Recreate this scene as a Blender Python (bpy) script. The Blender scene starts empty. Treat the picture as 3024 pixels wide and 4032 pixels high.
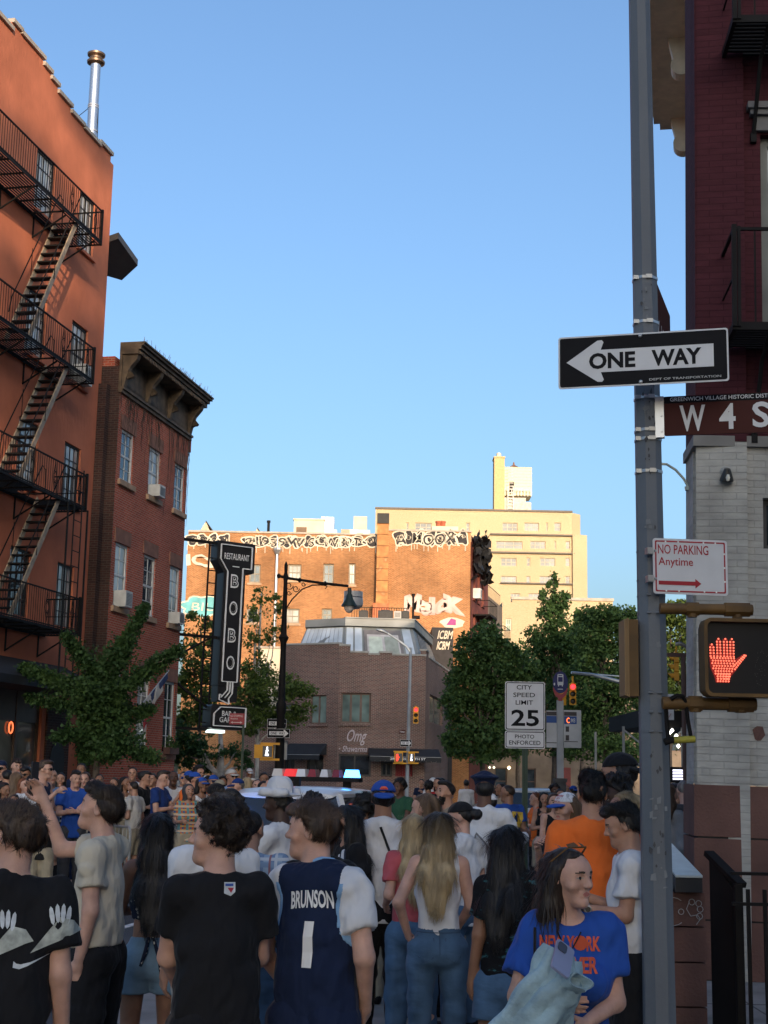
import bpy, bmesh, math, random
import numpy as np
from mathutils import Vector, Matrix, Euler, noise
from mathutils.bvhtree import BVHTree
R = math.radians
SC = bpy.context.scene
COL = SC.collection
CAMZ = 1.85
FPX = 5600.0                      # focal length in photo pixels (3024 x 4032)
cam = bpy.data.objects.new("camera", bpy.data.cameras.new("camera"))
COL.objects.link(cam)
cam.data.sensor_fit = 'VERTICAL'
cam.data.sensor_height = 36.0
cam.data.lens = 36.0*FPX/4032.0
cam.data.clip_start = 0.1
cam.data.clip_end = 6000
CROT = Matrix.Rotation(R(90)+math.atan((3050-2016)/FPX), 3, 'X') @ Matrix.Rotation(R(1.1), 3, 'Z')
cam.matrix_world = Matrix.Translation((0, 0, CAMZ)) @ CROT.to_4x4()
SC.camera = cam
SUN_EL, SUN_AZ = 12.0, 168.0      # azimuth clockwise from +Y (view direction): low sun behind the camera
SDIR = Vector((math.sin(R(SUN_AZ))*math.cos(R(SUN_EL)), math.cos(R(SUN_AZ))*math.cos(R(SUN_EL)), math.sin(R(SUN_EL))))
sun = bpy.data.objects.new("sun", bpy.data.lights.new("sun", 'SUN'))
COL.objects.link(sun)
sun.data.energy = 2.4
sun.data.angle = R(0.5)
sun.data.color = (1.0, 0.74, 0.50)
sun.rotation_euler = SDIR.to_track_quat('Z', 'Y').to_euler()
world = bpy.data.worlds.new("World")
SC.world = world
world.use_nodes = True
wn = world.node_tree
bg = wn.nodes["Background"]
sky = wn.nodes.new("ShaderNodeTexSky")
sky.sky_type = 'NISHITA'
sky.sun_disc = False
sky.sun_elevation = R(SUN_EL)
sky.sun_rotation = R(SUN_AZ)
sky.altitude = 0
sky.air_density = 1.0
sky.dust_density = 4.5
sky.ozone_density = 3.4
wn.links.new(sky.outputs[0], bg.inputs[0])
bg.inputs[1].default_value = 0.15
SC.view_settings.view_transform = 'Standard'
SC.view_settings.look = 'None'
SC.view_settings.exposure = 1.06
SC.view_settings.gamma = 1.0
SC.view_settings.use_curve_mapping = False
rng = random.Random(7)
nrng = np.random.default_rng(7)
V = Vector
def ray(px, py):
    return CROT @ V(((px-1512)/FPX, -(py-2016)/FPX, -1.0))
def at(px, py, y):
    """a point of the place seen at photo pixel px, py, y metres ahead of the camera"""
    d = ray(px, py)
    return V((0, 0, CAMZ)) + d*(y/d.y)
def px_m(y):
    return FPX/y
def onground(px, py, z=0.0):
    d = ray(px, py)
    return V((0, 0, CAMZ)) + d*((z-CAMZ)/d.z)
def unproj(px, py, M, off=0.0):
    """local (x, z) where the ray meets the plane y=off of frame M"""
    Mi = M.inverted()
    o = Mi @ V((0, 0, CAMZ))
    d = Mi.to_3x3() @ ray(px, py)
    p = o + d*((off-o.y)/d.y)
    return p.x, p.z
def frame(o, ax):
    """matrix: x along ax, z up, y to the left of ax (into a building seen from its front)"""
    x = V((ax[0], ax[1], 0)).normalized()
    y = V((-x.y, x.x, 0))
    M = Matrix.Identity(4)
    for i in range(3):
        M[i][0], M[i][1], M[i][2], M[i][3] = x[i], y[i], (0, 0, 1)[i], o[i]
    return M
def S(r, g, b):
    """sRGB 0-255 to linear"""
    f = lambda c: (c/255/12.92) if c/255 <= .04045 else ((c/255+.055)/1.055)**2.4
    return (f(r), f(g), f(b))
MATS = {}
def nodes(name):
    m = bpy.data.materials.new(name)
    m.use_nodes = True
    nt = m.node_tree
    return m, nt, nt.nodes["Principled BSDF"]
def ramp(nt, fac, stops):
    r = nt.nodes.new("ShaderNodeValToRGB")
    els = r.color_ramp.elements
    while len(els) < len(stops):
        els.new(0.5)
    for e, (p, c) in zip(els, stops):
        e.position = p
        e.color = (*c, 1) if len(c) == 3 else c
    nt.links.new(fac, r.inputs[0])
    return r.outputs[0]
def noise_tex(nt, scale, detail=4, vec=None, stretch=None):
    tc = nt.nodes.new("ShaderNodeTexCoord")
    n = nt.nodes.new("ShaderNodeTexNoise")
    n.inputs["Scale"].default_value = scale
    n.inputs["Detail"].default_value = detail
    src = tc.outputs["Object"] if vec is None else vec
    if stretch:
        mp = nt.nodes.new("ShaderNodeMapping")
        mp.inputs["Scale"].default_value = stretch
        nt.links.new(src, mp.inputs[0])
        src = mp.outputs[0]
    nt.links.new(src, n.inputs["Vector"])
    return n.outputs["Fac"]
def sc3(c, k):
    return tuple(min(1, v*k) for v in c)
def mat(name, col, rough=.6, metal=0., var=.18, scale=3., bump=0., bscale=60., spec=.4, stretch=None, bstretch=None, dirt=None, bdist=.02):
    key = (name,)
    if key in MATS:
        return MATS[key]
    m, nt, bs = nodes(name)
    f = noise_tex(nt, scale, 6, None, stretch)
    stops = [(.3, sc3(col, 1-var)), (.7, sc3(col, 1+var))]
    if dirt:
        stops = [(.25, dirt), (.42, sc3(col, 1-var)), (.75, sc3(col, 1+var))]
    nt.links.new(ramp(nt, f, stops), bs.inputs["Base Color"])
    bs.inputs["Roughness"].default_value = rough
    bs.inputs["Metallic"].default_value = metal
    bs.inputs["Specular IOR Level"].default_value = spec
    if bump:
        b = nt.nodes.new("ShaderNodeBump")
        b.inputs["Strength"].default_value = bump
        b.inputs["Distance"].default_value = bdist
        nt.links.new(noise_tex(nt, bscale, 5 if bdist < .03 else 3, None, bstretch), b.inputs["Height"])
        nt.links.new(b.outputs[0], bs.inputs["Normal"])
    MATS[key] = m
    return m
def emit(name, col, strength, base=(.02, .02, .02)):
    if (name,) in MATS:
        return MATS[(name,)]
    m, nt, bs = nodes(name)
    bs.inputs["Base Color"].default_value = (*base, 1)
    bs.inputs["Emission Color"].default_value = (*col, 1)
    bs.inputs["Emission Strength"].default_value = strength
    bs.inputs["Roughness"].default_value = .4
    MATS[(name,)] = m
    return m
def brick(name, c1, c2, mortar, bw=.21, bh=.068, ms=.010, stain=None, rough=.85, bump=.5, var=.3, stain_scale=.35):
    if (name,) in MATS:
        return MATS[(name,)]
    m, nt, bs = nodes(name)
    L = nt.links
    tc = nt.nodes.new("ShaderNodeTexCoord")
    sp = nt.nodes.new("ShaderNodeSeparateXYZ")
    L.new(tc.outputs["Object"], sp.inputs[0])
    ad = nt.nodes.new("ShaderNodeMath")
    L.new(sp.outputs[0], ad.inputs[0]); L.new(sp.outputs[1], ad.inputs[1])
    cb = nt.nodes.new("ShaderNodeCombineXYZ")
    L.new(ad.outputs[0], cb.inputs[0]); L.new(sp.outputs[2], cb.inputs[1])
    bt = nt.nodes.new("ShaderNodeTexBrick")
    L.new(cb.outputs[0], bt.inputs["Vector"])
    bt.inputs["Scale"].default_value = 1.0
    bt.inputs["Brick Width"].default_value = bw
    bt.inputs["Row Height"].default_value = bh
    bt.inputs["Mortar Size"].default_value = ms
    bt.inputs["Mortar Smooth"].default_value = .2
    bt.inputs["Bias"].default_value = -.1
    bt.inputs["Color1"].default_value = (*c1, 1)
    bt.inputs["Color2"].default_value = (*c2, 1)
    bt.inputs["Mortar"].default_value = (*mortar, 1)
    n = noise_tex(nt, stain_scale, 7)
    rp = ramp(nt, n, [(.32, (1-var,)*3), (.62, (1.0,)*3), (.8, (min(1., 1.0+var*.3),)*3)])
    mx = nt.nodes.new("ShaderNodeMix"); mx.data_type = 'RGBA'; mx.blend_type = 'MULTIPLY'
    mx.inputs[0].default_value = 1
    L.new(bt.outputs["Color"], mx.inputs[6]); L.new(rp, mx.inputs[7])
    out = mx.outputs[2]
    n2 = noise_tex(nt, 14, 3, cb.outputs[0], (.35, 1, 1))
    rp2 = ramp(nt, n2, [(.3, (.72,)*3), (.7, (1.0,)*3)])
    mx2 = nt.nodes.new("ShaderNodeMix"); mx2.data_type = 'RGBA'; mx2.blend_type = 'MULTIPLY'
    mx2.inputs[0].default_value = .8
    L.new(out, mx2.inputs[6]); L.new(rp2, mx2.inputs[7])
    out = mx2.outputs[2]
    if stain:
        n3 = noise_tex(nt, .8, 8, None, (1, 1, .25))
        r3 = ramp(nt, n3, [(.56, (0, 0, 0)), (.68, (1, 1, 1))])
        mx3 = nt.nodes.new("ShaderNodeMix"); mx3.data_type = 'RGBA'
        L.new(r3, mx3.inputs[0]); L.new(out, mx3.inputs[6])
        mx3.inputs[7].default_value = (*stain, 1)
        out = mx3.outputs[2]
    L.new(out, bs.inputs["Base Color"])
    bs.inputs["Roughness"].default_value = rough
    bs.inputs["Specular IOR Level"].default_value = .2
    b = nt.nodes.new("ShaderNodeBump")
    b.inputs["Strength"].default_value = bump
    b.inputs["Distance"].default_value = .012
    iv = nt.nodes.new("ShaderNodeMath"); iv.operation = 'SUBTRACT'; iv.inputs[0].default_value = 1
    L.new(bt.outputs["Fac"], iv.inputs[1])
    a2 = nt.nodes.new("ShaderNodeMath"); a2.operation = 'MULTIPLY_ADD'; a2.inputs[1].default_value = .5
    L.new(noise_tex(nt, 30, 4), a2.inputs[0]); L.new(iv.outputs[0], a2.inputs[2])
    L.new(a2.outputs[0], b.inputs["Height"])
    L.new(b.outputs[0], bs.inputs["Normal"])
    MATS[(name,)] = m
    return m
class MB:
    def __init__(s, M=None):
        s.v, s.f, s.mi = [], [], []
        s.M = M
        s.cur = 0
    def add(s, vs, fs, M=None):
        n = len(s.v)
        for p in vs:
            p = V(p)
            if M is not None: p = M @ p
            if s.M is not None: p = s.M @ p
            s.v.append(p)
        for f in fs:
            s.f.append([i+n for i in f]); s.mi.append(s.cur)
        return s
    def box(s, x0, x1, y0, y1, z0, z1, M=None):
        vs = [(x, y, z) for x in (x0, x1) for y in (y0, y1) for z in (z0, z1)]
        fs = [(0, 1, 3, 2), (4, 6, 7, 5), (0, 4, 5, 1), (2, 3, 7, 6), (0, 2, 6, 4), (1, 5, 7, 3)]
        return s.add(vs, fs, M)
    def cbox(s, c, d, M=None):
        return s.box(c[0]-d[0]/2, c[0]+d[0]/2, c[1]-d[1]/2, c[1]+d[1]/2, c[2]-d[2]/2, c[2]+d[2]/2, M)
    def tube(s, pts, r, n=8, cap=True, M=None, sq=1.0):
        pts = [V(p) for p in pts]
        rs = r if isinstance(r, (list, tuple)) else [r]*len(pts)
        vs, fs = [], []
        up = None
        for i, p in enumerate(pts):
            t = (pts[min(i+1, len(pts)-1)] - pts[max(i-1, 0)])
            t = t.normalized() if t.length > 1e-9 else V((0, 0, 1))
            if up is None:
                up = V((0, 0, 1)) if abs(t.z) < .9 else V((1, 0, 0))
            a = t.cross(up); a = a.normalized() if a.length > 1e-6 else t.orthogonal().normalized()
            b = a.cross(t).normalized()
            up = b
            for k in range(n):
                an = 2*math.pi*(k+.5)/n
                vs.append(p + a*math.cos(an)*rs[i] + b*math.sin(an)*rs[i]*sq)
        for i in range(len(pts)-1):
            for k in range(n):
                k2 = (k+1) % n
                fs.append((i*n+k, i*n+k2, (i+1)*n+k2, (i+1)*n+k))
        if cap:
            fs.append(tuple(range(n-1, -1, -1)))
            fs.append(tuple((len(pts)-1)*n+k for k in range(n)))
        return s.add(vs, fs, M)
    def bar(s, a, b, w, h=None, M=None):
        a, b = V(a), V(b)
        h = w if h is None else h
        t = (b-a).normalized()
        u = V((0, 0, 1)) if abs(t.z) < .95 else V((0, 1, 0))
        x = t.cross(u).normalized(); y = x.cross(t).normalized()
        vs = [p + x*sx*w/2 + y*sy*h/2 for p in (a, b) for sx, sy in ((-1, -1), (1, -1), (1, 1), (-1, 1))]
        fs = [(0, 3, 2, 1), (4, 5, 6, 7)] + [(i, (i+1) % 4, 4+(i+1) % 4, 4+i) for i in range(4)]
        return s.add(vs, fs, M)
    def lathe(s, prof, n=16, M=None):
        vs, fs = [], []
        for r, z in prof:
            for k in range(n):
                a = 2*math.pi*k/n
                vs.append((r*math.cos(a), r*math.sin(a), z))
        for i in range(len(prof)-1):
            for k in range(n):
                k2 = (k+1) % n
                fs.append((i*n+k, i*n+k2, (i+1)*n+k2, (i+1)*n+k))
        fs.append(tuple(range(n-1, -1, -1)))
        fs.append(tuple((len(prof)-1)*n+k for k in range(n)))
        return s.add(vs, fs, M)
    def prism(s, poly, y0, y1, M=None):
        """poly in local x,z (counter-clockwise seen from -y), from y0 to y1"""
        n = len(poly)
        vs = [(p[0], y0, p[1]) for p in poly] + [(p[0], y1, p[1]) for p in poly]
        fs = [tuple(range(n)), tuple(range(2*n-1, n-1, -1))]
        fs += [(i, i+n, (i+1) % n+n, (i+1) % n) for i in range(n)]
        return s.add(vs, fs, M)
    def slab(s, poly, z0, z1, M=None):
        n = len(poly)
        vs = [(p[0], p[1], z0) for p in poly] + [(p[0], p[1], z1) for p in poly]
        fs = [tuple(range(n-1, -1, -1)), tuple(range(n, 2*n))]
        fs += [(i, (i+1) % n, (i+1) % n+n, i+n) for i in range(n)]
        return s.add(vs, fs, M)
    def wall(s, x0, x1, z0, z1, holes=(), y=0., rev=.22):
        """a wall front at y with openings (xa, xb, za, zb) and their reveals"""
        xs = sorted({x0, x1, *[h[0] for h in holes], *[h[1] for h in holes]})
        zs = sorted({z0, z1, *[h[2] for h in holes], *[h[3] for h in holes]})
        xs = [x for x in xs if x0 <= x <= x1]; zs = [z for z in zs if z0 <= z <= z1]
        for i in range(len(xs)-1):
            for j in range(len(zs)-1):
                cx, cz = (xs[i]+xs[i+1])/2, (zs[j]+zs[j+1])/2
                if any(h[0] < cx < h[1] and h[2] < cz < h[3] for h in holes):
                    continue
                s.add([(xs[i], y, zs[j]), (xs[i+1], y, zs[j]), (xs[i+1], y, zs[j+1]), (xs[i], y, zs[j+1])], [(0, 1, 2, 3)])
        for a, b, c, d in holes:
            q = [(a, c), (b, c), (b, d), (a, d)]
            for k in range(4):
                p, r_ = q[k], q[(k+1) % 4]
                s.add([(p[0], y, p[1]), (p[0], y+rev, p[1]), (r_[0], y+rev, r_[1]), (r_[0], y, r_[1])], [(0, 1, 2, 3)])
        return s
    def build(s, name, m, parent=None, smooth=False, loc=None):
        me = bpy.data.meshes.new(name)
        me.from_pydata([tuple(p) for p in s.v], [], s.f)
        ms = m if isinstance(m, (list, tuple)) else [m]
        for mm in ms: me.materials.append(mm)
        if len(ms) > 1: me.polygons.foreach_set("material_index", s.mi)
        bm = bmesh.new(); bm.from_mesh(me)
        bmesh.ops.recalc_face_normals(bm, faces=bm.faces)
        bm.to_mesh(me); bm.free()
        if smooth:
            me.polygons.foreach_set("use_smooth", [True]*len(me.polygons))
            me.set_sharp_from_angle(angle=R(40))
        o = bpy.data.objects.new(name, me)
        COL.objects.link(o)
        if parent is not None: o.parent = parent
        if loc is not None: o.location = loc
        return o
def tag(o, label=None, cat=None, group=None, kind=None):
    if label: o["label"] = label
    if cat: o["category"] = cat
    if group: o["group"] = group
    if kind: o["kind"] = kind
    return o
def thing(name, label, cat, M=None, group=None):
    o = bpy.data.objects.new(name, None)
    o.empty_display_size = .3
    COL.objects.link(o)
    if M is not None:
        o.matrix_world = M if isinstance(M, Matrix) else Matrix.Translation(M)
    return tag(o, label, cat, group)
def part(name, o, m, parent, smooth=False):
    return o.build(name, m, parent, smooth)
TXT = {}
def text_mesh(body, bold=0.0, ext=.0):
    """unit-height (capitals 1.0) text as (verts, faces), lower left at 0,0, in x,y"""
    k = (body, bold, ext)
    if k in TXT: return TXT[k]
    cu = bpy.data.curves.new("t", 'FONT')
    cu.body = body
    cu.size = 1.0/0.729
    cu.offset = bold
    cu.extrude = ext
    cu.resolution_u = 3
    o = bpy.data.objects.new("t", cu)
    me = bpy.data.meshes.new_from_object(o)
    vs = [v.co.copy() for v in me.vertices]
    fs = [list(p.vertices) for p in me.polygons]
    bpy.data.meshes.remove(me); bpy.data.objects.remove(o); bpy.data.curves.remove(cu)
    if vs:
        x0 = min(v.x for v in vs); x1 = max(v.x for v in vs)
        for v in vs: v.x -= x0
        w = x1-x0
    else: w = 0
    TXT[k] = (vs, fs, w)
    return TXT[k]
def letter(mb, body, x0, x1, z0, z1, y=0., bold=.0, shear=0., M=None, thick=.0, warp=0.):
    """fit body into the rectangle x0..x1, z0..z1 of plane y (front is -y)"""
    vs, fs, w = text_mesh(body, bold, .5 if thick else 0.)
    if not vs: return
    zl = min(v.y for v in vs); zh = max(v.y for v in vs)
    kx, kz = (x1-x0)/w, (z1-z0)/max(1e-6, zh-zl)
    pts = [(x0+v.x*kx+shear*(v.y-zl)*kz, y + (-(v.z)*thick if thick else 0), z0+(v.y-zl)*kz) for v in vs]
    if warp: h_ = (z1-z0)*warp; pts = [(p[0]+h_*.5*math.sin(p[2]*4.1+p[0]*1.3), p[1], p[2]+h_*math.sin(p[0]*2.9)+h_*.6*math.sin(p[0]*7.1+1)) for p in pts]
    mb.add(pts, fs, M)
def arc(cx, cz, r, a0, a1, n=8, rz=None):
    rz = r if rz is None else rz
    return [(cx+r*math.cos(R(a0+(a1-a0)*i/n)), cz+rz*math.sin(R(a0+(a1-a0)*i/n))) for i in range(n+1)]
def rrect(x0, x1, z0, z1, r, n=4):
    return arc(x1-r, z0+r, r, -90, 0, n)+arc(x1-r, z1-r, r, 0, 90, n)+arc(x0+r, z1-r, r, 90, 180, n)+arc(x0+r, z0+r, r, 180, 270, n)
def ringplate(mb, outer, inner, y, M=None):
    n = len(outer)
    vs = [(p[0], y, p[1]) for p in outer]+[(p[0], y, p[1]) for p in inner]
    mb.add(vs, [(i, (i+1) % n, (i+1) % n+n, i+n) for i in range(n)], M)
def offs(poly, d):
    """shrink a polygon (ccw) by d along its vertex normals"""
    n = len(poly); out = []
    for i in range(n):
        a, b, c = V((*poly[i-1], 0)), V((*poly[i], 0)), V((*poly[(i+1) % n], 0))
        e1, e2 = (b-a), (c-b)
        if e1.length < 1e-9: e1 = e2
        if e2.length < 1e-9: e2 = e1
        e1.normalize(); e2.normalize()
        n1, n2 = V((-e1.y, e1.x, 0)), V((-e2.y, e2.x, 0))
        m = n1+n2
        L = m.length_squared
        m = m*(2/L) if L > .2 else n1
        out.append((b.x+m.x*d, b.y+m.y*d))
    return out
_d = ray(2650, 3072)
A = V((_d.x, _d.y, 0)).normalized()          # direction of the street on the left and along the right building's side
N = V((-A.y, A.x, 0))                        # to the left of the street axis
WMX = {}
def put(o, parent, M):
    o.parent = parent
    o.matrix_local = (parent.matrix_world.inverted() @ M) if M is not None else Matrix.Identity(4)
    return o
def piece(name, mb, m, parent, M=None, smooth=False, label=None):
    o = mb.build(name, m, None, smooth)
    if M is not None: put(o, parent, M)
    else: o.parent = parent
    if label: o["label"] = label
    return o
def glass(name, base=(.02, .03, .04), mix=.0, rough=.04, var=.5):
    if (name,) in MATS: return MATS[(name,)]
    m, nt, bs = nodes(name)
    f = noise_tex(nt, 1.1, 2)
    nt.links.new(ramp(nt, f, [(.35, sc3(base, 1-var)), (.65, sc3(base, 1+var))]), bs.inputs["Base Color"])
    bs.inputs["Roughness"].default_value = rough
    bs.inputs["Specular IOR Level"].default_value = .9
    bs.inputs["Metallic"].default_value = mix
    b = nt.nodes.new("ShaderNodeBump"); b.inputs["Strength"].default_value = .04; b.inputs["Distance"].default_value = .05
    nt.links.new(noise_tex(nt, 1.6, 2), b.inputs["Height"]); nt.links.new(b.outputs[0], bs.inputs["Normal"])
    MATS[(name,)] = m
    return m
m_asph = mat("asphalt", (.055, .058, .064), .85, var=.25, scale=1.3, bump=.5, bscale=260)
m_conc = mat("pavement concrete", (.22, .205, .19), .85, var=.26, scale=2.6, bump=.25, bscale=180)
m_white_paint = mat("road paint white", (.55, .56, .56), .7, var=.25, scale=6)
m_green_paint = mat("bike lane green", (.07, .17, .12), .8, var=.25, scale=3)
m_stucco = mat("orange stucco", (.57, .19, .105), .88, var=.17, scale=.7, bump=.6, bscale=9, spec=.15, dirt=(.43, .145, .09), bstretch=(1, 1, .4))
m_coping = mat("parapet coping", (.42, .37, .31), .8, var=.2)
m_blackiron = mat("black iron", (.011, .010, .010), .7, var=.3, spec=.15)
m_tan_iron = mat("worn tan stair paint", (.30, .24, .17), .6, var=.3, scale=5)
m_frame_dark = mat("dark window frame", (.03, .03, .032), .5)
m_frame_white = mat("white window paint", (.62, .62, .60), .5, var=.1)
m_glass = glass("window glass", (.05, .07, .09), .25)
m_glass_curt = glass("window glass over pale curtains", (.40, .40, .37), .0, .08, .35)
m_glass_blue = mat("bluish tower glass", (.13, .16, .18), .35, var=.5, scale=.25, spec=.3)
m_brick_red = brick("red house brick", (.60, .115, .06), (.45, .082, .045), (.50, .33, .24), ms=.0095, var=.3)
m_brick_side = brick("dark brick with side shade", (.10, .045, .035), (.06, .034, .03), (.12, .09, .075), var=.45)  # dark brick, with the side wall's shade put into its colour
m_brick_gray = brick("dark purple brick", (.17, .068, .052), (.085, .044, .040), (.29, .23, .20), ms=.016, bw=.215, bh=.068, var=.35)
m_brick_tan = brick("tan orange brick", (.56, .215, .075), (.32, .105, .035), (.55, .36, .19), ms=.013, var=.5, stain_scale=.3)
m_brick_yel = brick("pale yellow brick", (.62, .48, .30), (.55, .42, .25), (.60, .48, .32), ms=.01, var=.14, stain_scale=.06)
m_paintbrick_dark = brick("maroon painted brick", (.082, .021, .028), (.074, .019, .025), (.056, .014, .019), ms=.004, bw=.24, var=.2, bump=.7)
m_paintbrick_white = brick("peeling white painted brick", (.50, .48, .43), (.47, .45, .405), (.43, .41, .37), ms=.003, bw=.23, var=.30, bump=1.0, stain_scale=1.7)
m_brownstone = mat("brownstone", (.145, .072, .056), .85, var=.22, scale=1.6, bump=.4, bscale=40, dirt=(.08, .045, .04))
m_lintel = mat("rough brownstone lintel", (.26, .125, .085), .9, var=.25, scale=3, bump=.6, bscale=14)
m_sill = mat("sandstone sill", (.42, .28, .18), .85, var=.2, scale=3)
m_cornice = mat("weathered brown cornice", (.125, .085, .052), .7, var=.4, scale=3, dirt=(.05, .035, .025))
m_grey_metal = mat("grey zinc", (.19, .205, .21), .5, metal=.3, var=.15, scale=1)
m_white_wall = mat("pale render", (.66, .58, .44), .85, var=.12, scale=1)
m_black_cloth = mat("black awning cloth", (.014, .015, .018), .75, var=.3, scale=2)
m_ink_white = mat("white lettering", (.72, .72, .72), .5, var=.06)
m_spray_white = mat("white spray paint", (.62, .55, .43), .7, var=.25, scale=1.2)
m_spray_black = mat("black spray paint", (.025, .022, .025), .7, var=.3)
m_spray_pink = mat("pink white spray paint", (.60, .40, .34), .7, var=.3, scale=.8)
m_spray_teal = mat("teal spray paint", (.14, .42, .44), .7, var=.3, scale=1.5)
m_rust = mat("rusted duct", (.52, .22, .07), .7, var=.35, scale=1.5, dirt=(.62, .42, .22))
m_galv = mat("galvanised steel", (.50, .51, .52), .35, metal=.7, var=.15, scale=2)
m_tar = mat("torn black roofing", (.012, .012, .013), .6, var=.4)
m_shade_red = mat("red facade with shade in it", (.16, .045, .032), .8, var=.3, scale=1)  # red front kept darker: the shade it lies in is painted into the colour
m_greybrown = mat("grey brown facade", (.19, .15, .115), .85, var=.25, scale=1)
g = MB(); g.slab([(-900, -400), (900, -400), (900, 2500), (-900, 2500)], -.6, -.13)
tag(g.build("road", m_asph), kind='structure')
side = MB()
p0 = V((2.2, 21.0, 0)); p1 = p0 + A*120
side.slab([(-2.2, -25), (12, -25), (12, 14), (14, 60), (p1.x+9, p1.y), (p1.x, p1.y), (p0.x, p0.y), (1.6, 19.5), (.4, 17.2), (-1.2, 14.8), (-2.2, 12.0)], -.35, 0)
tag(side.build("pavement", m_conc), kind='structure')
jm = mat("pavement joint", (.085, .08, .075), .9)
jj = MB()
for k in range(0, 9):
    y = 9.5+k*1.52
    jj.box(-2.0 if y < 12 else -1.9+(y-12)*.62, 9, y, y+.014, -.05, .003)
for k in range(0, 7):
    x = -1.4+k*1.52
    jj.box(x, x+.014, -2, 12+max(0, (x+2)*1.3), -.05, .0025)
tag(jj.build("pavement_joints", jm), kind='structure')
P2 = at(684, 3040, 46.0); P2.z = 0
Mb0 = frame(P2, A)
xl = unproj(392, 3030, Mb0)[0]
Mb = Mb0 @ Matrix.Translation((xl, 0, 0))
WB = -xl                                             # width of the brick house front
Mo0 = frame(P2 + N*.55, A)
xo = (unproj(440, 700, Mo0)[0]+unproj(352, 2400, Mo0)[0])/2
Mo = Mo0 @ Matrix.Translation((xo, 0, 0))            # x = 0 at the orange building's far corner
far_side = MB(Matrix.Translation((P2.x, P2.y, 0)))
def sa(u, w): return (P2 + A*u - N*w)
lp = [sa(-70, -1), sa(-70, 4.6), sa(3.0, 4.6), sa(6.0, 2.6), sa(7.5, -30), sa(7, -31)]
fs_ = MB(); fs_.slab([(p.x, p.y) for p in lp], -.35, 0)
tag(fs_.build("far_pavement", m_conc), kind='structure')
isl = MB(); isl.slab([(-16, 76), (4.5, 76), (9, 88), (40, 240), (-60, 240), (-20, 82)], -.35, 0)
tag(isl.build("island_pavement", m_conc), kind='structure')
mk = MB()
q0, q1 = onground(380, 3462, -.13), onground(640, 3425, -.13)
for (w0, w1, m_, nm) in ((5.3, 6.9, m_green_paint, "bike_lane"), (6.98, 7.12, m_white_paint, "lane_line"), (8.6, 8.72, m_white_paint, "lane_line")):
    b = MB(); a_ = [sa(-48, w0), sa(-48, w1), sa(40, w1), sa(40, w0)]
    b.slab([(p.x, p.y) for p in a_], -.2, -.126 if nm == "bike_lane" else -.122)
    tag(b.build(nm, m_), kind='structure')
yt = MB()
for pts in ([(395, 3962), (468, 3966), (396, 4012)], [(215, 3985), (232, 3985), (215, 4040)], [(385, 3964), (402, 3962), (300, 4100), (280, 4100)]):
    pp = [onground(x, y, -.122) for x, y in pts]
    yt.slab([(p.x, p.y) for p in pp], -.2, -.122)
tag(yt.build("yield_marking", m_white_paint), kind='structure')
def window(parent, M, hole, y=.12, cols=2, rows=2, fm=None, pm=None, sill=None, lintel=None, fw=.06, mw=.025, meet=True, name="window", lint_h=.38, over=.12, sill_h=.16, sub=True):
    fm = fm or m_frame_white; pm = pm or m_glass
    a, b, c, d = hole
    f = MB()
    f.box(a, a+fw, y, y+.08, c, d); f.box(b-fw, b, y, y+.08, c, d)
    f.box(a+fw, b-fw, y, y+.08, d-fw, d); f.box(a+fw, b-fw, y, y+.08, c, c+fw)
    zm = (c+d)/2
    if meet: f.box(a+fw, b-fw, y+.012, y+.075, zm-fw*.4, zm+fw*.4)
    for i in range(1, cols):
        x = a+(b-a)*i/cols; f.box(x-mw/2, x+mw/2, y+.022, y+.058, c+fw, d-fw)
    for j in range(1, rows):
        z = c+(d-c)*j/rows
        if meet and abs(z-zm) < fw: continue
        f.box(a+fw, b-fw, y+.02, y+.06, z-mw/2, z+mw/2)
    o = piece(name, f, fm, parent, M)
    g_ = MB(); g_.box(a+fw*.5, b-fw*.5, y+.04, y+.055, c+fw*.5, d-fw*.5)
    g_.build("pane", pm, o)
    if sill is not None:
        s_ = MB(); s_.box(a-over, b+over, -.09, .11, c-sill_h, c-.004); s_.build("sill", sill, o)
    if lintel is not None:
        s_ = MB(); s_.box(a-over, b+over, -.035, .1, d+.004, d+lint_h); s_.build("lintel", lintel, o)
    return o
def pxhole(M, TL, TR, BR):
    x0, z1 = unproj(*TL, M); x1, z1b = unproj(*TR, M); z0 = unproj(*BR, M)[1]
    return (x0, x1, z0, (z1+z1b)/2)
ORH = unproj(437, 613, Mo)[1]
ob = thing("orange_stucco_building", "tall orange stucco building with stepped parapet, casement windows and fire escape at left", "building", Mo)
OW = [((53, 491), (157, 589), (130, 814)), ((319, 741), (377, 795), (366, 1023)),
      ((142, 1160), (209, 1198), (190, 1444)), ((289, 1257), (350, 1298), (336, 1534)),
      ((108, 1661), (176, 1697), (146, 1941)), ((255, 1732), (320, 1759), (300, 1990)),
      ((76, 2163), (146, 2177), (120, 2444)), ((225, 2212), (293, 2231), (271, 2471))]
holes = [pxhole(Mo, *w) for w in OW]
c1 = np.mean([[h[0], h[1]] for h in holes[0::2]], axis=0); c2 = np.mean([[h[0], h[1]] for h in holes[1::2]], axis=0)
H2 = []
for r in range(4):
    za = (holes[2*r][2]+holes[2*r+1][2])/2; zb = (holes[2*r][3]+holes[2*r+1][3])/2
    for c in (c1, c2): H2.append((c[0], c[1], za, zb))
OXL = -14.0
H2 += [(h[0]-d_, h[1]-d_, h[2], h[3]) for d_ in (3.7, 7.4) for h in H2[0::2]]
w = MB()
shop = (OXL+1.2, -2.6, .35, 3.95)
w.wall(OXL, 0, 0, ORH-.2, H2+[shop], rev=.3)
w.box(OXL, 0, .31, 12, 0, ORH-.22)
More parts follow.
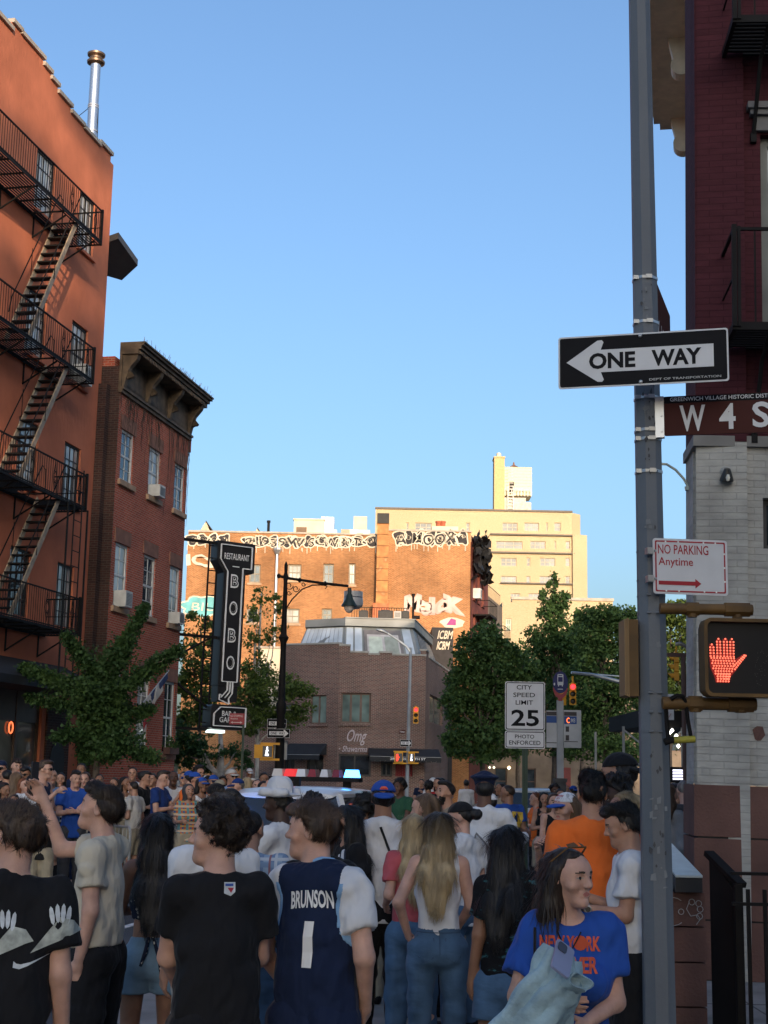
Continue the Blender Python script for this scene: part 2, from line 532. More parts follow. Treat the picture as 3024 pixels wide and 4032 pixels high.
steps = [((437, 613), (391, 589)), ((391, 589), (328, 499)), ((328, 499), (279, 423)), ((279, 423), (228, 342)), ((228, 342), (200, 285)), ((200, 285), (171, 225)), ((171, 225), (81, 125)), ((81, 125), (40, 120)), ((40, 120), (0, 112))]
cop = MB()
zprev = None
xs = [0.0]
prof = [(437, 613), (391, 575), (328, 499), (279, 423), (228, 342), (200, 290), (171, 235), (81, 125), (45, 120), (0, 112)]
for i in range(len(prof)-1):
    xa, _ = unproj(*prof[i], Mo); xb, zb = unproj(*prof[i+1], Mo)
    _, za = unproj(*prof[i], Mo)
    z = za if i else ORH
    xa = min(xa, 0)
    if i == len(prof)-2: xb = OXL
    w.box(xb, xa, .004, .34, ORH-.21, max(z, ORH-.15)-.001)
    cop.box(xb-.0, xa+.05, -.07, .40, max(z, ORH-.15), max(z, ORH-.15)+.11)
piece("wall", w, m_stucco, ob)
piece("coping", cop, m_coping, ob)
m_oc = glass('pale curtained glass with sky reflection', (.55, .53, .47), .0, .08, .3)  # pale base holds the curtains and a painted reflection of bright sky
cur_m = [m_oc, m_oc, m_oc, m_glass_curt, m_glass_curt, m_glass_curt, m_glass, m_glass_curt]
for i, h in enumerate(H2):
    window(ob, Mo, h, y=.06, cols=4, rows=4, fm=m_frame_dark, pm=cur_m[i % 8], fw=.05, mw=.024, meet=True, sill=m_stucco, sill_h=.09, over=.06)
sf = MB(); a, b, c, d = shop
m_wood = mat("storefront timber", (.075, .055, .045), .5, var=.2)
sf.box(a, b, .1, .2, 3.0, d); sf.box(a, b, .1, .2, c, c+.3)
n = 8
for i in range(n+1):
    x = a+(b-a)*i/n; sf.box(x-.07, x+.07, .08, .22, c, d)
o = piece("storefront", sf, m_wood, ob)
gl = MB(); gl.box(a, b, .14, .15, c, d); gl.build("pane", glass("shop glass", (.10, .105, .10), .1, .06, .6), o)
aw = MB(); aw.prism([(a-.3, 3.75), (b+1.1, 3.75), (b+1.1, 3.95), (a-.3, 3.95)], -1.3, -.01)
aw.add([(a-.3, -1.3, 3.95), (b+1.1, -1.3, 3.95), (b+1.1, -.01, 4.55), (a-.3, -.01, 4.55), (a-.3, -.01, 3.95), (b+1.1, -.01, 3.95)], [(0, 1, 2, 3), (0, 3, 4), (1, 5, 2)])
piece("awning", aw, m_black_cloth, ob)
br = MB(); br.box(-2.35, -.9, -.05, .02, 0, 3.6)
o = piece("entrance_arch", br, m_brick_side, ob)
ar = MB(); ar.prism([(-2.1, 0), (-1.2, 0)]+arc(-1.65, 2.1, .45, 0, 180, 8), -.07, -.045)
ar.build("doorway", mat("dark doorway", (.012, .011, .011), .6), o)
cano = MB()
cano.slab([(-8.15, 40.6), (-7.95, 42.9), (-8.7, 44.3), (-10.5, 42.6)], 17.55, 17.75)
piece("roof_canopy", cano, mat("dark canopy", (.06, .055, .05), .6), ob, Matrix.Identity(4))
F0 = at(359, 560, 42.5); F1 = at(376, 205, 42.5)
fl = thing("flue_pipe", "shiny steel chimney pipe with a round double cap on the orange roof", "chimney pipe", V((F0.x, F0.y, F0.z-.6)))
H = F1.z-F0.z+.6
m_steel = mat("bright stainless steel", (.62, .63, .64), .22, metal=.9, var=.08, scale=1)
p = MB(); p.lathe([(.165, 0), (.165, H-.45)], 20); piece("pipe", p, m_steel, fl, smooth=True)
p = MB()
for z in (.95, 1.75, 1.82): p.lathe([(.178, z), (.178, z+.05)], 20)
piece("clamp_band", p, m_galv, fl, smooth=True)
p = MB(); p.lathe([(.17, H-.46), (.28, H-.40), (.29, H-.34), (.2, H-.26), (.2, H-.2), (.28, H-.14), (.29, H-.08), (.15, H-.01)], 20)
piece("cap", p, mat("tarnished cap steel", (.19, .13, .09), .4, metal=.7), fl, smooth=True)
p = MB(); p.tube([(0, 0, 1.9), (-.9, -.1, 1.0)], .012, 5); p.tube([(.16, 0, 1.9), (.2, .0, .4)], .012, 5)
piece("stay_wire", p, m_blackiron, fl)
def railing(mb, x0, x1, y, z, h=.92, gap=.125, posts=True):
    mb.bar((x0, y, z+h), (x1, y, z+h), .035); mb.bar((x0, y, z+.06), (x1, y, z+.06), .03)
    n = max(2, int(abs(x1-x0)/gap))
    for i in range(n+1):
        x = x0+(x1-x0)*i/n; mb.bar((x, y, z+.02), (x, y, z+h), .011)
def scroll(mb, x, y, z0, z1):
    zm = (z0+z1)/2; hh = (z1-z0)/2
    mb.tube([(x, y, z0), (x+.1, y, zm), (x, y, z1)], .009, 4); mb.tube([(x, y, z0), (x-.1, y, zm), (x, y, z1)], .009, 4)
    for s in (-1, 1):
        for t in (-1, 1):
            mb.tube([(x+s*(.05-.038*math.cos(k*.6)*(1-k*.06)), y, zm+t*(.11+.055*math.sin(k*.6)*(1-k*.06))) for k in range(10)], .008, 4)
fe = thing("fire_escape", "black iron fire escape with four balconies and tan stairs on the orange facade", "fire escape", Mo)
ends = [(399, 963), (366, 1507), (336, 2009), (298, 2496)]
plat = []
for e in ends:
    plat.append(unproj(*e, Mo, -.95))
FXR = float(np.mean([p_[0] for p_ in plat]))
FXL = FXR-6.4
PZ = [p_[1] for p_ in plat]
xt = unproj(263, 915, Mo, -.6)[0]; xb = unproj(72, 1325, Mo, -.6)[0]
XT, XB = xt, min(xb, xt-1.7)
for i, z in enumerate(PZ):
    p = MB()
    for k in range(12):                              # slats of the floor
        y = -.06-k*.08
        if i < 3 and -.85 < y < -.25:
            p.box(FXL, XT-1.25, y-.013, y+.013, z-.012, z+.012); p.box(XT-.05, FXR, y-.013, y+.013, z-.012, z+.012)
        else:
            p.box(FXL, FXR, y-.013, y+.013, z-.012, z+.012)
    p.box(FXL, FXR, -.97, -.955, z-.03, z+.03); p.box(FXL, FXR, -.05, -.02, z-.07, z+.03)
    for x in np.arange(FXL, FXR+.01, .8): p.box(x-.02, x+.02, -.96, -.02, z-.05, z-.014)
    o = piece("platform", p, m_blackiron, fe)
    for x in (FXL+.6, FXL+2.3, FXR-2.2, FXR-.35):
        b = MB(); b.bar((x, -.92, z-.05), (x, 0, z-.62), .035); b.bar((x, -.02, z-.62), (x, -.02, z-.05), .035); b.build("bracket", m_blackiron, o)
    r_ = MB()
    railing(r_, FXL, FXR, -.96, z)
    r_.bar((FXR, -.96, z+.92), (FXR, -.02, z+.92), .035); r_.bar((FXR, -.96, z+.46), (FXR, -.02, z+.46), .02)
    for k in range(7): r_.bar((FXR, -.9+k*.13, z), (FXR, -.9+k*.13, z+.92), .016)
    for x in (FXR-.45, FXR-2.0, FXR-3.3): scroll(r_, x, -.965, z+.1, z+.86)
    r_.box(FXR-.03, FXR+.03, -.99, -.93, z-.05, z+.98)
    piece("railing", r_, m_blackiron, fe)
    if i < 3:
        z2 = PZ[i+1]
        s_ = MB()
        a_, b_ = V((XT, 0, z+.04)), V((XB, 0, z2+.03))
        for y in (-.27, -.85):
            s_.bar(a_+V((0, y, 0)), b_+V((0, y, 0)), .035, .15)
        st = piece("stair", s_, m_tan_iron, fe)
        t = MB()
        for k in range(1, 14):
            q = a_.lerp(b_, k/14)
            t.box(q.x-.13, q.x+.10, -.84, -.28, q.z-.015, q.z+.02)
        t.build("tread", m_blackiron, st)
        h_ = MB()
        for y in (-.24, -.88):
            h_.tube([a_+V((.45, y, .05)), a_+V((.42, y, .85)), a_+V((.2, y, .92)), a_.lerp(b_, .9)+V((0, y, .82)), a_.lerp(b_, .93)+V((-.05, y, .5))], .016, 6)
            q = a_.lerp(b_, .5); h_.bar(q+V((0, y, 0)), q+V((0, y, .85)), .014)
        h_.build("handrail", m_blackiron, st)
ld = MB()
lx = FXR-.55
for x in (lx-.24, lx+.24): ld.bar((x, -1.0, PZ[2]+1.0), (x, -1.0, PZ[3]-1.4), .045, .02)
for k in range(14):
    z = PZ[2]+.8-k*.4
    if z > PZ[3]-1.4: ld.bar((lx-.24, -1.0, z), (lx+.24, -1.0, z), .02)
piece("drop_ladder", ld, m_blackiron, fe)
ld = MB()
for x in (lx-.62, lx+.62): ld.bar((x, -1.0, PZ[2]-.0), (x, -1.0, PZ[3]-1.35), .06, .03)
ld.bar((lx-.62, -1.0, PZ[3]-1.35), (lx+.62, -1.0, PZ[3]-1.35), .05)
piece("ladder_guide", ld, m_blackiron, fe)
def bx(px, py): return unproj(px, py, Mb)
BR = thing("red_brick_house", "old red brick rowhouse with white sash windows and a heavy brown bracketed cornice", "house", Mb)
R3 = [((483, 1697), (529, 1718), (518, 1914)), ((591, 1764), (634, 1783), (624, 1979)), ((692, 1821), (730, 1838), (724, 2017))]
R2 = [((453, 2142), (505, 2155), (491, 2395)), ((567, 2185), (613, 2196), (599, 2441)), ((673, 2220), (712, 2234), (700, 2460))]
h3 = [pxhole(Mb, *q) for q in R3]; h2_ = [pxhole(Mb, *q) for q in R2]; h1 = pxhole(Mb, (646, 2680), (686, 2688), (675, 2970))
cols = []
for k in range(3):
    cs = [h3[k], h2_[k]] + ([h1] if k == 2 else [])
    cols.append((np.mean([c[0] for c in cs]), np.mean([c[1] for c in cs])))
rz = [(np.mean([h[2] for h in h3]), np.mean([h[3] for h in h3])), (np.mean([h[2] for h in h2_]), np.mean([h[3] for h in h2_])), (h1[2], h1[3])]
BRH = bx(478, 1345)[1]-.3
BH = [(c[0], c[1], z[0], z[1]) for z in rz for c in cols]
w = MB(); w.wall(0, WB, 0, BRH-.05, BH, rev=.2)
w.box(0, WB, .21, 11, 0, BRH-.1)
piece("wall", w, m_brick_red, BR)
w = MB(); w.box(-.012, .25, .003, 11, 0, BRH-.4); w.box(-.30, -.013, .30, 3, 0, BRH-1.0)
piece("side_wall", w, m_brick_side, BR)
for i, h in enumerate(BH):
    window(BR, Mb, h, y=.035, cols=2, rows=4, fm=m_frame_white, pm=[m_glass, m_glass_curt][i % 2], sill=m_sill if i < 6 else m_lintel, lintel=m_lintel, fw=.075, mw=.02, lint_h=.42, over=.13)
zc1 = BRH+.3; zc0 = unproj(500, 1555, Mb, -.1)[1]
cz = MB()
def crun(y0, z0, z1): cz.box(-.05-abs(y0)*.0, WB+.05+abs(y0)*.35, y0, .05, z0, z1)
hc = zc1-zc0
crun(-.08, zc0, zc0+.10); crun(-.13, zc0+.101, zc0+.17)
cz.box(-.04, WB+.04, -.03, .049, zc0+.171, zc1-.36)
crun(-.52, zc1-.36, zc1-.22); crun(-.60, zc1-.219, zc1-.12); crun(-.68, zc1-.119, zc1-.05); crun(-.72, zc1-.049, zc1)
co = piece("cornice", cz, m_cornice, BR)
d_ = MB()
for k in range(int(WB/.13)): d_.box(.02+k*.13, .09+k*.13, -.56, -.525, zc1-.36, zc1-.25)
d_.build("dentil", m_cornice, co)
for k in range(4):
    x = .12+k*(WB-.24)/3
    q = MB()
    q.M = Matrix.Translation((x, 0, 0)) @ Matrix(((0, 1, 0, 0), (1, 0, 0, 0), (0, 0, 1, 0), (0, 0, 0, 1)))
    q.prism([(-.03, zc0+.05), (-.1, zc0+.2), (-.16, zc0+.45), (-.25, zc0+.75), (-.46, zc1-.5), (-.5, zc1-.362), (-.03, zc1-.362)], -.11, .11)
    q.prism([(-.18, zc0+.42)]+arc(-.27, zc0+.55, .10, 200, 340, 6)+[(-.17, zc0+.75)], -.07, .07)
    q.build("bracket", m_cornice, co)
for k in range(3):
    x0 = .12+k*(WB-.24)/3+.22; x1 = .12+(k+1)*(WB-.24)/3-.22
    q = MB(); ringplate(q, [(x0, zc0+.3), (x1, zc0+.3), (x1, zc1-.5), (x0, zc1-.5)], [(x0+.08, zc0+.38), (x1-.08, zc0+.38), (x1-.08, zc1-.58), (x0+.08, zc1-.58)], -.05)
    q.build("panel_moulding", m_cornice, co)
vn = MB()
for k in range(60):
    x = rng.uniform(-.05, WB); z = zc0+rng.uniform(-.1, .25)
    pts = [V((x, -.045, z))]
    L = rng.uniform(.6, 2.2)*(1.4 if x > WB*.4 else .8)
    for j in range(8):
        x += rng.uniform(-.09, .09); z -= L/8; pts.append(V((min(WB, x), -.03-rng.uniform(0, .03), z)))
    vn.tube(pts, [.009]*4+[.005]*5, 3, cap=False)
tag(vn.build("dry_vine", mat("dry vine stems", (.075, .05, .038), .9), None), "bare dry vine stems hanging under the brick house cornice", "vine").matrix_world = Mb
tw = MB()
for k in range(90):
    x = rng.uniform(.0, WB+.3); p_ = V((x, -.6+rng.uniform(-.1, .1), zc1))
    tw.tube([p_, p_+V((rng.uniform(-.1, .12), rng.uniform(-.08, .02), rng.uniform(.05, .22)))], .006, 3, cap=False)
tag(tw.build("roof_weeds", mat("dry roof weeds", (.16, .11, .07), .9)), "thin dry weeds growing along the brick house cornice top", "weeds", kind="stuff").matrix_world = Mb
ch = MB(); x_, z_ = unproj(755, 1745, Mb); ch.box(WB-.02, WB+.42, .05, .5, z_-.3, z_+.32)
piece("brick_corbel", ch, m_brick_red, BR)
def ac_unit(M, x, z, wd, label, y0=-.30, ht=.36):
    wd *= .78
    t = thing("air_conditioner", label, "air conditioner", M @ Matrix.Translation((x, 0, z)))
    b = MB(); b.box(-wd/2, wd/2, y0, .12, 0, ht); piece("case", b, mat("ac white plastic", (.60, .60, .57), .5), t)
    b = MB()
    for k in range(9): b.box(-wd/2+.05, wd/2-.05, y0-.012, y0-.002, .05+k*(ht-.1)/9, .05+k*(ht-.1)/9+.016)
    piece("grille", b, mat("ac grille grey", (.22, .22, .22), .5), t)
    return t
g_ac = "air conditioners in house windows"
ac_unit(Mb, (cols[1][0]+cols[1][1])/2, rz[0][0]+.01, .62, "white window air conditioner in the brick house's top middle window")
ac_unit(Mb, (cols[0][0]+cols[0][1])/2, rz[1][0]+.01, .66, "white window air conditioner with dark grille in the brick house's left window", ht=.46)
ac_unit(Mb, (cols[2][0]+cols[2][1])/2, rz[1][0]+.01, .6, "white window air conditioner in the brick house's middle right window")
ac_unit(Mo, (c2[0]+c2[1])/2+.1, H2[3][2]+.02, .6, "white air conditioner behind the fire escape rail on the orange wall", y0=-.3, ht=.55)
C = [at(1103, 3040, 79.6), at(1325, 3045, 78), at(1671, 3052, 78.4), at(1762, 3054, 90)]
for c in C: c.z = 0
ZP = (3050-2587)/px_m(78)+CAMZ
sh = thing("corner_shop_building", "dark brick corner restaurant with grey mansard roof and black awnings", "building", V((C[1].x, C[1].y, 0)))
Ms = [frame(C[i], C[i+1]-C[i]) for i in range(3)]
Ls = [(C[i+1]-C[i]).length for i in range(3)]
def ph(i, x0, x1, y0, y1):
    a, zt = unproj(x0, y0, Ms[i]); b, _ = unproj(x1, y0, Ms[i]); _, zb = unproj(x1, y1, Ms[i])
    return (max(.05, a), min(Ls[i]-.05, b), max(.05, zb), zt)
m_teal_curt = glass("teal curtained window", (.10, .145, .14), .0, .12, .4)
m_brownframe = mat("brown window frame", (.11, .07, .055), .6)
hl = [[ph(0, 1223, 1286, 2737, 2849), ph(0, 1120, 1168, 2770, 2849), ph(0, 1206, 1274, 2975, 3058), ph(0, 1120, 1160, 2985, 3058)],
      [ph(1, 1344, 1462, 2727, 2849), ph(1, 1334, 1462, 2968, 3058), ph(1, 1500, 1545, 3000, 3058), ph(1, 1558, 1626, 3003, 3058)],
      [ph(2, 1692, 1743, 2733, 2860)]]
for i in range(3):
    w = MB(); w.wall(0, Ls[i], 0, ZP, hl[i], rev=.25)
    for (a, b, e) in ([(.0, Ls[0]-.02, .55)], [(0, .6, .45), (.605, 1.6, .1), (2.2, 2.9, .12)], [(0, 1.2, .3), (1.205, 4, -.0)])[i]:
        if e > 0: w.box(a, min(b, Ls[i]), .0, .3, ZP+.001, ZP+e)
    w.box(.02, Ls[i]-.02, .26, .5, 0, ZP-.02)
    piece("wall", w, m_brick_gray, sh, Ms[i])
    cp = MB()
    for (a, b, e) in ([(.0, Ls[0]-.02, .55)], [(0, .6, .45), (.605, 1.6, .1), (1.605, 2.19, .0), (2.2, 2.9, .12), (2.905, Ls[1], 0)], [(0, 1.2, .3), (1.205, Ls[2], 0)])[i]:
        cp.box(a-.02, min(b, Ls[i])+.02, -.05, .36, ZP+e+.002, ZP+e+.1)
    piece("coping", cp, mat("grey stone coping", (.30, .29, .27), .8), sh, Ms[i])
w = MB(); w.slab([(C[0].x, C[0].y), (C[1].x+.1, C[1].y+.4), (C[2].x-.1, C[2].y+.4), (C[3].x-.1, C[3].y), (C[3].x-2, C[3].y+4), (C[0].x, C[0].y+9)], ZP-.4, ZP-.3)
piece("roof", w, m_tar, sh, Matrix.Identity(4))
window(sh, Ms[0], hl[0][0], cols=2, rows=1, fm=m_brownframe, pm=m_teal_curt, meet=False, mw=.1, sill=m_brick_gray)
window(sh, Ms[0], hl[0][1], cols=2, rows=1, fm=m_brownframe, pm=m_teal_curt, meet=False, mw=.1)
window(sh, Ms[1], hl[1][0], cols=3, rows=1, fm=m_brownframe, pm=m_teal_curt, meet=False, mw=.12, fw=.09, sill=m_brick_gray)
window(sh, Ms[2], hl[2][0], cols=2, rows=1, fm=m_brownframe, pm=m_teal_curt, meet=False, mw=.2)
m_shopdark = glass("dark shop glass", (.02, .024, .03), .1, .08)
for i, k in ((0, 2), (0, 3), (1, 1), (1, 2)):
    window(sh, Ms[i], hl[i][k], cols=2, rows=1, fm=m_frame_dark, pm=m_shopdark, meet=False, mw=.08, fw=.1)
dd = MB(); a, b, c, d = hl[1][3]
for k in range(9): dd.box(a+(b-a)*k/9, a+(b-a)*(k+.8)/9, .1+.03*(k % 2), .2, 0.05, d)
piece("red_curtain", dd, mat("dark red curtain", (.16, .012, .018), .7), sh, Ms[1])
def inset(d_): 
    c = [C[0]+V((.3, d_*.8, 0)), C[1]+V((.25, d_, 0))+(C[1]-C[0]).normalized()*0, C[2]+V((-d_*.55, d_, 0)), C[3]+V((-d_*.9, .2, 0))]
    return c
zb_, zt_ = ZP-.25, (3050-2436)/px_m(78)+CAMZ
lo_, hi_ = inset(.5), inset(1.35)
lo_[0] += V((.2, 0, 0)); hi_[0] += V((.9, 0, 0))
mm = MB()
for i in range(3):
    mm.add([(*lo_[i].xy, zb_), (*lo_[i+1].xy, zb_), (*hi_[i+1].xy, zt_-.42), (*hi_[i].xy, zt_-.42)], [(0, 1, 2, 3)])
hp = inset(1.12); hp[0] += V((.8, 0, 0))
mm.slab([(p_.x, p_.y) for p_ in hp]+[(hp[3].x-1.5, hp[3].y+3), (hp[0].x, hp[0].y+7)], zt_-.42, zt_)
mm.slab([(p_.x, p_.y) for p_ in inset(1.05)][1:]+[(hp[3].x-1.5, hp[3].y+3), (hp[0].x+.5, hp[0].y+7)], zt_+.001, zt_+.06)
ma = piece("mansard_roof", mm, m_grey_metal, sh, Matrix.Identity(4))
def quadpt(i, u, v, out=.04):
    a = V((*lo_[i].xy, zb_)).lerp(V((*lo_[i+1].xy, zb_)), u); b = V((*hi_[i].xy, zt_-.42)).lerp(V((*hi_[i+1].xy, zt_-.42)), u)
    n = (V((*lo_[i+1].xy, zb_))-V((*lo_[i].xy, zb_))).cross(V((0, 0, 1))).normalized()
    return a.lerp(b, v)+n*out
inv = Matrix.Translation((-C[1].x, -C[1].y, 0))
m_sky_glass = glass("mansard glazing", (.50, .56, .62), .15, .15, .15)
def strip(name, i, u0, u1, v0, v1, m_, out=.04):
    q = MB(); ps = [quadpt(i, u0, v0, out), quadpt(i, u1, v0, out), quadpt(i, u1, v1, out), quadpt(i, u0, v1, out)]
    bs = [quadpt(i, u0, v0, .002), quadpt(i, u1, v0, .002), quadpt(i, u1, v1, .002), quadpt(i, u0, v1, .002)]
    q.add(ps+bs, [(0, 1, 2, 3), (4, 7, 6, 5), (0, 4, 5, 1), (1, 5, 6, 2), (2, 6, 7, 3), (3, 7, 4, 0)])
    return q.build(name, m_, ma)
for k in range(9): strip("glazing_strip", 0, .04+k*.102, .04+k*.102+.088, .12, .96, m_sky_glass)
strip("glazing_strip", 1, .02, .115, .05, .97, m_sky_glass); strip("glazing_strip", 1, .14, .24, .05, .97, m_sky_glass)
strip("glazing_strip", 1, .83, .95, .05, .97, m_sky_glass)
strip("window_surround", 1, .27, .80, .02, .90, mat("mansard window surround", (.16, .15, .155), .6), .10)
strip("casing", 1, .31, .76, .03, .76, mat("mansard window casing", (.42, .40, .41), .5), .14)
strip("curtained_pane", 1, .335, .52, .05, .70, mat("pale green curtain", (.46, .52, .46), .6), .16)
strip("curtained_pane", 1, .555, .74, .05, .70, mat("grey green blind", (.27, .30, .27), .5), .16)
for k in range(8): strip("louvre", 2, .18+k*.095, .18+k*.095+.06, .1, .92, mat("dark louvre", (.12, .12, .12), .5))
def awning(i, x0, x1, ztop, zbot, dp, label=None, text=None):
    q = MB()
    q.add([(x0, -.004, ztop), (x1, -.004, ztop), (x1, -dp, zbot), (x0, -dp, zbot), (x0, -.004, zbot), (x1, -.004, zbot)], [(0, 1, 2, 3), (0, 3, 4), (1, 5, 2)])
    q.box(x0, x1, -dp-.012, -dp, zbot-.22, zbot)
    n = 14
    for k in range(n): q.box(x0+(x1-x0)*k/n+.01, x0+(x1-x0)*(k+1)/n-.01, -dp-.011, -dp-.001, zbot-.28-.02*(k % 2), zbot-.221)
    o = piece("awning", q, m_black_cloth, sh, Ms[i])
    q = MB(); q.box(x0, x1, -dp-.016, -dp-.0125, zbot-.03, zbot-.005)
    q.build("piping", mat("grey awning piping", (.25, .25, .25), .6), o)
    if text:
        q = MB(); letter(q, text[0], text[1], text[2], zbot-.185, zbot-.065, -dp-.02, .02); q.build("lettering", m_ink_white, o)
u0, zt1 = unproj(1140, 2927, Ms[0]); u1, zb1 = unproj(1286, 2972, Ms[0])
awning(0, u0, u1, zt1, zb1, .8)
awning(0, .05, u0-.1, zt1+.1, zb1+.1, .7)
u0, zt1 = unproj(1450, 2945, Ms[1]); _, zb1 = unproj(1500, 2978, Ms[1])
awning(1, u0, Ls[1]+.75, zt1, zb1, 1.3, text=("281 WEST 10TH ST", Ls[1]-2.0, Ls[1]-.1))
q = MB()
x0, zt1 = unproj(1358, 2872, Ms[1]); x1, zb1 = unproj(1432, 2936, Ms[1])
letter(q, "Omg", x0, x1, zb1, zt1, -.06, .012, shear=.25, thick=.05)
x0, zt1 = unproj(1346, 2936, Ms[1]); x1, zb1 = unproj(1444, 2962, Ms[1])
letter(q, "Shawarma", x0, x1, zb1, zt1, -.06, .015, shear=.25, thick=.05)
for x in (x0-.12, x1+.2): q.box(x-.03, x+.03, -.06, -.01, (zb1+zt1)/2-.03, (zb1+zt1)/2+.03)
so = tag(q.build("shop_sign", mat("pale mauve sign letters", (.42, .36, .38), .5)), "pale script letters on dark brick above the shop door", "shop sign")
so.matrix_world = Ms[1]
w = MB(); p_a = at(953, 3038, 82.5); p_b = at(1106, 3041, 82.2); p_a.z = p_b.z = 0
Ml = frame(p_a, p_b-p_a); zt1 = unproj(1000, 2812, Ml)[1]
w.box(0, (p_b-p_a).length-.06, 0, .3, 0, zt1)
o = w.build("side_wall", m_brick_gray); o.matrix_world = Ml
tag(o, "low dark brick wall attached left of the corner restaurant", "wall")
def roofbox(px0, px1, py0, py1, D, label, m_, name="roof_unit", cat="roof unit", dp=.8, fan=True):
    a = at(px0, py1, D); b = at(px1, py0, D)
    t = thing(name, label, cat, V((a.x, D, a.z-.02)))
    wd, ht = b.x-a.x, b.z-a.z+.02
    q = MB(); q.box(0, wd, 0, dp, 0, ht); piece("case", q, m_, t)
    q = MB()
    for k in range(6): q.box(wd*.12, wd*.88, -.012, -.002, ht*(.15+k*.12), ht*(.15+k*.12)+ht*.05)
    piece("grille", q, m_frame_dark, t)
    q = MB(); q.lathe([(min(wd, dp)*.36, ht+.002), (min(wd, dp)*.36, ht+.06)], 14, Matrix.Translation((wd/2, dp/2, 0))); piece("fan_guard", q, m_frame_dark, t)
    return t
roofbox(1412, 1450, 2405, 2432, 82, "black condenser unit behind the mansard roof's middle, leftmost of four", mat("unit black", (.02, .02, .022), .6))
roofbox(1488, 1548, 2404, 2432, 82, "black condenser unit with pale lid on the corner restaurant roof", mat("unit black", (.02, .02, .022), .6))
roofbox(1551, 1580, 2407, 2432, 82, "pale grey condenser unit between black ones on the corner restaurant roof", mat("unit grey", (.45, .44, .42), .6))
roofbox(1582, 1612, 2407, 2432, 82, "small black condenser unit beside the dark vent pole on the roof", mat("unit black", (.02, .02, .022), .6))
vp = at(1626, 2434, 82); t = thing("vent_pole", "black vent pipe standing on the corner restaurant roof", "vent pipe", vp)
q = MB(); q.tube([(0, 0, -.1), (0, 0, 1.35)], .07, 8); q.lathe([(.1, 1.3), (.11, 1.42)], 10); q.tube([(0, 0, .05), (.4, 0, .05)], .1, 6); piece("pipe", q, m_blackiron, t, smooth=True)
t = thing("roof_railing", "thin black roof railing above the grey mansard", "railing", at(1385, 2432, 84))
q = MB(); Lr = at(1610, 2432, 84).x-at(1385, 2432, 84).x
q.bar((0, 0, .62), (Lr, 0, .62), .04)
for k in range(24): q.bar((Lr*k/23, 0, 0), (Lr*k/23, 0, .62), .03)
piece("rail", q, m_blackiron, t)
bb = thing("black_walled_annexe", "narrow black painted wall with white scrawl beside the mansard roof", "annexe", V((at(1712, 3050, 92).x, 92, 0)))
q = MB(); wa = at(1772, 3050, 92).x-at(1705, 3050, 92).x; za = at(1712, 2470, 92).z
q.box(-.3, wa, 0, 4, 0, za); piece("wall", q, m_spray_black, bb)
q = MB(); letter(q, "ICBM", .05, wa-.1, za-.75, za-.2, -.02, .03, shear=.2); letter(q, "ICBM", 0, wa-.3, za-1.45, za-.9, -.02, .03, shear=.2); piece("graffiti", q, m_spray_white, bb)
GD = 97.0
ga, gb_ = at(700, 3040, GD), at(1846, 3055, GD)
ga.z = gb_.z = 0
Mg = frame(ga, gb_-ga); LG = (gb_-ga).length
def gx(px, py): return unproj(px, py, Mg)
GH = gx(1500, 2045+20)[1]
GH = gx(1300, 2105)[1]
gr = thing("graffiti_building", "long tan brick building with a band of graffiti under its roof", "building", Mg)
GW = [((982, 2222), (1024, 2295)), ((1135, 2222), (1185, 2285)), ((1274, 2220), (1313, 2298)), ((1374, 2218), (1398, 2302)), ((972, 2396), (1016, 2452)), ((1124, 2396), (1178, 2455)), ((1268, 2396), (1306, 2445))]
gh = []
for a_, b_ in GW:
    xa, zt1 = gx(*a_); xb, zb1 = gx(*b_); gh.append((xa, xb, zb1, zt1))
w = MB(); w.wall(0, LG, 0, GH, gh, rev=.3); w.box(0, LG, .31, 12, 0, GH-.1)
xr0 = gx(1505, 2090)[0]
w.box(xr0, LG, .002, 12, GH-.05, GH+.35)
piece("wall", w, m_brick_tan, gr)
for i, h in enumerate(gh):
    window(gr, Mg, h, y=.15, cols=2 if i != 1 else 3, rows=2, fm=mat("dull sash paint", (.26, .23, .18), .6), pm=m_glass_curt if i % 2 else m_glass, fw=.1, mw=.05, sill=m_sill, over=.1)
cpp = MB(); cpp.box(0, xr0-.02, -.08, .3, GH+.002, GH+.12); cpp.box(xr0, LG+.05, -.08, .3, GH+.352, GH+.46); piece("coping", cpp, m_coping, gr)
def tagtext(body, x0, x1, z0, z1, back, front, y=-.03, bold=.09, fb=-.0, shear=0, outline=True):
    q = MB()
    if outline:
        letter(q, body, x0-.03, x1+.03, z0-.03, z1+.03, y, bold, shear, warp=.10); o1 = piece("graffiti", q, back, gr)
        q = MB()
    letter(q, body, x0, x1, z0+.05, z1-.05, y-.012, fb, shear, warp=.10); piece("graffiti", q, front, gr)
def gtag(body, pxa, pxb, pya, pyb, back, front, **k):
    xa, zt1 = gx(pxa, pya); xb, zb1 = gx(pxb, pyb); tagtext(body, xa, xb, zb1, zt1, back, front, **k)
q = MB()   # black underpaint blobs of the band
def blob_band(pxa, pxb, pya, pyb, n, y=-.012):
    for k in range(n):
        xa, zt1 = gx(pxa+(pxb-pxa)*k/n, pya); xb, zb1 = gx(pxa+(pxb-pxa)*(k+1.12)/n, pyb)
        cx, cz = (xa+xb)/2, (zt1+zb1)/2
        pts = []
        for j in range(20):
            a = 2*math.pi*j/20; rr = 1+.18*math.sin(3*a+k*1.7)+.08*math.sin(5*a+k)
            pts.append((cx+(xb-xa)*.56*rr*math.cos(a), cz+(zt1-zb1)*.5*rr*math.sin(a)))
        q.add([(p_[0], y-.0012*k-.002, p_[1]) for p_ in pts], [tuple(range(20))])
        wh.append((pts, y-.0012*k-.002))
wh = []
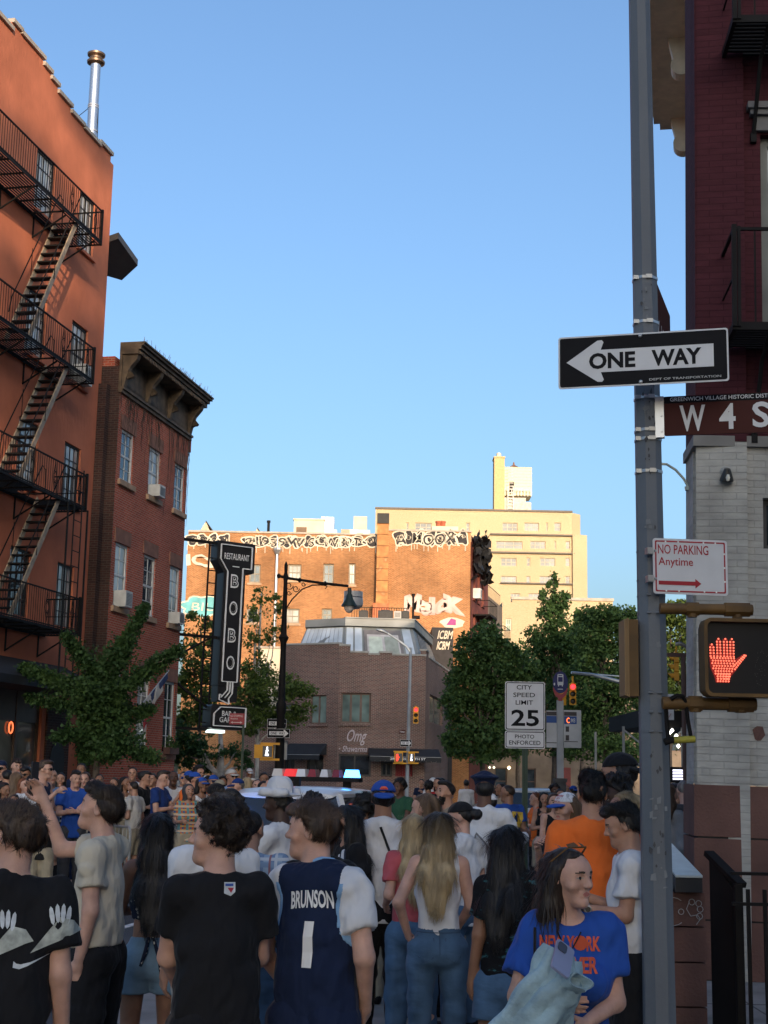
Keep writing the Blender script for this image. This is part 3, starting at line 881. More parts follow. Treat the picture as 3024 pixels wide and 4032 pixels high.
blob_band(735, 900, 2100, 2150, 4); blob_band(955, 1480, 2108, 2158, 11); blob_band(1550, 1838, 2085, 2150, 7)
piece("graffiti", q, m_spray_black, gr)
q = MB()
for pts, y in wh: ringplate(q, [(p_[0], p_[1]) for p_ in pts], offs(pts, .085), y-.022)
for pts, y in wh:     # inner strokes and drips
    cx = sum(p_[0] for p_ in pts)/20; cz = sum(p_[1] for p_ in pts)/20; k = rng.randint(0, 4)
    rr = (max(p_[0] for p_ in pts)-min(p_[0] for p_ in pts))*.22
    for t_ in range(2):
        ap = arc(cx+rng.uniform(-.5, .5)*rr, cz+rng.uniform(-.4, .4)*rr, rr*rng.uniform(.5, .9), rng.uniform(0, 360), rng.uniform(380, 600), 9)
        for i in range(9): q.bar((ap[i][0], y-.03, ap[i][1]), (ap[i+1][0], y-.03, ap[i+1][1]), .07, .01)
    for t_ in range(2):
        x = cx+rng.uniform(-1.5, 1.5)*rr; z = min(p_[1] for p_ in pts)+.1; q.box(x, x+.05, y-.03, y-.02, z-rng.uniform(.1, .5), z)
piece("graffiti", q, m_spray_white, gr)
gtag("A", 1560, 1602, 2100, 2145, m_spray_white, m_spray_black, fb=.02, bold=.14)
gtag("21939W", 965, 1200, 2112, 2155, m_spray_white, m_spray_black, fb=.02, bold=.1)
gtag("SCW80T", 1215, 1420, 2112, 2157, m_spray_white, m_spray_black, fb=.02, bold=.1)
gtag("MOOXY", 1625, 1825, 2096, 2148, m_spray_white, m_spray_black, fb=.02, bold=.1)
gtag("ICL", 735, 868, 2182, 2235, m_spray_white, m_spray_white, fb=.05, outline=False)
gtag("MalcK", 1590, 1828, 2345, 2418, m_spray_pink, mat("grey white spray", (.60, .46, .41), .7, var=.25, scale=.8), bold=.15, fb=.04)
q = MB()
pts = []
cx, cz = gx(800, 2388)
for j in range(40):
    a = 2*math.pi*j/40; rr = .92+.20*abs(math.sin(3.5*a+.4))+.05*math.sin(7*a)
    pts.append((cx+1.35*rr*math.cos(a), cz+.62*rr*math.sin(a)))
q.add([(p_[0], -.02, p_[1]) for p_ in pts], [tuple(range(40))]); piece("graffiti", q, m_spray_teal, gr)
q = MB(); ringplate(q, offs(pts, -.1), pts, -.018); letter(q, "BIU", cx-.8, cx+.85, cz-.3, cz+.25, -.035, -.005, shear=.1); piece("graffiti", q, m_spray_white, gr)
q = MB()
for (a_, b_, c_, d_) in ((1735, 1826, 2430, 2475),):
    xa, zt1 = gx(a_, c_); xb, zb1 = gx(b_, d_); pp = [((xa+xb)/2+(xb-xa)*.5*(1+.15*math.sin(3*t_*.5))*math.cos(t_*.314), (zt1+zb1)/2+(zt1-zb1)*.5*math.sin(t_*.314)) for t_ in range(20)]
    q.add([(p_[0], -.02, p_[1]) for p_ in pp], [tuple(range(20))])
piece("graffiti", q, m_spray_white, gr)
q = MB(); xa, zt1 = gx(1757, 2440); xb, zb1 = gx(1795, 2462); q.add([(xa, -.035, zb1), (xb, -.035, zb1), (xb, -.035, zt1), ((xa+xb)/2, -.035, zt1+.1)], [(0, 1, 2, 3)]); piece("graffiti", q, mat("magenta spray", (.35, .06, .22), .7), gr)
xa, zt1 = gx(1486, 2065); xb, zb1 = gx(1526, 2330)
dk = thing("exhaust_duct", "tall rusty exhaust duct with black hood climbing the graffiti wall", "duct", Mg @ Matrix.Translation(((xa+xb)/2, 0, zb1-1.9)))
hd = (xb-xa)/2; H = zt1-zb1+1.9
q = MB()
for k in range(7): q.box(-hd+.006*(k % 2), hd-.006*(k % 2), -.75, -.02, 1.0+(H-1.0)*k/7, 1.0+(H-1.0)*(k+1)/7-.03)
piece("duct_run", q, m_rust, dk)
q = MB(); q.box(-hd*1.5, hd*1.25, -1.0, -.03, 0, .98); piece("fan_box", q, mat("orange rust box", (.50, .15, .06), .7, var=.3), dk)
q = MB(); q.box(-hd*1.05, hd*1.05, -.85, .1, H-.05, H+.65); piece("hood", q, m_tar, dk)
q = MB(); xa, _ = gx(1083, 2100); 
dp = thing("drain_pipe", "grey drain pipe running down the tan brick graffiti wall", "drain pipe", Mg @ Matrix.Translation((gx(1092, 2180)[0], 0, 0)))
zt1 = gx(1092, 2178)[1]
q.tube([(0, -.12, 3), (0, -.12, zt1)], .11, 8); q.lathe([(.14, zt1-.1), (.3, zt1+.2), (.3, zt1+.35)], 8, Matrix.Translation((0, -.12, 0))); q.tube([(0, -.12, zt1), (-.02, -.1, zt1+1.1)], .05, 6); piece("pipe", q, m_galv, dp)
def gable(px0, px1, pyt, pyb, label):
    xa, zt1 = gx(px0, pyt); xb, zb1 = gx(px1, pyb); xp = xa+(xb-xa)*.42
    t = thing("roof_gable", label, "roof gable", Mg @ Matrix.Translation((xa, 2.5, GH)))
    h = zt1-GH+.3; L = xb-xa
    q = MB(); q.prism([(0, -.3), (L*.75, -.3), (L*.42, h-.06)], 0, 3.5); piece("wall", q, mat("peeling cream render", (.66, .58, .42), .85, var=.25, scale=1.4, dirt=(.35, .28, .2)), t)
    q = MB(); q.add([(L*.42, -.1, h), (L*.42, 3.6, h), (L, 3.6, -.3), (L, -.1, -.3), (L*.42, -.1, h-.08), (L*.42, 3.6, h-.08), (L*.93, 3.6, -.3), (L*.93, -.1, -.3)], [(0, 3, 2, 1), (0, 4, 7, 3), (4, 5, 6, 7), (1, 2, 6, 5)]); piece("roof", q, m_tar, t)
gable(745, 858, 2040, 2095, "white peeling gable with black roof slope at the roof's left end")
gable(968, 1045, 2068, 2105, "smaller cream gable with dark roof edge beside the vent stack")
vs_ = thing("vent_stack", "slim dark vent stack on the roof right of the small gable", "vent stack", Mg @ Matrix.Translation((gx(1047, 2100)[0], 2, GH)))
q = MB(); hh = gx(1047, 2055)[1]-GH+.35; q.tube([(0, 0, -.1), (0, 0, hh)], .1, 8); q.lathe([(.13, hh-.05), (.13, hh+.1)], 8); piece("pipe", q, m_blackiron, vs_)
bk = thing("roof_bulkhead", "cream rooftop bulkhead with a brown door beside the ducts", "bulkhead", Mg @ Matrix.Translation((gx(1149, 2100)[0], 2, GH)))
bw_ = gx(1273, 2100)[0]-gx(1149, 2100)[0]; bh_ = gx(1149, 2049)[1]-GH+.4
q = MB(); q.box(0, bw_, 0, 4, -.2, bh_); q.box(-.06, bw_+.06, -.06, 4.06, bh_+.001, bh_+.1); piece("wall", q, m_white_wall, bk)
q = MB(); q.box(bw_*.08, bw_*.42, -.03, -.004, -.1, bh_*.62); piece("door", q, mat("brown bulkhead door", (.16, .10, .06), .6), bk)
def rduct(px0, px1, pyt, label, m_):
    t = thing("roof_duct", label, "duct", Mg @ Matrix.Translation((gx(px0, 2100)[0], 2.2, GH)))
    L = gx(px1, 2100)[0]-gx(px0, 2100)[0]; h = gx(px0, pyt)[1]-GH+.4
    q = MB(); q.box(L*.15, L*.75, 0, 1.2, h*.45, h); piece("cowl", q, m_, t)
    q = MB(); q.box(0, L*.9, .05, 1.3, -.2, h*.44); piece("body", q, m_galv, t)
    q = MB(); q.box(L*.3, L*.6, -.02, -.002, .05, h*.32); piece("louvre", q, m_white_wall, t)
rduct(1245, 1330, 2035, "boxy steel roof duct with grey cowl right of the bulkhead", m_galv)
rduct(1330, 1390, 2085, "low round-shouldered steel duct between two taller roof ducts", mat("tan duct", (.40, .33, .22), .5))
rduct(1375, 1465, 2032, "tall pale roof duct near the black chimney hood", m_white_wall)
def pot(px, label):
    t = thing("chimney_pot", label, "chimney pot", Mg @ Matrix.Translation((gx(px, 2090)[0], 1.5, GH+.3)))
    q = MB(); q.lathe([(.2, 0), (.17, .9), (.21, .95), (.21, 1.05)], 10); piece("pot", q, mat("terracotta pot", (.45, .13, .07), .8), t, smooth=True)
pot(1729, "left terracotta chimney pot of a pair on the graffiti roof"); pot(1747, "right terracotta chimney pot of a pair on the graffiti roof")
bx2 = thing("roof_shed", "low tagged rooftop shed under the twin terracotta pots", "shed", Mg @ Matrix.Translation((gx(1703, 2090)[0], 1.2, GH+.3)))
q = MB(); q.box(0, gx(1808, 2090)[0]-gx(1703, 2090)[0], 0, 3, 0, .65); piece("wall", q, m_white_wall, bx2)
p_s = gb_.copy(); p_e = at(1972, 3056, 112); p_e.z = 0
Mgs = frame(p_s+V((.03, 0, 0)), p_e-p_s); LS = (p_e-p_s).length
zz = unproj(1846, 2110, Mgs)[1]
gs = thing("dark_red_tenement", "dark red fronted tenement with torn black cornice and fire escape", "building", Mgs)
L1 = LS*.52
hs = [(x, x+1.0, z, z+1.9) for x in (1.0, 2.9, 4.9) for z in (4.2, 7.6, 11.0, 14.0) if x+1 < L1]
w = MB(); w.wall(0, L1, 0, zz+.2, hs, rev=.25); w.box(0.02, L1, .26, 8, 0, zz); piece("wall", w, m_shade_red, gs)
for h in hs: window(gs, Mgs, h, y=.15, cols=1, rows=2, fm=m_frame_dark, pm=m_glass, sill=m_shade_red, lintel=m_shade_red, fw=.08)
q = MB()
for k in range(130):
    x = rng.uniform(.0, 5.0); z = zz+1.0-abs(x-2.4)*.55-rng.uniform(0, 2.6); s_ = rng.uniform(.18, .55)
    Mx = Matrix.Translation((x, -.15-rng.uniform(0, .55), z)) @ Euler((rng.uniform(-1, 1), rng.uniform(-1, 1), rng.uniform(-1, 1))).to_matrix().to_4x4()
    q.add([(-s_, 0, -s_*.6), (s_*.7, .06, -s_*.5), (s_, .0, s_*.5), (0, -.08, s_*.8), (-s_*.8, .05, s_*.4)], [(0, 1, 2, 3, 4)], Mx)
    q.add([(-s_, .02, -s_*.6), (s_*.7, .08, -s_*.5), (s_, .02, s_*.5), (0, -.06, s_*.8), (-s_*.8, .07, s_*.4)], [(4, 3, 2, 1, 0)], Mx)
piece("torn_cornice", q, m_tar, gs)
w = MB(); hs2 = [(L1+x, L1+x+.9, z, z+1.8) for x in (.8, 2.6, 4.6) for z in (4.2, 7.6, 10.8) if L1+x+1 < LS]
w.wall(L1+.01, LS, 0, zz-3.0, hs2, rev=.25); w.box(L1+.01, LS, .26, 8, 0, zz-3.1)
gy = thing("grey_tenement", "grey brown tenement beyond the torn black cornice", "building", Mgs)
piece("wall", w, m_greybrown, gy)
for h in hs2: window(gy, Mgs, h, y=.15, cols=1, rows=2, fm=m_frame_dark, pm=m_glass, fw=.08)
q = MB(); railing(q, L1+.2, LS-.3, .1, zz-3.0, .9, .3); piece("roof_railing", q, m_blackiron, gy)
def small_escape(xa, xb, zs, label):
    t = thing("fire_escape", label, "fire escape", Mgs)
    for z in zs:
        q = MB(); q.box(xa, xb, -1.1, -.02, z-.05, z+.05)
        for k in range(3): x = xa+.1+k*(xb-xa-.2)/2; q.bar((x, -1.05, z), (x, 0, z-.8), .06)
        piece("platform", q, m_blackiron, t)
        q = MB(); railing(q, xa, xb, -1.08, z+.05, .95, .22); q.bar((xa, -1.08, z+1), (xa, 0, z+1), .05); q.bar((xb, -1.08, z+1), (xb, 0, z+1), .05); piece("railing", q, m_blackiron, t)
    q = MB()
    for i in range(len(zs)-1):
        for y in (-.3, -.8): q.bar((xb-.4, y, zs[i]), (xa+.4, y, zs[i+1]), .06, .1)
        for k in range(1, 9):
            f = k/9; q.box(xb-.4+(xa-xb+.8)*f-.1, xb-.4+(xa-xb+.8)*f+.1, -.8, -.3, zs[i]+(zs[i+1]-zs[i])*f-.02, zs[i]+(zs[i+1]-zs[i])*f+.02)
    piece("stair", q, m_blackiron, t)
small_escape(1.6, 5.2, [12.9, 9.6, 6.2], "dark fire escape on the dark red tenement")
small_escape(L1+1.0, L1+4.4, [11.9, 8.6], "dark fire escape jutting from the grey tenement over trees")
t = thing("air_conditioner", "white air conditioner on the dark red tenement wall", "air conditioner", Mgs @ Matrix.Translation((1.1, 0, 14.0)))
q = MB(); q.box(0, .75, -.5, .1, 0, .7); piece("case", q, mat("ac white plastic", (.60, .60, .57), .5), t)
q = MB(); q.box(.08, .67, -.515, -.502, .1, .6); piece("grille", q, mat("ac grille grey", (.22, .22, .22), .5), t)
cb = thing("cream_rear_building", "plain cream rendered wall behind the trees left of the mansard", "building", V((at(1000, 3040, 90).x, 90, 0)))
cw = at(1125, 3040, 90).x-at(1000, 3040, 90).x; chh = at(1060, 2545, 90).z
q = MB(); q.box(0, cw, 0, 5, 0, chh-.12); piece("wall", q, m_white_wall, cb)
q = MB(); q.box(-.1, cw+.1, -.1, 5.1, chh-.119, chh); piece("coping", q, m_coping, cb)
TD = 235.0
tl, tr = at(1458, 3050, TD), at(2258, 3064, TD)
tl.z = tr.z = 0
Mt = frame(tl, V((1, .0, 0))); LT = tr.x-tl.x
tw_ = thing("pale_apartment_tower", "large pale yellow apartment block with setbacks and a rooftop water tank house", "apartment building", Mt)
def tx(px, py): return unproj(px, py, Mt)
TH = tx(1900, 2012)[1]
rows_y = [(2058, 2092), (2130, 2162), (2196, 2230), (2268, 2300), (2336, 2372), (2404, 2440)]
cols_x = [(1590, 1602), (1634, 1700), (1835, 1850), (1886, 1938), (1976, 2038), (2062, 2088), (2128, 2150), (2182, 2210)]
rows_c = {0: [(1600, 1609), (1634, 1700), (1835, 1849), (1978, 2038), (2064, 2122), (2150, 2158), (2182, 2208)],
          1: [(1953, 2058), (2087, 2148), (2183, 2190), (2227, 2250)],
          2: [(1972, 2034), (2074, 2088), (2126, 2186), (2226, 2250)],
          3: [(1972, 2034), (2072, 2088), (2124, 2190), (2226, 2250)],
          4: [(2010, 2048), (2080, 2140), (2226, 2256)],
          5: [(1990, 2010), (2110, 2140)]}
th = []
for r, cs in rows_c.items():
    for a_, b_ in cs:
        xa, zt1 = tx(a_, rows_y[r][0]); xb, zb1 = tx(b_, rows_y[r][1]); th.append((xa, min(xb, LT-.4), zb1, zt1))
w = MB(); w.wall(0, LT, 0, TH, th, rev=.35); w.box(0, LT, .36, 20, 0, TH-.1)
piece("wall", w, m_brick_yel, tw_)
w = MB(); z1_ = TH; xe = tx(2290, 2060)[0]
w.slab([(LT+.01, .0), (xe, 1.6), (xe, 18), (LT+.01, 18)], 0, z1_-.02)
z2_ = tx(2300, 2105)[1]
w.slab([(LT-.0, -.6), (xe+1.0, .8), (xe+1.6, 18), (LT, 18)], 0, z2_)
piece("end_wing", w, m_brick_yel, tw_)
cp = MB()
cp.box(-.1, LT+.05, -.25, .36, TH+.002, TH+.3)
for py in (2103, 2174): 
    zz_ = tx(1900, py)[1]; cp.box(tx(1930, py)[0], LT+.3, -.5, -.01, zz_-.12, zz_+.12)
zz_ = tx(2100, 2298)[1]; cp.box(tx(1970, 2298)[0], LT, -.5, -.01, zz_-.1, zz_+.1)
piece("parapet_band", cp, mat("dark parapet flashing", (.14, .12, .10), .7), tw_)
for h in th:
    wide = h[1]-h[0] > 1.5
    window(tw_, Mt, h, y=.2, cols=3 if wide else 1, rows=2, fm=mat("dull tower window frame", (.42, .37, .28), .6), pm=m_glass_blue, fw=.12, mw=.10)
q = MB(); xa, zt1 = tx(1762, 2000); xb, _ = tx(1970, 2000); q.box(xa, xb, 3, 12, TH, tx(1850, 1993)[1]); piece("penthouse", q, m_white_wall, tw_)
q = MB(); xa, zt1 = tx(1952, 1787); xb, _ = tx(1993, 1787); q.box(xa, xb, 3, 6, TH-.1, zt1); q.box(xa-.1, xb+.1, 2.9, 6.1, zt1+.002, zt1+.25); piece("stack", q, mat("tan stack brick", (.58, .40, .20), .85, var=.1), tw_)
fl2 = MB(); xf, zf = tx(1973, 1762); fl2.tube([(xf, 4.5, zt1), (xf, 4.5, zf)], .42, 10); piece("flue", fl2, mat("cream flue", (.75, .68, .48), .6), tw_, smooth=True)
q = MB(); xa, zt1 = tx(1993, 1822); xb, _ = tx(2104, 1822); xm, zm_ = tx(2000, 1932)
hl_ = tx(2014, 1878); hr_ = tx(2033, 1925)
q.wall(xa+.005, xb, zm_, zt1, [(hl_[0], hr_[0], hr_[1], hl_[1])], y=4, rev=.5); q.box(xa+.005, xb, 4.51, 9, zm_, zt1-.02); th_o = piece("tank_house", q, mat("cream siding", (.76, .66, .46), .8, var=.06), tw_)
q = MB()
for k in range(9): q.box(xa, xb, 3.97, 3.995, zm_+k*(zt1-zm_)/9, zm_+k*(zt1-zm_)/9+.05)
q.box(xa, xb, 3.96, 9, zt1+.002, zt1+.15)
piece("siding_line", q, mat("siding shadow line", (.60, .52, .36), .8), tw_)
q = MB(); q.box(hl_[0], hr_[0], 4.3, 4.4, hr_[1], hl_[1]); piece("dark_opening", q, m_tar, tw_)
q = MB(); q.lathe([(1.6, 0), (1.2, .35), (.2, .95), (.08, 1.5)], 12, Matrix.Translation((tx(2037, 1822)[0], 6.5, zt1+.1))); piece("tank_roof", q, mat("brown tank cap", (.20, .11, .07), .7), tw_)
q = MB(); xa2, _ = tx(1990, 1932); xb2, _ = tx(2078, 1932); q.box(xa2, xb2, 3.2, 8, TH-.1, tx(2030, 1945)[1]); q.box(xb2+.01, tx(2100, 1932)[0], 3.4, 8, TH-.1, tx(2030, 1962)[1]); piece("tank_base", q, mat("grey plant room", (.50, .47, .42), .7), tw_)
q = MB()
xl_ = tx(2006, 1932)[0]
for x in (xl_, xl_+.9): q.bar((x, 2.9, TH), (x, 2.9, tx(2006, 1900)[1]), .14)
for k in range(16): q.bar((xl_, 2.9, TH+k*.55), (xl_+.9, 2.9, TH+k*.55), .1)
for k in range(9):
    x = tx(1995+k*13, 1932)[0]; q.bar((x, 3.1, zm_-.3), (x, 3.1, zm_+.9), .1)
q.bar((xa2, 3.1, zm_+.9), (tx(2100, 1932)[0], 3.1, zm_+.9), .12)
piece("roof_ladder", q, mat("pale steel ladder", (.62, .60, .55), .5), tw_)
lw = thing("pale_low_wing", "lower pale yellow brick wing behind the tall pointed trees", "building", V((at(2015, 3060, 150).x, 150, 0)))
q = MB(); q.box(0, at(2420, 3060, 150).x-at(2015, 3060, 150).x, 0, 8, 0, at(2100, 2362, 150).z); piece("wall", q, m_brick_yel, lw)
q = MB(); q.box(-.1, at(2420, 3060, 150).x-at(2015, 3060, 150).x+.1, -.15, .5, at(2100, 2362, 150).z+.002, at(2100, 2362, 150).z+.3); piece("coping", q, m_coping, lw)
lw2 = thing("pale_side_block", "narrow pale block with a green window beside the tenement fire escape", "building", V((at(1975, 3060, 140).x, 140, 0)))
wz = at(2000, 2370, 140).z; ww = at(2052, 3060, 140).x-at(1975, 3060, 140).x
hw = (at(1990, 3000, 140).x-at(1975, 3000, 140).x, at(2012, 3000, 140).x-at(1975, 3000, 140).x, at(1990, 2485, 140).z, at(1990, 2435, 140).z)
q = MB(); q.wall(0, ww, 0, wz, [hw]); q.box(0, ww, .25, 6, 0, wz-.01); piece("wall", q, m_brick_yel, lw2)
window(lw2, lw2.matrix_world, hw, fm=mat("cream window frame", (.66, .60, .46), .6), pm=mat("green blind", (.20, .30, .24), .5), fw=.1)
fr = thing("brown_street_front", "dim brown row of house fronts under the right hand trees", "row houses", V((at(1790, 3056, 105).x, 105, 0)))
Lf = at(2480, 3060, 105).x-at(1790, 3056, 105).x
hf = [(x, x+.9, z, z+1.9) for x in np.arange(.8, Lf-1, 2.1) for z in (.6, 4.2)]
q = MB(); q.wall(0, Lf, 0, 7.5, hf, rev=.2); q.box(0, Lf, .21, 5, 0, 7.4); piece("wall", q, m_greybrown, fr)
for h in hf: window(fr, fr.matrix_world, h, y=.12, cols=1, rows=2, fm=m_brownframe, pm=m_glass, fw=.08)
rd = MB(); rd.box(Lf*.56, Lf*.66, -.25, -.01, 0, 2.6); piece("red_door", rd, mat("red door", (.16, .03, .03), .6), fr)
fr2 = thing("dark_corner_block", "dark shaded block at the far end of the right street", "building", V((at(2480, 3066, 120).x, 120, 0)))
Lf = 14
hf = [(x, x+1.1, z, z+1.9) for x in np.arange(.8, Lf-1, 2.4) for z in (.6, 4.2, 7.6)]
q = MB(); q.wall(0, Lf, 0, 9.5, hf, rev=.2); q.box(0, Lf, .21, 5, 0, 9.4); piece("wall", q, m_greybrown, fr2)
for h in hf: window(fr2, fr2.matrix_world, h, y=.12, cols=1, rows=2, fm=m_brownframe, pm=m_glass, fw=.08)
RD = 14.0
pc = at(2730, 3060, RD); pc.z = 0
Mr = frame(pc, V((math.cos(R(5)), -math.sin(R(5)), 0))) @ Matrix.Rotation(R(1.0), 4, "Y")
def rx(px, py, off=0.): return unproj(px, py, Mr, off)
zb1 = rx(2800, 3088)[1]; zb2 = rx(2850, 1742)[1]
RB = thing("maroon_corner_building", "dark maroon painted brick corner building with white painted ground storey", "building", Mr)
LR = 9.0
hw1 = (rx(2994, 600)[0], rx(2994, 600)[0]+1.05, rx(3000, 1290)[1], rx(3000, 530)[1])
hw0 = (rx(3005, 2060)[0], rx(3005, 2060)[0]+.9, rx(3010, 2160)[1]-.0, rx(3010, 1960)[1])
w = MB(); w.wall(0, LR, zb2+.06, 18.5, [hw1], rev=.2); w.box(0, LR, .22, .8, zb2+.06, 18.4); w.box(0, .3, .004, .25, zb2+.07, 18.4)
piece("upper_wall", w, m_paintbrick_dark, RB)
w = MB(); w.wall(0.0, LR, zb1, zb2-.05, [hw0], rev=.2); w.box(0, LR, .22, .8, zb1, zb2-.05)
piece("lower_wall", w, m_paintbrick_white, RB)
w = MB(); w.box(-.03, LR, -.05, .8, zb2-.049, zb2+.059); piece("belt_course", w, mat("grey belt stone", (.20, .19, .175), .8), RB)
w = MB()
zz_ = [0, .55, rx(2800, 3298)[1], zb1]
for i in range(3):
    n_ = 4 if i else 3
    for k in range(n_):
        w.box(-.035+LR*k/n_+.004, -.035+LR*(k+1)/n_-.004, -.045, .8, zz_[i]+.012, zz_[i+1]-.006)
piece("base", w, m_brownstone, RB)
w = MB(); w.box(0, LR, -.03, .5, 0, zb1-.01); piece("base_joint", w, m_tar, RB)
chips = MB()
for k in range(13):
    x, z = rng.uniform(.5, 1.7), rng.uniform(.9, zb1+.1) if k < 9 else rng.uniform(zb1+.05, zb1+.6)
    n_ = rng.randint(6, 9); s_ = rng.uniform(.02, .07)
    chips.add([(x+s_*rng.uniform(.5, 1.2)*math.cos(2*math.pi*j/n_), -.047 if z < zb1 else -.006, z+s_*1.4*rng.uniform(.5, 1.2)*math.sin(2*math.pi*j/n_)) for j in range(n_)], [tuple(range(n_))])
    chips.cur = 1 if k >= 8 else 0
piece("paint_scar", chips, [mat("pale paint scar", (.42, .41, .38), .8), m_brownstone], RB)
_d = ray(2728, 3074); AR = V((_d.x, _d.y, 0)).normalized()      # the right building's own side street
MA = frame(pc, AR) @ Matrix.Rotation(R(1.0), 4, "X")
w = MB(Mr.inverted() @ MA); w.box(.01, 34, -.5, -.02, zb2, 18.4)
piece("side_wall", w, m_paintbrick_dark, RB)
w = MB(Mr.inverted() @ MA); w.box(.01, 34, -.5, -.02, 0, zb2-.01)
piece("side_wall", w, m_paintbrick_white, RB)
window(RB, Mr, hw1, y=.1, cols=1, rows=2, fm=mat("grey green sash", (.16, .165, .15), .6), pm=m_glass, fw=.09, sill=mat("grey belt stone", (.20, .19, .175), .8))
window(RB, Mr, hw0, y=.1, cols=1, rows=1, fm=m_frame_dark, pm=m_glass, fw=.05, meet=False)
q = MB(); xa, zt1 = rx(2938, 420); zb_l = rx(2960, 522)[1]
q.box(xa, xa+1.6, -.13, -.005, zt1-.07, zt1); q.box(xa+.03, xa+1.57, -.10, -.005, zt1-.13, zt1-.071); q.box(xa+.07, xa+1.5, -.055, -.004, zb_l, zt1-.131)
piece("window_hood", q, mat("grey window hood", (.15, .145, .145), .7), RB)
q = MB(); q.box(-.06, .0, .3, .34, 0, 17); 
m_cor2 = mat("cream painted cornice", (.66, .56, .40), .7, var=.12, scale=4)
zc_ = 16.3
cc = MB(Mr.inverted() @ MA)
y1_, y2_ = .0, 1.0
cc.box(-1, 17.5, y1_, .75, zc_+.55, zc_+.75); cc.box(-1, 17.6, y1_, .9, zc_+.751, zc_+.95); cc.box(-1, 17.65, y1_, 1.0, zc_+.951, zc_+1.1)
cc.box(-1, 17.3, y1_, .12, zc_-.6, zc_+.549)
pcn = piece("side_cornice", cc, m_cor2, RB)
for x in (17.1, 13.4, 9.7):
    q = MB(Mr.inverted() @ MA @ Matrix.Translation((x, 0, 0)) @ Matrix(((0, 1, 0, 0), (1, 0, 0, 0), (0, 0, 1, 0), (0, 0, 0, 1))))
    q.prism([(.0, zc_-.4)]+arc(.22, zc_-.05, .22, 250, 400, 8)+[(.5, zc_+.548), (.0, zc_+.548)], -.16, .16)
    q.build("bracket", m_cor2, pcn)
sh_ = MB(Mr.inverted() @ MA)
for z0_, z1_ in ((13.1, 14.7), (9.2, 10.9), (4.35, 4.45), (3.4, 4.0)):
    sh_.box(12, 13.3, .0, .12, z0_, z1_)
piece("side_hood", sh_, mat("grey window hood", (.15, .145, .145), .7), RB)
gl_ = thing("gooseneck_arm", "thin pale curved lamp arm between the pole and the corner building", "lamp arm", at(2716, 1920, 14.6))
q = MB(); pts = [at(2584, 1826, 14.6), at(2625, 1828, 14.6), at(2660, 1850, 14.6), at(2692, 1885, 14.6), at(2714, 1924, 14.6)]
b0 = at(2716, 1920, 14.6); q.tube([p_-b0 for p_ in pts], .014, 6)
q.lathe([(.045, -.02), (.05, .02)], 8, Matrix.Translation(pts[-1]-b0)); piece("arm", q, mat("pale lamp arm", (.45, .48, .42), .5), gl_)
xl2, zl2 = rx(2856, 1862)
wl = thing("wall_lamp", "small black bulb lamp on the peeling white painted wall", "wall lamp", Mr @ Matrix.Translation((xl2, 0, zl2)))
q = MB(Matrix.Rotation(R(90), 4, 'X')); q.lathe([(.065, 0), (.062, .03), (.03, .07), (.028, .1)], 14); piece("base", q, m_paintbrick_white, wl, smooth=True)
q = MB(Matrix.Translation((.0, -.11, -.02)) @ Matrix.Rotation(R(25), 4, 'X')); q.lathe([(.03, .04), (.045, .0), (.066, -.06), (.07, -.085), (.05, -.088)], 14); piece("shade", q, mat("black lamp shade", (.02, .02, .02), .35), wl, smooth=True)
q = MB(Matrix.Translation((0, -.16, -.10)) @ Matrix.Rotation(R(25), 4, 'X')); q.lathe([(.012, .05), (.022, .02), (.015, -.012), (.004, -.02)], 10); piece("bulb", q, mat("frosted bulb", (.75, .72, .62), .2), wl, smooth=True)
def balcony(px0, pyf, label, rail_top=None):
    x0, z = unproj(px0, pyf, Mr, -.6)
    t = thing("fire_escape", label, "fire escape", Mr @ Matrix.Translation((x0, 0, z)))
    q = MB()
    for k in range(10): q.box(0, 3.0, -.03-k*.075-.02, -.03-k*.075+.02, -.012, .012)
    q.box(0, 3, -.78, -.75, -.05, .03); q.box(-.02, .02, -.78, 0, -.05, .03)
    o = piece("platform", q, m_blackiron, t)
    q = MB(); q.tube([(.35, -.7, -.04), (.32, -.4, -.25), (.30, -.02, -.95)], .022, 6); q.box(.27, .33, -.06, -.01, -1.0, -.9); q.build("bracket", m_blackiron, o)
    q = MB(); q.bar((0, -.77, .98), (3, -.77, .98), .03); q.bar((0, -.77, .98), (0, 0, .98), .03); q.bar((0, -.77, .5), (0, 0, .5), .016)
    for k in range(16): q.bar((k*.2, -.77, 0), (k*.2, -.77, .98), .016)
    q.box(-.022, .022, -.8, -.75, -.02, 1.02); q.box(.03, .06, -.8, -.77, -.02, 1.0)
    piece("railing", q, m_blackiron, t)
balcony(2882, 1300, "black iron balcony on the maroon wall above the street sign")
balcony(2882, 105, "upper black iron balcony on the maroon wall at the top edge")
sp_ = at(2646, 3560, 10.8)
pd = thing("stone_pedestal", "brownstone stoop pillar with a pale chalk tag beside the grey pole", "pillar", V((sp_.x-.12, 10.8, 0)))
wd = at(2776, 3560, 10.8).x-sp_.x+.12; zt1 = at(2700, 3512, 10.8).z
q = MB(); zc = [0, zt1*.22, zt1*.52, zt1*.76, zt1]
for i in range(4): q.box(0, wd, 0, 1.6, zc[i]+.008, zc[i+1]-.004)
piece("stone_block", q, m_brownstone, pd)
q = MB()
def chalk(pts): 
    for i in range(len(pts)-1): q.bar((pts[i][0], -.006, pts[i][1]), (pts[i+1][0], -.006, pts[i+1][1]), .006, .004)
c0 = wd*.62; zc0_ = zt1*.865
chalk([(c0+.0+.10*math.cos(a*.3)*1.0-.1, zc0_+.1*math.sin(a*.3)) for a in range(3, 19)])
chalk([(c0+.02+.02*math.cos(a*.6)-.06, zc0_+.02*math.sin(a*.6)) for a in range(12)])
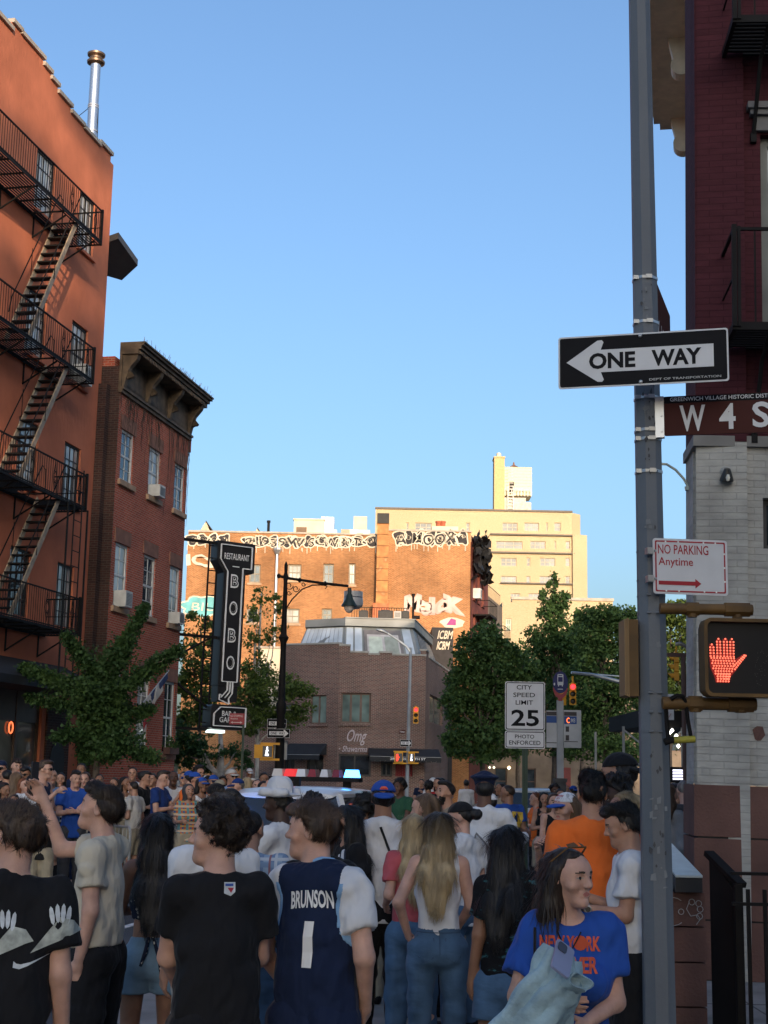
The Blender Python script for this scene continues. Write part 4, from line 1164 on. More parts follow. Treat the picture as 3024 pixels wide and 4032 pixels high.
chalk([(c0+.02, zc0_+.07), (c0+.0, zc0_+.02), (c0+.03, zc0_-.03), (c0+.08, zc0_-.02), (c0+.1, zc0_-.05), (c0+.07, zc0_-.09)])
for dx, dz in ((.04, .07), (.09, .06), (.1, .02), (.095, -.03)): chalk([(c0+dx+.022*math.cos(a*.7), zc0_+dz+.022*math.sin(a*.7)) for a in range(10)])
piece("chalk_tag", q, mat("chalk", (.35, .34, .33), .9), pd)
def planter(x0, x1, y0, y1, z0, zf, zbk, label, top_m):
    t = thing("sloped_box", label, "box", V((x0, y0, z0)))
    q = MB(); L, Dp = x1-x0, y1-y0
    q.add([(0, 0, 0), (L, 0, 0), (L, Dp, 0), (0, Dp, 0), (0, 0, zf), (L, 0, zf), (L*.86, Dp, zbk), (0, Dp, zbk)], [(0, 3, 2, 1), (0, 1, 5, 4), (1, 2, 6, 5), (2, 3, 7, 6), (3, 0, 4, 7), (4, 5, 6, 7)])
    piece("case", q, mat("black box paint", (.018, .019, .022), .5), t)
    q = MB(); d = V((0, Dp, zbk-zf))
    q.add([(.0, -.01, zf+.006), (L, -.01, zf+.006), (L*.88, Dp, zbk+.006), (0, Dp, zbk+.006), (.0, -.01, zf+.022), (L, -.01, zf+.022), (L*.88, Dp, zbk+.022), (0, Dp, zbk+.022)], [(0, 3, 2, 1), (0, 1, 5, 4), (1, 2, 6, 5), (2, 3, 7, 6), (3, 0, 4, 7), (4, 5, 6, 7)])
    piece("lid", q, top_m, t)
m_lid = mat("pale wrinkled lid sheet", (.46, .50, .48), .5, var=.14, scale=7, bump=.5, bscale=20, bstretch=(.3, 1, 1))
xb0 = at(2662, 3470, 10.7).x; xb1 = at(2768, 3470, 10.7).x
planter(xb0, xb1, 10.72, 11.9, zt1+.003, .10, .32, "black box with pale wrinkled sloping lid on top of the brown pillar", m_lid)
planter(at(2560, 3470, 10.7).x, xb0-.015, 10.80, 12.1, zt1-.04, .04, .26, "lower black box with pale lid left of the taller lid, half behind the pole", m_lid)
gd = 9.6
ga_ = at(2812, 3370, gd); 
gt = thing("iron_gate", "black iron gate post and sloping panel in front of the brown base", "gate", V((ga_.x, gd, 0)))
zt1 = ga_.z; wgt = at(2884, 3370, gd).x-ga_.x
q = MB(); q.box(wgt-.05, wgt+.0, -.25, -.2, 0, zt1-.16); piece("post", q, m_blackiron, gt)
q = MB(); q.add([(0, .15, zt1-.0), (0, .15, .1), (wgt-.05, -.2, .1), (wgt-.05, -.2, zt1-.2), (.03, .17, zt1), (.03, .17, .1), (wgt-.02, -.18, .1), (wgt-.02, -.18, zt1-.2)], [(0, 1, 2, 3), (7, 6, 5, 4), (0, 3, 7, 4), (1, 5, 6, 2)]); piece("panel", q, m_blackiron, gt)
q = MB(); q.bar((0, .16, zt1+.01), (wgt, -.22, zt1-.17), .07, .035); piece("top_rail", q, m_blackiron, gt)
fn = thing("iron_fence", "black iron railing with upright bars before the brown wall base", "fence", V((at(2890, 3450, 9.2).x, 9.2, 0)))
q = MB(); zt1 = at(2950, 3440, 9.2).z; zr2 = at(2950, 3560, 9.2).z
q.bar((-.02, 0, zt1), (2.2, 0, zt1), .03, .02); q.bar((-.02, 0, zr2), (2.2, 0, zr2), .03, .02); q.bar((-.02, 0, .25), (2.2, 0, .25), .03, .02)
piece("rail", q, m_blackiron, fn)
q = MB()
for k in range(18): q.bar((.085+k*.105, 0, .1), (.085+k*.105, 0, zr2+.09), .022)
piece("picket", q, m_blackiron, fn)
def leaf_mat(name, c, var=.35):
    m, nt, bs = nodes(name)
    f = noise_tex(nt, 1.7, 3)
    f2 = noise_tex(nt, 23, 1)
    mx = nt.nodes.new("ShaderNodeMath"); mx.operation = 'MULTIPLY_ADD'; mx.inputs[1].default_value = .5
    nt.links.new(f2, mx.inputs[0])
    h = nt.nodes.new("ShaderNodeMath"); h.operation = 'MULTIPLY'; h.inputs[1].default_value = .5
    nt.links.new(f, h.inputs[0]); nt.links.new(h.outputs[0], mx.inputs[2])
    col = ramp(nt, mx.outputs[0], [(.32, sc3(c, 1-var)), (.5, c), (.68, (c[0]*1.9, c[1]*1.55, c[2]*1.1))])
    nt.links.new(col, bs.inputs["Base Color"])
    bs.inputs["Roughness"].default_value = .6
    bs.inputs["Specular IOR Level"].default_value = .25
    tr = nt.nodes.new("ShaderNodeBsdfTranslucent")
    nt.links.new(col, tr.inputs[0])
    ms = nt.nodes.new("ShaderNodeMixShader"); ms.inputs[0].default_value = .3
    nt.links.new(bs.outputs[0], ms.inputs[1]); nt.links.new(tr.outputs[0], ms.inputs[2])
    nt.links.new(ms.outputs[0], nt.nodes["Material Output"].inputs[0])
    return m
m_leaf = leaf_mat("deep green leaves", (.062, .118, .036))
m_leaf2 = leaf_mat("dark green leaves", (.044, .094, .030))
m_leaf3 = leaf_mat("yellow green leaves", (.085, .13, .03))
m_bark = mat("grey brown bark", (.105, .082, .065), .9, var=.3, scale=6, bump=.6, bscale=18, bstretch=(1, 1, .25))
m_bark_pale = mat("pale mottled bark", (.40, .37, .32), .9, var=.35, scale=4, bump=.3)
def leaves(name, m, parent, pts, size, flat=.25):
    """pts: array of leaf centres; each leaf a bent four-sided blade with its own turn"""
    n = len(pts)
    a = nrng.normal(size=(n, 3)); a[:, 2] -= .25; a /= np.linalg.norm(a, axis=1, keepdims=True)
    b = nrng.normal(size=(n, 3)); b -= (b*a).sum(1, keepdims=True)*a; b /= np.linalg.norm(b, axis=1, keepdims=True)
    c = np.cross(a, b)
    s = size*nrng.uniform(.6, 1.35, (n, 1))
    v = np.empty((n, 5, 3))
    v[:, 0] = pts-a*s*.55; v[:, 1] = pts+b*s*.42+c*s*.10+a*s*.12; v[:, 2] = pts+a*s*.5+b*s*.2; v[:, 3] = pts+a*s*.5-b*s*.2; v[:, 4] = pts-b*s*.42+c*s*.10+a*s*.12
    me = bpy.data.meshes.new(name)
    me.vertices.add(n*5); me.loops.add(n*5); me.polygons.add(n)
    me.vertices.foreach_set("co", v.reshape(-1).astype(np.float32))
    me.loops.foreach_set("vertex_index", np.arange(n*5, dtype=np.int32))
    me.polygons.foreach_set("loop_start", np.arange(0, n*5, 5, dtype=np.int32))
    me.materials.append(m); me.update(); me.validate()
    o = bpy.data.objects.new(name, me); COL.objects.link(o); o.parent = parent
    return o
def blob_pts(blobs):
    out = []
    for c, r, n in blobs:
        d = nrng.normal(size=(n, 3)); d /= np.linalg.norm(d, axis=1, keepdims=True)
        rr = nrng.uniform(.25, 1, (n, 1))**.5
        k = max(3, n//90)
        cc = nrng.normal(size=(k, 3)); cc /= np.linalg.norm(cc, axis=1, keepdims=True); cc *= nrng.uniform(.35, 1., (k, 1))
        pick = nrng.integers(0, k, n)
        p = cc[pick]+nrng.normal(size=(n, 3))*.14
        mix_ = (nrng.random((n, 1)) < .3)
        p = np.where(mix_, d*rr, p)
        out.append(np.array(c)+p*np.array(r))
    return np.concatenate(out)
def limb_pts(a, b, n, spread, droop=.0, taper=.5):
    t = nrng.random((n, 1))**.8
    p = np.array(a)*(1-t)+np.array(b)*t
    q = nrng.normal(size=(n, 3))*spread*(1-taper*t)
    return p+q
def tree(name, label, cat, base, trunk, limbs, pts, size, lm, bark=None, group=None, r0=.12):
    t = thing(name, label, cat, V(base), group)
    q = MB()
    B = V(base)
    tp = [V(p)-B for p in trunk]
    q.tube(tp, [r0*(1-.65*i/(len(tp)-1)) for i in range(len(tp))], 9)
    for l in limbs:
        lp_ = [V(p)-B for p in l]
        q.tube(lp_, [r0*.42*(1-.8*i/(len(lp_)-1)) for i in range(len(lp_))], 6)
    piece("trunk", q, bark or m_bark, t, smooth=True)
    leaves("crown", lm, t, pts-np.array(B), size)
    return t
def rl(a, b, n=4, j=.08):
    a, b = V(a), V(b); L = (b-a).length
    return [a.lerp(b, i/n)+(V((rng.uniform(-j, j), rng.uniform(-j, j), rng.uniform(-j, j)+.06*math.sin(math.pi*i/n)))*L*(0 < i < n)) for i in range(n+1)]
D0 = 33.0
b0 = at(372, 3060, D0); b0.z = 0
tip = lambda x, y, dy=0: at(x, y, D0+dy)
tr_ = [b0, at(378, 3040, D0), at(390, 2900, D0), at(405, 2780, D0), at(415, 2680, D0), at(430, 2610, D0)]
lm_ = []; P = []
for (sx, sy), (ex, ey), n, sp, dy in [((415, 2690), (575, 2385), 1500, .22, .2), ((410, 2760), (705, 2555), 1700, .24, -.3), ((405, 2740), (85, 2630), 1700, .23, .3), ((415, 2700), (255, 2500), 1100, .22, -.4),
                                      ((400, 2800), (110, 2745), 1000, .22, .6), ((400, 2850), (600, 2790), 900, .24, .5), ((395, 2880), (215, 2900), 800, .22, -.6), ((395, 2900), (620, 2990), 1000, .24, -.2),
                                      ((420, 2650), (500, 2520), 1100, .3, .0), ((400, 2830), (330, 2700), 1400, .36, -.5), ((400, 2830), (480, 2760), 1500, .38, .6), ((395, 2900), (440, 2960), 1500, .36, -.3), ((392, 2920), (330, 2980), 1000, .32, .4)]:
    a_, b_ = tip(sx, sy), tip(ex, ey, dy*1.6)
    lm_.append(rl(a_, b_)); P.append(limb_pts(a_, b_, int(n*1.6), sp*.72, taper=.62))
P.append(blob_pts([(tuple(tip(400, 2800)), (.62, .6, .7), 1700), (tuple(tip(440, 2900)), (.75, .6, .5), 1700), (tuple(tip(400, 2700)), (.5, .5, .45), 900)]))
tree("street_tree", "spiky young green tree before the orange building with limbs sticking out", "tree", b0, tr_, lm_, np.concatenate(P), .074, m_leaf2, r0=.085)
def crown_tree(px, base_y, D, tops, blobs, label, lm, size, r0=.16, name="tree", group=None, bark=None, split=.45):
    """blobs: (px, py, rx, rz, n) in photo pixels at distance D (+ optional dD)"""
    b = at(px, base_y, D); b.z = 0
    k = D/FPX
    bl = []; limbs = []
    for q in blobs:
        x, y, rx_, rz_, n = q[:5]; dd = q[5] if len(q) > 5 else rng.uniform(-.5, .5)*rx_*k
        c = at(x, y, D+dd); bl.append((tuple(c), (rx_*k, rx_*k*.9, rz_*k), n))
    top = at(*tops, D)
    mid = b.lerp(top, split)
    for c, r_, n in bl: limbs.append(rl(mid if c[2] > mid.z else b.lerp(top, .3), c, 4, .06))
    trunk = [b, b.lerp(top, .2), mid, b.lerp(top, .75), top]
    trunk = [p_+V((rng.uniform(-.1, .1), 0, 0))*(0 < i < 4) for i, p_ in enumerate(trunk)]
    bl = [(c, r_, int(n*1.45)) for c, r_, n in bl]
    return tree(name, label, "tree", b, trunk, limbs, blob_pts(bl), size*.82, lm, bark, group, r0)
gt_ = "green trees along the far street"
crown_tree(1905, 3056, 62, (1890, 2500), [(1870, 2560, 95, 90, 1500), (1960, 2640, 120, 90, 1700), (1850, 2700, 110, 90, 1700), (2010, 2760, 130, 100, 1800), (1900, 2800, 140, 90, 2000), (1850, 2900, 110, 80, 1300), (1960, 2900, 120, 90, 1500), (1930, 2490, 60, 50, 500), (2060, 2620, 70, 60, 700), (1800, 2930, 70, 60, 600), (1830, 2620, 70, 60, 700), (1990, 2560, 60, 50, 500), (1780, 2760, 60, 60, 600), (1900, 2975, 80, 40, 500)],
           "broad green street tree right of the mansard restaurant", m_leaf, .17, group=gt_)
T2 = [(2180, 2290, 22, 50, 220), (2160, 2360, 45, 55, 420), (2205, 2370, 45, 50, 420), (2180, 2430, 70, 60, 800), (2140, 2500, 80, 60, 900), (2230, 2500, 90, 60, 900), (2180, 2560, 130, 70, 1500), (2110, 2620, 90, 70, 1000), (2260, 2620, 110, 80, 1300), (2190, 2700, 150, 90, 2000), (2150, 2800, 150, 90, 2000), (2270, 2800, 130, 100, 1700), (2200, 2900, 170, 80, 1600)]
crown_tree(2175, 3058, 80, (2180, 2280), T2, "tall pointed dark tree rising above the speed limit sign", m_leaf2, .19, group=gt_)
crown_tree(2380, 3060, 74, (2380, 2390), [(2380, 2430, 80, 60, 900), (2330, 2510, 100, 70, 1200), (2440, 2520, 90, 80, 1200), (2380, 2620, 140, 90, 2000), (2460, 2700, 110, 90, 1500), (2330, 2740, 140, 90, 1900), (2460, 2440, 70, 60, 800), (2520, 2560, 70, 80, 900), (2320, 2430, 60, 50, 500), (2420, 2840, 150, 90, 2000), (2340, 2930, 150, 80, 1500), (2470, 2960, 110, 70, 1000)],
           "round yellow green tree behind the hanging traffic signal", m_leaf, .19, group=gt_)
crown_tree(2640, 3064, 90, (2640, 2400), [(2610, 2440, 90, 70, 900), (2690, 2420, 90, 60, 900), (2650, 2520, 120, 80, 1300), (2590, 2620, 100, 90, 1100), (2700, 2640, 110, 90, 1200), (2640, 2760, 140, 80, 1300), (2680, 2850, 120, 80, 900), (2560, 2790, 80, 70, 700)],
           "leafy tree seen between the grey pole and the white wall", m_leaf3, .22, group=gt_)
crown_tree(2295, 3059, 88, (2300, 2400), [(2300, 2440, 50, 60, 600), (2270, 2520, 60, 60, 700), (2340, 2560, 60, 60, 700), (2300, 2640, 90, 70, 900)], "tree filling the gap behind the oval bus sign", m_leaf, .22, group=gt_)
crown_tree(2040, 3057, 96, (2050, 2540), [(2050, 2560, 50, 50, 420), (2020, 2620, 70, 60, 650), (2070, 2680, 90, 80, 900), (2030, 2790, 120, 90, 1200), (2050, 2900, 140, 80, 1300)], "darker tree filling the gap between two taller trees", m_leaf2, .22, group=gt_)
crown_tree(1010, 3042, 66, (1030, 2330), [(1030, 2350, 50, 45, 110), (985, 2420, 45, 50, 150), (1085, 2400, 60, 50, 170), (1000, 2520, 60, 60, 260), (1075, 2500, 50, 50, 200), (1010, 2640, 80, 70, 800), (1090, 2700, 110, 70, 1300), (980, 2750, 90, 80, 1000), (1180, 2720, 80, 45, 600), (1050, 2810, 110, 60, 1100), (1130, 2830, 90, 50, 700), (1000, 2840, 70, 60, 600), (1190, 2790, 60, 35, 260)],
           "loose light green tree between the vertical sign and the lamp post", m_leaf3, .15, r0=.10, bark=m_bark_pale)
crown_tree(780, 3036, 62, (790, 2480), [(760, 2470, 60, 60, 320), (850, 2500, 60, 70, 360), (740, 2570, 50, 60, 380), (820, 2600, 90, 70, 700), (740, 2680, 60, 70, 700), (830, 2720, 90, 80, 1000), (760, 2800, 70, 60, 800), (850, 2830, 70, 60, 700)],
           "light tree behind the vertical sign's ladder frame", m_leaf3, .15, r0=.10)
crown_tree(867, 3038, 58, (867, 2850), [(760, 2930, 60, 50, 900), (720, 2970, 50, 60, 800), (790, 3000, 70, 40, 700), (930, 2960, 50, 40, 350), (860, 2960, 60, 35, 200), (960, 3010, 40, 25, 250), (700, 2890, 40, 60, 500)],
           "pale trunked plane tree with low dark shrubs beside the brick house", m_leaf2, .13, r0=.2, bark=m_bark_pale)
hb = BH[8]
wb_ = thing("window_box", "window box with small plants on the lower right brick house window", "window box", Mb @ Matrix.Translation(((hb[0]+hb[1])/2, -.05, hb[2])))
q = MB(); q.box(-.42, .42, -.2, .02, 0, .2); piece("box", q, m_brownstone, wb_)
leaves("plant", m_leaf, wb_, np.array([0, -.1, .3])+nrng.normal(size=(160, 3))*np.array([.22, .06, .12]), .08)
fg = at(665, 2640, 44.2); f1 = at(560, 2770, 43.0)
fl_ = thing("flag", "furled flag of red, white and blue hanging on an angled pole on the brick house", "flag", fg)
q = MB(); q.tube([V((0, 0, 0)), f1-fg], .016, 6); piece("pole", q, m_galv, fl_)
def strip_cloth(u0, u1, z0, dz, m_, nm):
    q = MB(); a_, b_ = V((0, 0, 0)).lerp(f1-fg, u0), V((0, 0, 0)).lerp(f1-fg, u1)
    vs, fs = [], []
    for i in range(7):
        p_ = a_.lerp(b_, i/6); w_ = .05*math.sin(i*2.3)
        for (zz__, yy) in ((z0, -.02), (z0+dz*.5, -.05+w_), (z0+dz, -.02+w_)):
            vs.append(p_+V((-.1*zz__, yy, zz__*(.75+.4*i/6))))
    for i in range(6):
        for j in range(2): fs.append((i*3+j, i*3+j+1, i*3+j+4, i*3+j+3))
    q.add(vs, fs); q.add([v+V((0, .012, 0)) for v in vs], [f[::-1] for f in fs]); q.build(nm, m_, fl_)
m_fw = mat("flag white", (.40, .38, .36), .8); m_fr = mat("flag red", (.30, .03, .035), .8); m_fb = mat("flag blue", (.02, .035, .10), .8)
strip_cloth(.25, .98, -.02, -.45, m_fw, "cloth"); strip_cloth(.05, .72, -.02, -.24, m_fb, "blue_field")
strip_cloth(.62, .99, -.48, -.22, m_fr, "red_stripe")
BD = 46.5
sg_o = at(868, 2875, BD)
sdir = V((math.cos(R(31)), math.sin(R(31)), 0))
Msg = frame(V((sg_o.x, sg_o.y, 0)), sdir) @ Matrix.Rotation(R(1.0), 4, 'Y')
def sgp(px, py): return unproj(px, py, Msg)
bs_ = thing("vertical_restaurant_sign", "tall black vertical restaurant sign with white neon letters on an iron frame", "sign", Msg)
hx0, hz1 = sgp(871, 2142); hx1, _ = sgp(993, 2150); _, hz0 = sgp(985, 2243)
cx0, _ = sgp(893, 2300); cx1, _ = sgp(952, 2300); _, cz0 = sgp(880, 2683); _, az0 = sgp(880, 2762)
bx0, bz1 = sgp(838, 2782); bx1, bz0 = sgp(958, 2864)
TH_ = .55
m_signblk = mat("black sign enamel", (.016, .016, .018), .45, var=.2)
m_neon = mat("white sign tube", (.80, .80, .80), .4, var=.04)
q = MB()
outl = [(cx0, cz0), (cx1, cz0), (cx1, hz0), (hx1, hz0), (hx1, hz1), (hx0, hz1), (hx0, hz0+.25), (cx0, hz0-.15)]
q.prism(offs(outl, -.12), .0, TH_)
q.prism([(cx0-.1, az0), (cx1+.05, az0), (cx1+.05, cz0-.13), (cx0-.1, cz0-.13)], .02, TH_-.02)
piece("cabinet", q, m_signblk, bs_)
q = MB(); q.prism(rrect(bx0-.1, bx1+.05, bz0-.1, bz1+.08, .12), -.1, TH_); piece("lower_cabinet", q, m_signblk, bs_)
q = MB()
def tubeline(pts, r=.03, close=True, y=-.03):
    pp = [V((p_[0], y, p_[1])) for p_ in pts]
    if close: pp.append(pp[0])
    for i in range(len(pp)-1): q.bar(pp[i], pp[i+1], r*1.6, r)
tubeline(outl)
cm = (cx0+cx1)/2; w_ = cx1-cx0
tubeline([(cm-.12*w_, cz0), (cm-.12*w_, cz0-.28), (cm-.5*w_, cz0-.52)], close=False)
tubeline([(cm+.22*w_, cz0), (cm+.22*w_, cz0-.38), (cm-.0*w_, cz0-.55), (cm+.05*w_, cz0-.72), (cm-.62*w_, az0+.05), (cm-.6*w_, cz0-.42), (cm-.42*w_, cz0-.46)], close=False)
tubeline([(cm+.05*w_, cz0), (cm+.05*w_, cz0-.33), (cm-.25*w_, cz0-.53)], close=False)
rr_ = rrect(bx0, bx1, bz0, bz1, .02); 
tubeline(offs([(bx0, bz0), (bx1, bz0), (bx1, bz1), (bx0+.22, bz1), (bx0, bz1-.22)], .0), y=-.125)
piece("outline_tube", q, m_neon, bs_)
q = MB()
letter(q, "RESTAURANT", hx0+.13, hx1-.1, hz1-.48, hz1-.27, -.03, .015)
q.box(cm-.2*w_, cm+.25*w_, -.035, -.02, hz0+.02, hz0+.05)
def zrow(py0, py1): return sgp(905, py1)[1], sgp(905, py0)[1]
for body, py0, py1 in (("B", 2260, 2314), ("O", 2366, 2422), ("B", 2474, 2530), ("O", 2582, 2638)):
    z0_, z1_ = zrow(py0, py1)
    letter(q, body, cm-.27*w_, cm+.27*w_, z0_, z1_, -.03, .06)
piece("lettering", q, m_neon, bs_)
q = MB()
for body, py0, py1 in (("B", 2260, 2314), ("O", 2366, 2422), ("B", 2474, 2530), ("O", 2582, 2638)):
    z0_, z1_ = zrow(py0, py1)
    letter(q, body, cm-.2*w_, cm+.2*w_, z0_+.06, z1_-.06, -.04, -.012)
piece("lettering_core", q, m_signblk, bs_)
q = MB()
letter(q, "BAR &", bx0+.28, bx0+.80, bz1-.29, bz1-.12, -.13, .02); letter(q, "GARDEN", bx0+.2, bx1-.12, bz0+.12, bz0+.29, -.13, .02)
piece("lettering", q, m_neon, bs_)
q = MB(); q.box(bx0-.05, bx0+.45, -.05, .35, bz0-.22, bz0-.13); piece("downlight", q, emit("downlight glow", (.85, 1, .93), 1.3), bs_)
q = MB()
fx0, fx1 = bx0-1.05, bx0-.65
lad0, lad1 = sgp(800, 2850)[0], sgp(833, 2850)[0]
topz = hz1+.06
for x in (lad0, lad1): q.bar((x, .3, bz0-.2), (x+.0, .3, topz), .05)
for k in range(15): q.bar((lad0, .3, bz0+.1+k*(topz-bz0-.2)/14), (lad1, .3, bz0+.1+k*(topz-bz0-.2)/14), .035)
wallx = sgp(742, 2120)[0]-.3
for z in (topz, sgp(800, 2502)[1], bz0-.12): q.bar((wallx, .3, z), (cx0, .3, z), .09)
q.bar((wallx, .3, sgp(700, 2600)[1]), (lad1, .3, sgp(838, 2502)[1]), .06); q.bar((wallx, .3, sgp(700, 2660)[1]), (bx0, .3, sgp(845, 2790)[1]), .07)
piece("support_frame", q, m_blackiron, bs_)
m_sgn_white = mat("white sign sheet", (.62, .62, .63), .4, var=.05, scale=8)
m_sgn_black = mat("black sign sheet", (.008, .008, .010), .6, var=.2, spec=.12)
m_sgn_red = mat("red sign ink", (.36, .02, .03), .5, var=.1)
m_pole = mat("grey pole paint", (.135, .15, .17), .55, var=.14, scale=2.5, bump=.15, bscale=30, dirt=(.10, .11, .125), stretch=(1, 1, .35))
m_bolt = mat("bolt steel", (.42, .42, .42), .35, metal=.8)
m_green_post = mat("dark green post", (.02, .05, .035), .5)
m_yel = mat("signal yellow", (.72, .34, .02), .5, var=.12)
m_yel_old = mat("aged brown yellow", (.13, .068, .018), .6, var=.3, scale=5, dirt=(.09, .05, .02))
def one_way(M, w, h, label, left=True, fine=False, dirtext=None):
    """plate in local x (0..w), z (0..h), front at y=0"""
    t = thing("one_way_sign", label, "sign", M)
    q = MB(); q.prism(rrect(0, w, 0, h, h*.05), 0, .004); piece("plate", q, m_sgn_white, t)
    q = MB(); q.prism(rrect(h*.03, w-h*.03, h*.03, h-h*.03, h*.04), -.0016, -.0004); piece("black_field", q, m_sgn_black, t)
    s = 1 if left else -1
    X = (lambda u: u*w) if left else (lambda u: w-u*w)
    arrow = [(.05, .5)]+[(x, .5-(z-.5)) for x, z in ((.235, .895), (.262, .90), (.272, .86), (.255, .705))]+[(.915, .275), (.915, .725)]+[(.255, .705), (.272, .86), (.262, .90), (.235, .895)]
    arrow = [(.05, .5), (.235, .105), (.262, .10), (.272, .14), (.255, .285), (.915, .285), (.915, .715), (.255, .715), (.272, .86), (.262, .90), (.235, .895)]
    q = MB(); pts = [(X(u), v*h) for u, v in arrow]
    if not left: pts = pts[::-1]
    q.prism(pts, -.0032, -.0018); piece("arrow", q, m_sgn_white, t)
    q = MB()
    if left:
        letter(q, "ONE", .185*w, .46*w, .345*h, .655*h, -.005, .05); letter(q, "WAY", .555*w, .845*w, .345*h, .655*h, -.005, .05)
    else:
        letter(q, "ONE", .15*w, .42*w, .345*h, .655*h, -.005, .022); letter(q, "WAY", .52*w, .80*w, .345*h, .655*h, -.005, .022)
    piece("lettering", q, m_sgn_black, t)
    if fine:
        q = MB(); letter(q, "DEPT OF TRANSPORTATION", .54*w, .955*w, .075*h, .118*h, -.004, .02); piece("small_lettering", q, mat("grey sign print", (.40, .40, .40), .5), t)
        q = MB()
        for z in (.94, .06): q.lathe([(.011, 0), (.010, .006), (.004, .009)], 8, Matrix.Translation((.49*w, -.003, z*h)) @ Matrix.Rotation(R(90), 4, 'X'))
        piece("bolt", q, m_bolt, t)
    return t
def plate_frame(TLp, TRp, BLp, D, turn):
    """frame of a plate whose left edge is at depth D, turned by `turn` degrees about z (positive = right end further away)"""
    bl = at(*BLp, D)
    M = frame(bl, V((math.cos(R(turn)), math.sin(R(turn)), 0)))
    w = unproj(*TRp, M)[0]; h = unproj(*TLp, M)[1]
    return M, w, h
PD = 7.8
pl0, pl1 = at(2597, 4032, PD), at(2517, 0, PD)
k_ = (pl0-pl1)/(pl0.z-pl1.z)
base = pl0-k_*pl0.z; top = pl1+k_*2.5
mp = thing("signal_pole", "grey eight-sided steel street pole with bands at the right foreground", "pole", base)
q = MB(); Lp = [V((0, 0, 0)), k_*.05, k_*.35, top-base]
q.tube([V((0, 0, 0)), (top-base)], [.0895, .054], 8); piece("shaft", q, m_pole, mp)
q = MB(); q.lathe([(.17, 0), (.17, .06), (.12, .12), (.095, .30)], 8); piece("base", q, m_pole, mp)
def polept(py):
    p_ = at(2550, py, PD); return k_*p_.z, .0895+(.054-.0895)*(p_.z/(top.z-base.z))
for py in (1104, 1277, 1573, 1700, 1735, 1862): 
    q = MB(); c, r = polept(py); q.tube([c-k_*.008, c+k_*.008], [r+.004, r+.004], 8)
    q.cbox(c+V((-r*.85, -r*.55, 0)), (.03, .03, .022)); q.cbox(c+V((.01, -r-.004, 0)), (.035, .008, .022)); piece("steel_band", q, m_galv, mp)
for py in (2418, 2348, 2730, 2806, 2881, 2285, 2172): 
    q = MB(); c, r = polept(py); q.tube([c-k_*.004, c+k_*.004], [r+.002, r+.002], 8)
    for dx in (-.5, .12): q.tube([c+V((dx*r-.0, -r-.004, 0)), c+V((dx*r+.022, -r-.007, 0))], .007, 6)
    piece("painted_band", q, m_pole, mp)
q = MB()
for k in range(40):
    py = rng.choice([1180, 1220, 1545, 1640, 1690, 1840, 2050, 3000, 3300, 3420, 1150, 1780]); c, r = polept(py+rng.uniform(-50, 60))
    x = rng.uniform(-.55, .5)*r
    n_ = rng.randint(4, 7); s_ = rng.uniform(.003, .013)
    q.add([c+V((x+s_*rng.uniform(.3, 1)*math.cos(6.28*j/n_), -r*1.0-.0012, s_*2.2*rng.uniform(.3, 1)*math.sin(6.28*j/n_))) for j in range(n_)], [tuple(range(n_))])
piece("torn_sticker", q, mat("dark glue remains", (.06, .062, .068), .8), mp)
q = MB()
for k in range(26):
    py = rng.choice([1190, 1230, 1620, 1660, 2080, 3180, 3320, 3400, 3450, 2560]); c, r = polept(py+rng.uniform(-40, 40)); x = rng.uniform(-.5, .5)*r; w_ = rng.uniform(.004, .016); z_ = rng.uniform(.002, .022)
    q.add([c+V((x+a*w_+rng.uniform(-.003, .003), -r*1.0-.0016, b*z_+rng.uniform(-.003, .003))) for a, b in ((-1, -1), (1, -.8), (.8, 1), (-.9, .7))], [(0, 1, 2, 3)])
piece("scratch", q, mat("pale scratch", (.175, .19, .205), .7), mp)
M, w_, h_ = plate_frame((2197, 1330), (2866, 1285), (2199, 1533), 7.60, -15)
one_way(M, w_, h_, "large black one way sign with white left arrow on the grey pole", True, True)
M, w_, h_ = plate_frame((2616, 1562), (2990, 1540), (2616, 1716), 7.72, -14)
t = thing("street_name_sign", "brown W 4 street name sign under the large one way sign", "street sign", M)
W_ = 1.05
q = MB(); q.prism(rrect(0, W_, 0, h_, .01), 0, .012); piece("plate", q, mat("brown sign sheet", (.062, .015, .012), .6, var=.1, spec=.15), t)
q = MB(); q.box(.0, W_, -.0015, -.0003, h_*.82, h_-.002); piece("top_strip", q, m_sgn_black, t)
q = MB(); letter(q, "W", .085, .225, h_*.09, h_*.75, -.003, .03); letter(q, "4", .30, .388, h_*.11, h_*.76, -.003, .03); letter(q, "ST", .478, .70, h_*.12, h_*.77, -.003, .03); piece("lettering", q, m_sgn_white, t)
q = MB(); letter(q, "GREENWICH VILLAGE HISTORIC DISTRICT", .035, .63, h_*.865, h_*.965, -.003, .01); piece("small_lettering", q, m_sgn_white, t)
q = MB(); q.box(-.048, .0, -.012, .03, -.01, h_*1.0); q.box(-.062, -.03, .0, .04, -.01, h_); 
for z in (.1, .5, .9): q.lathe([(.006, 0), (.004, .006)], 6, Matrix.Translation((-.012, -.013, z*h_)) @ Matrix.Rotation(R(90), 4, 'X'))
piece("bracket", q, m_galv, t)
e0 = at(2562, 1300, PD+.0); e1 = at(2566, 1005, PD); 
M = frame(V((e0.x+.012, PD, 0)), V((.33, 1, 0)))
t = thing("street_name_sign", "street name sign seen edge-on, pointing away above the one way sign", "street sign", M)
q = MB(); q.prism(rrect(0, .86, e0.z-.02, e0.z+.36, .01), 0, .014); piece("plate", q, mat("brown sign sheet", (.105, .028, .022), .45), t)
q = MB(); q.box(-.01, .03, -.01, .024, e0.z-.03, e0.z+.2); piece("bracket", q, m_galv, t)
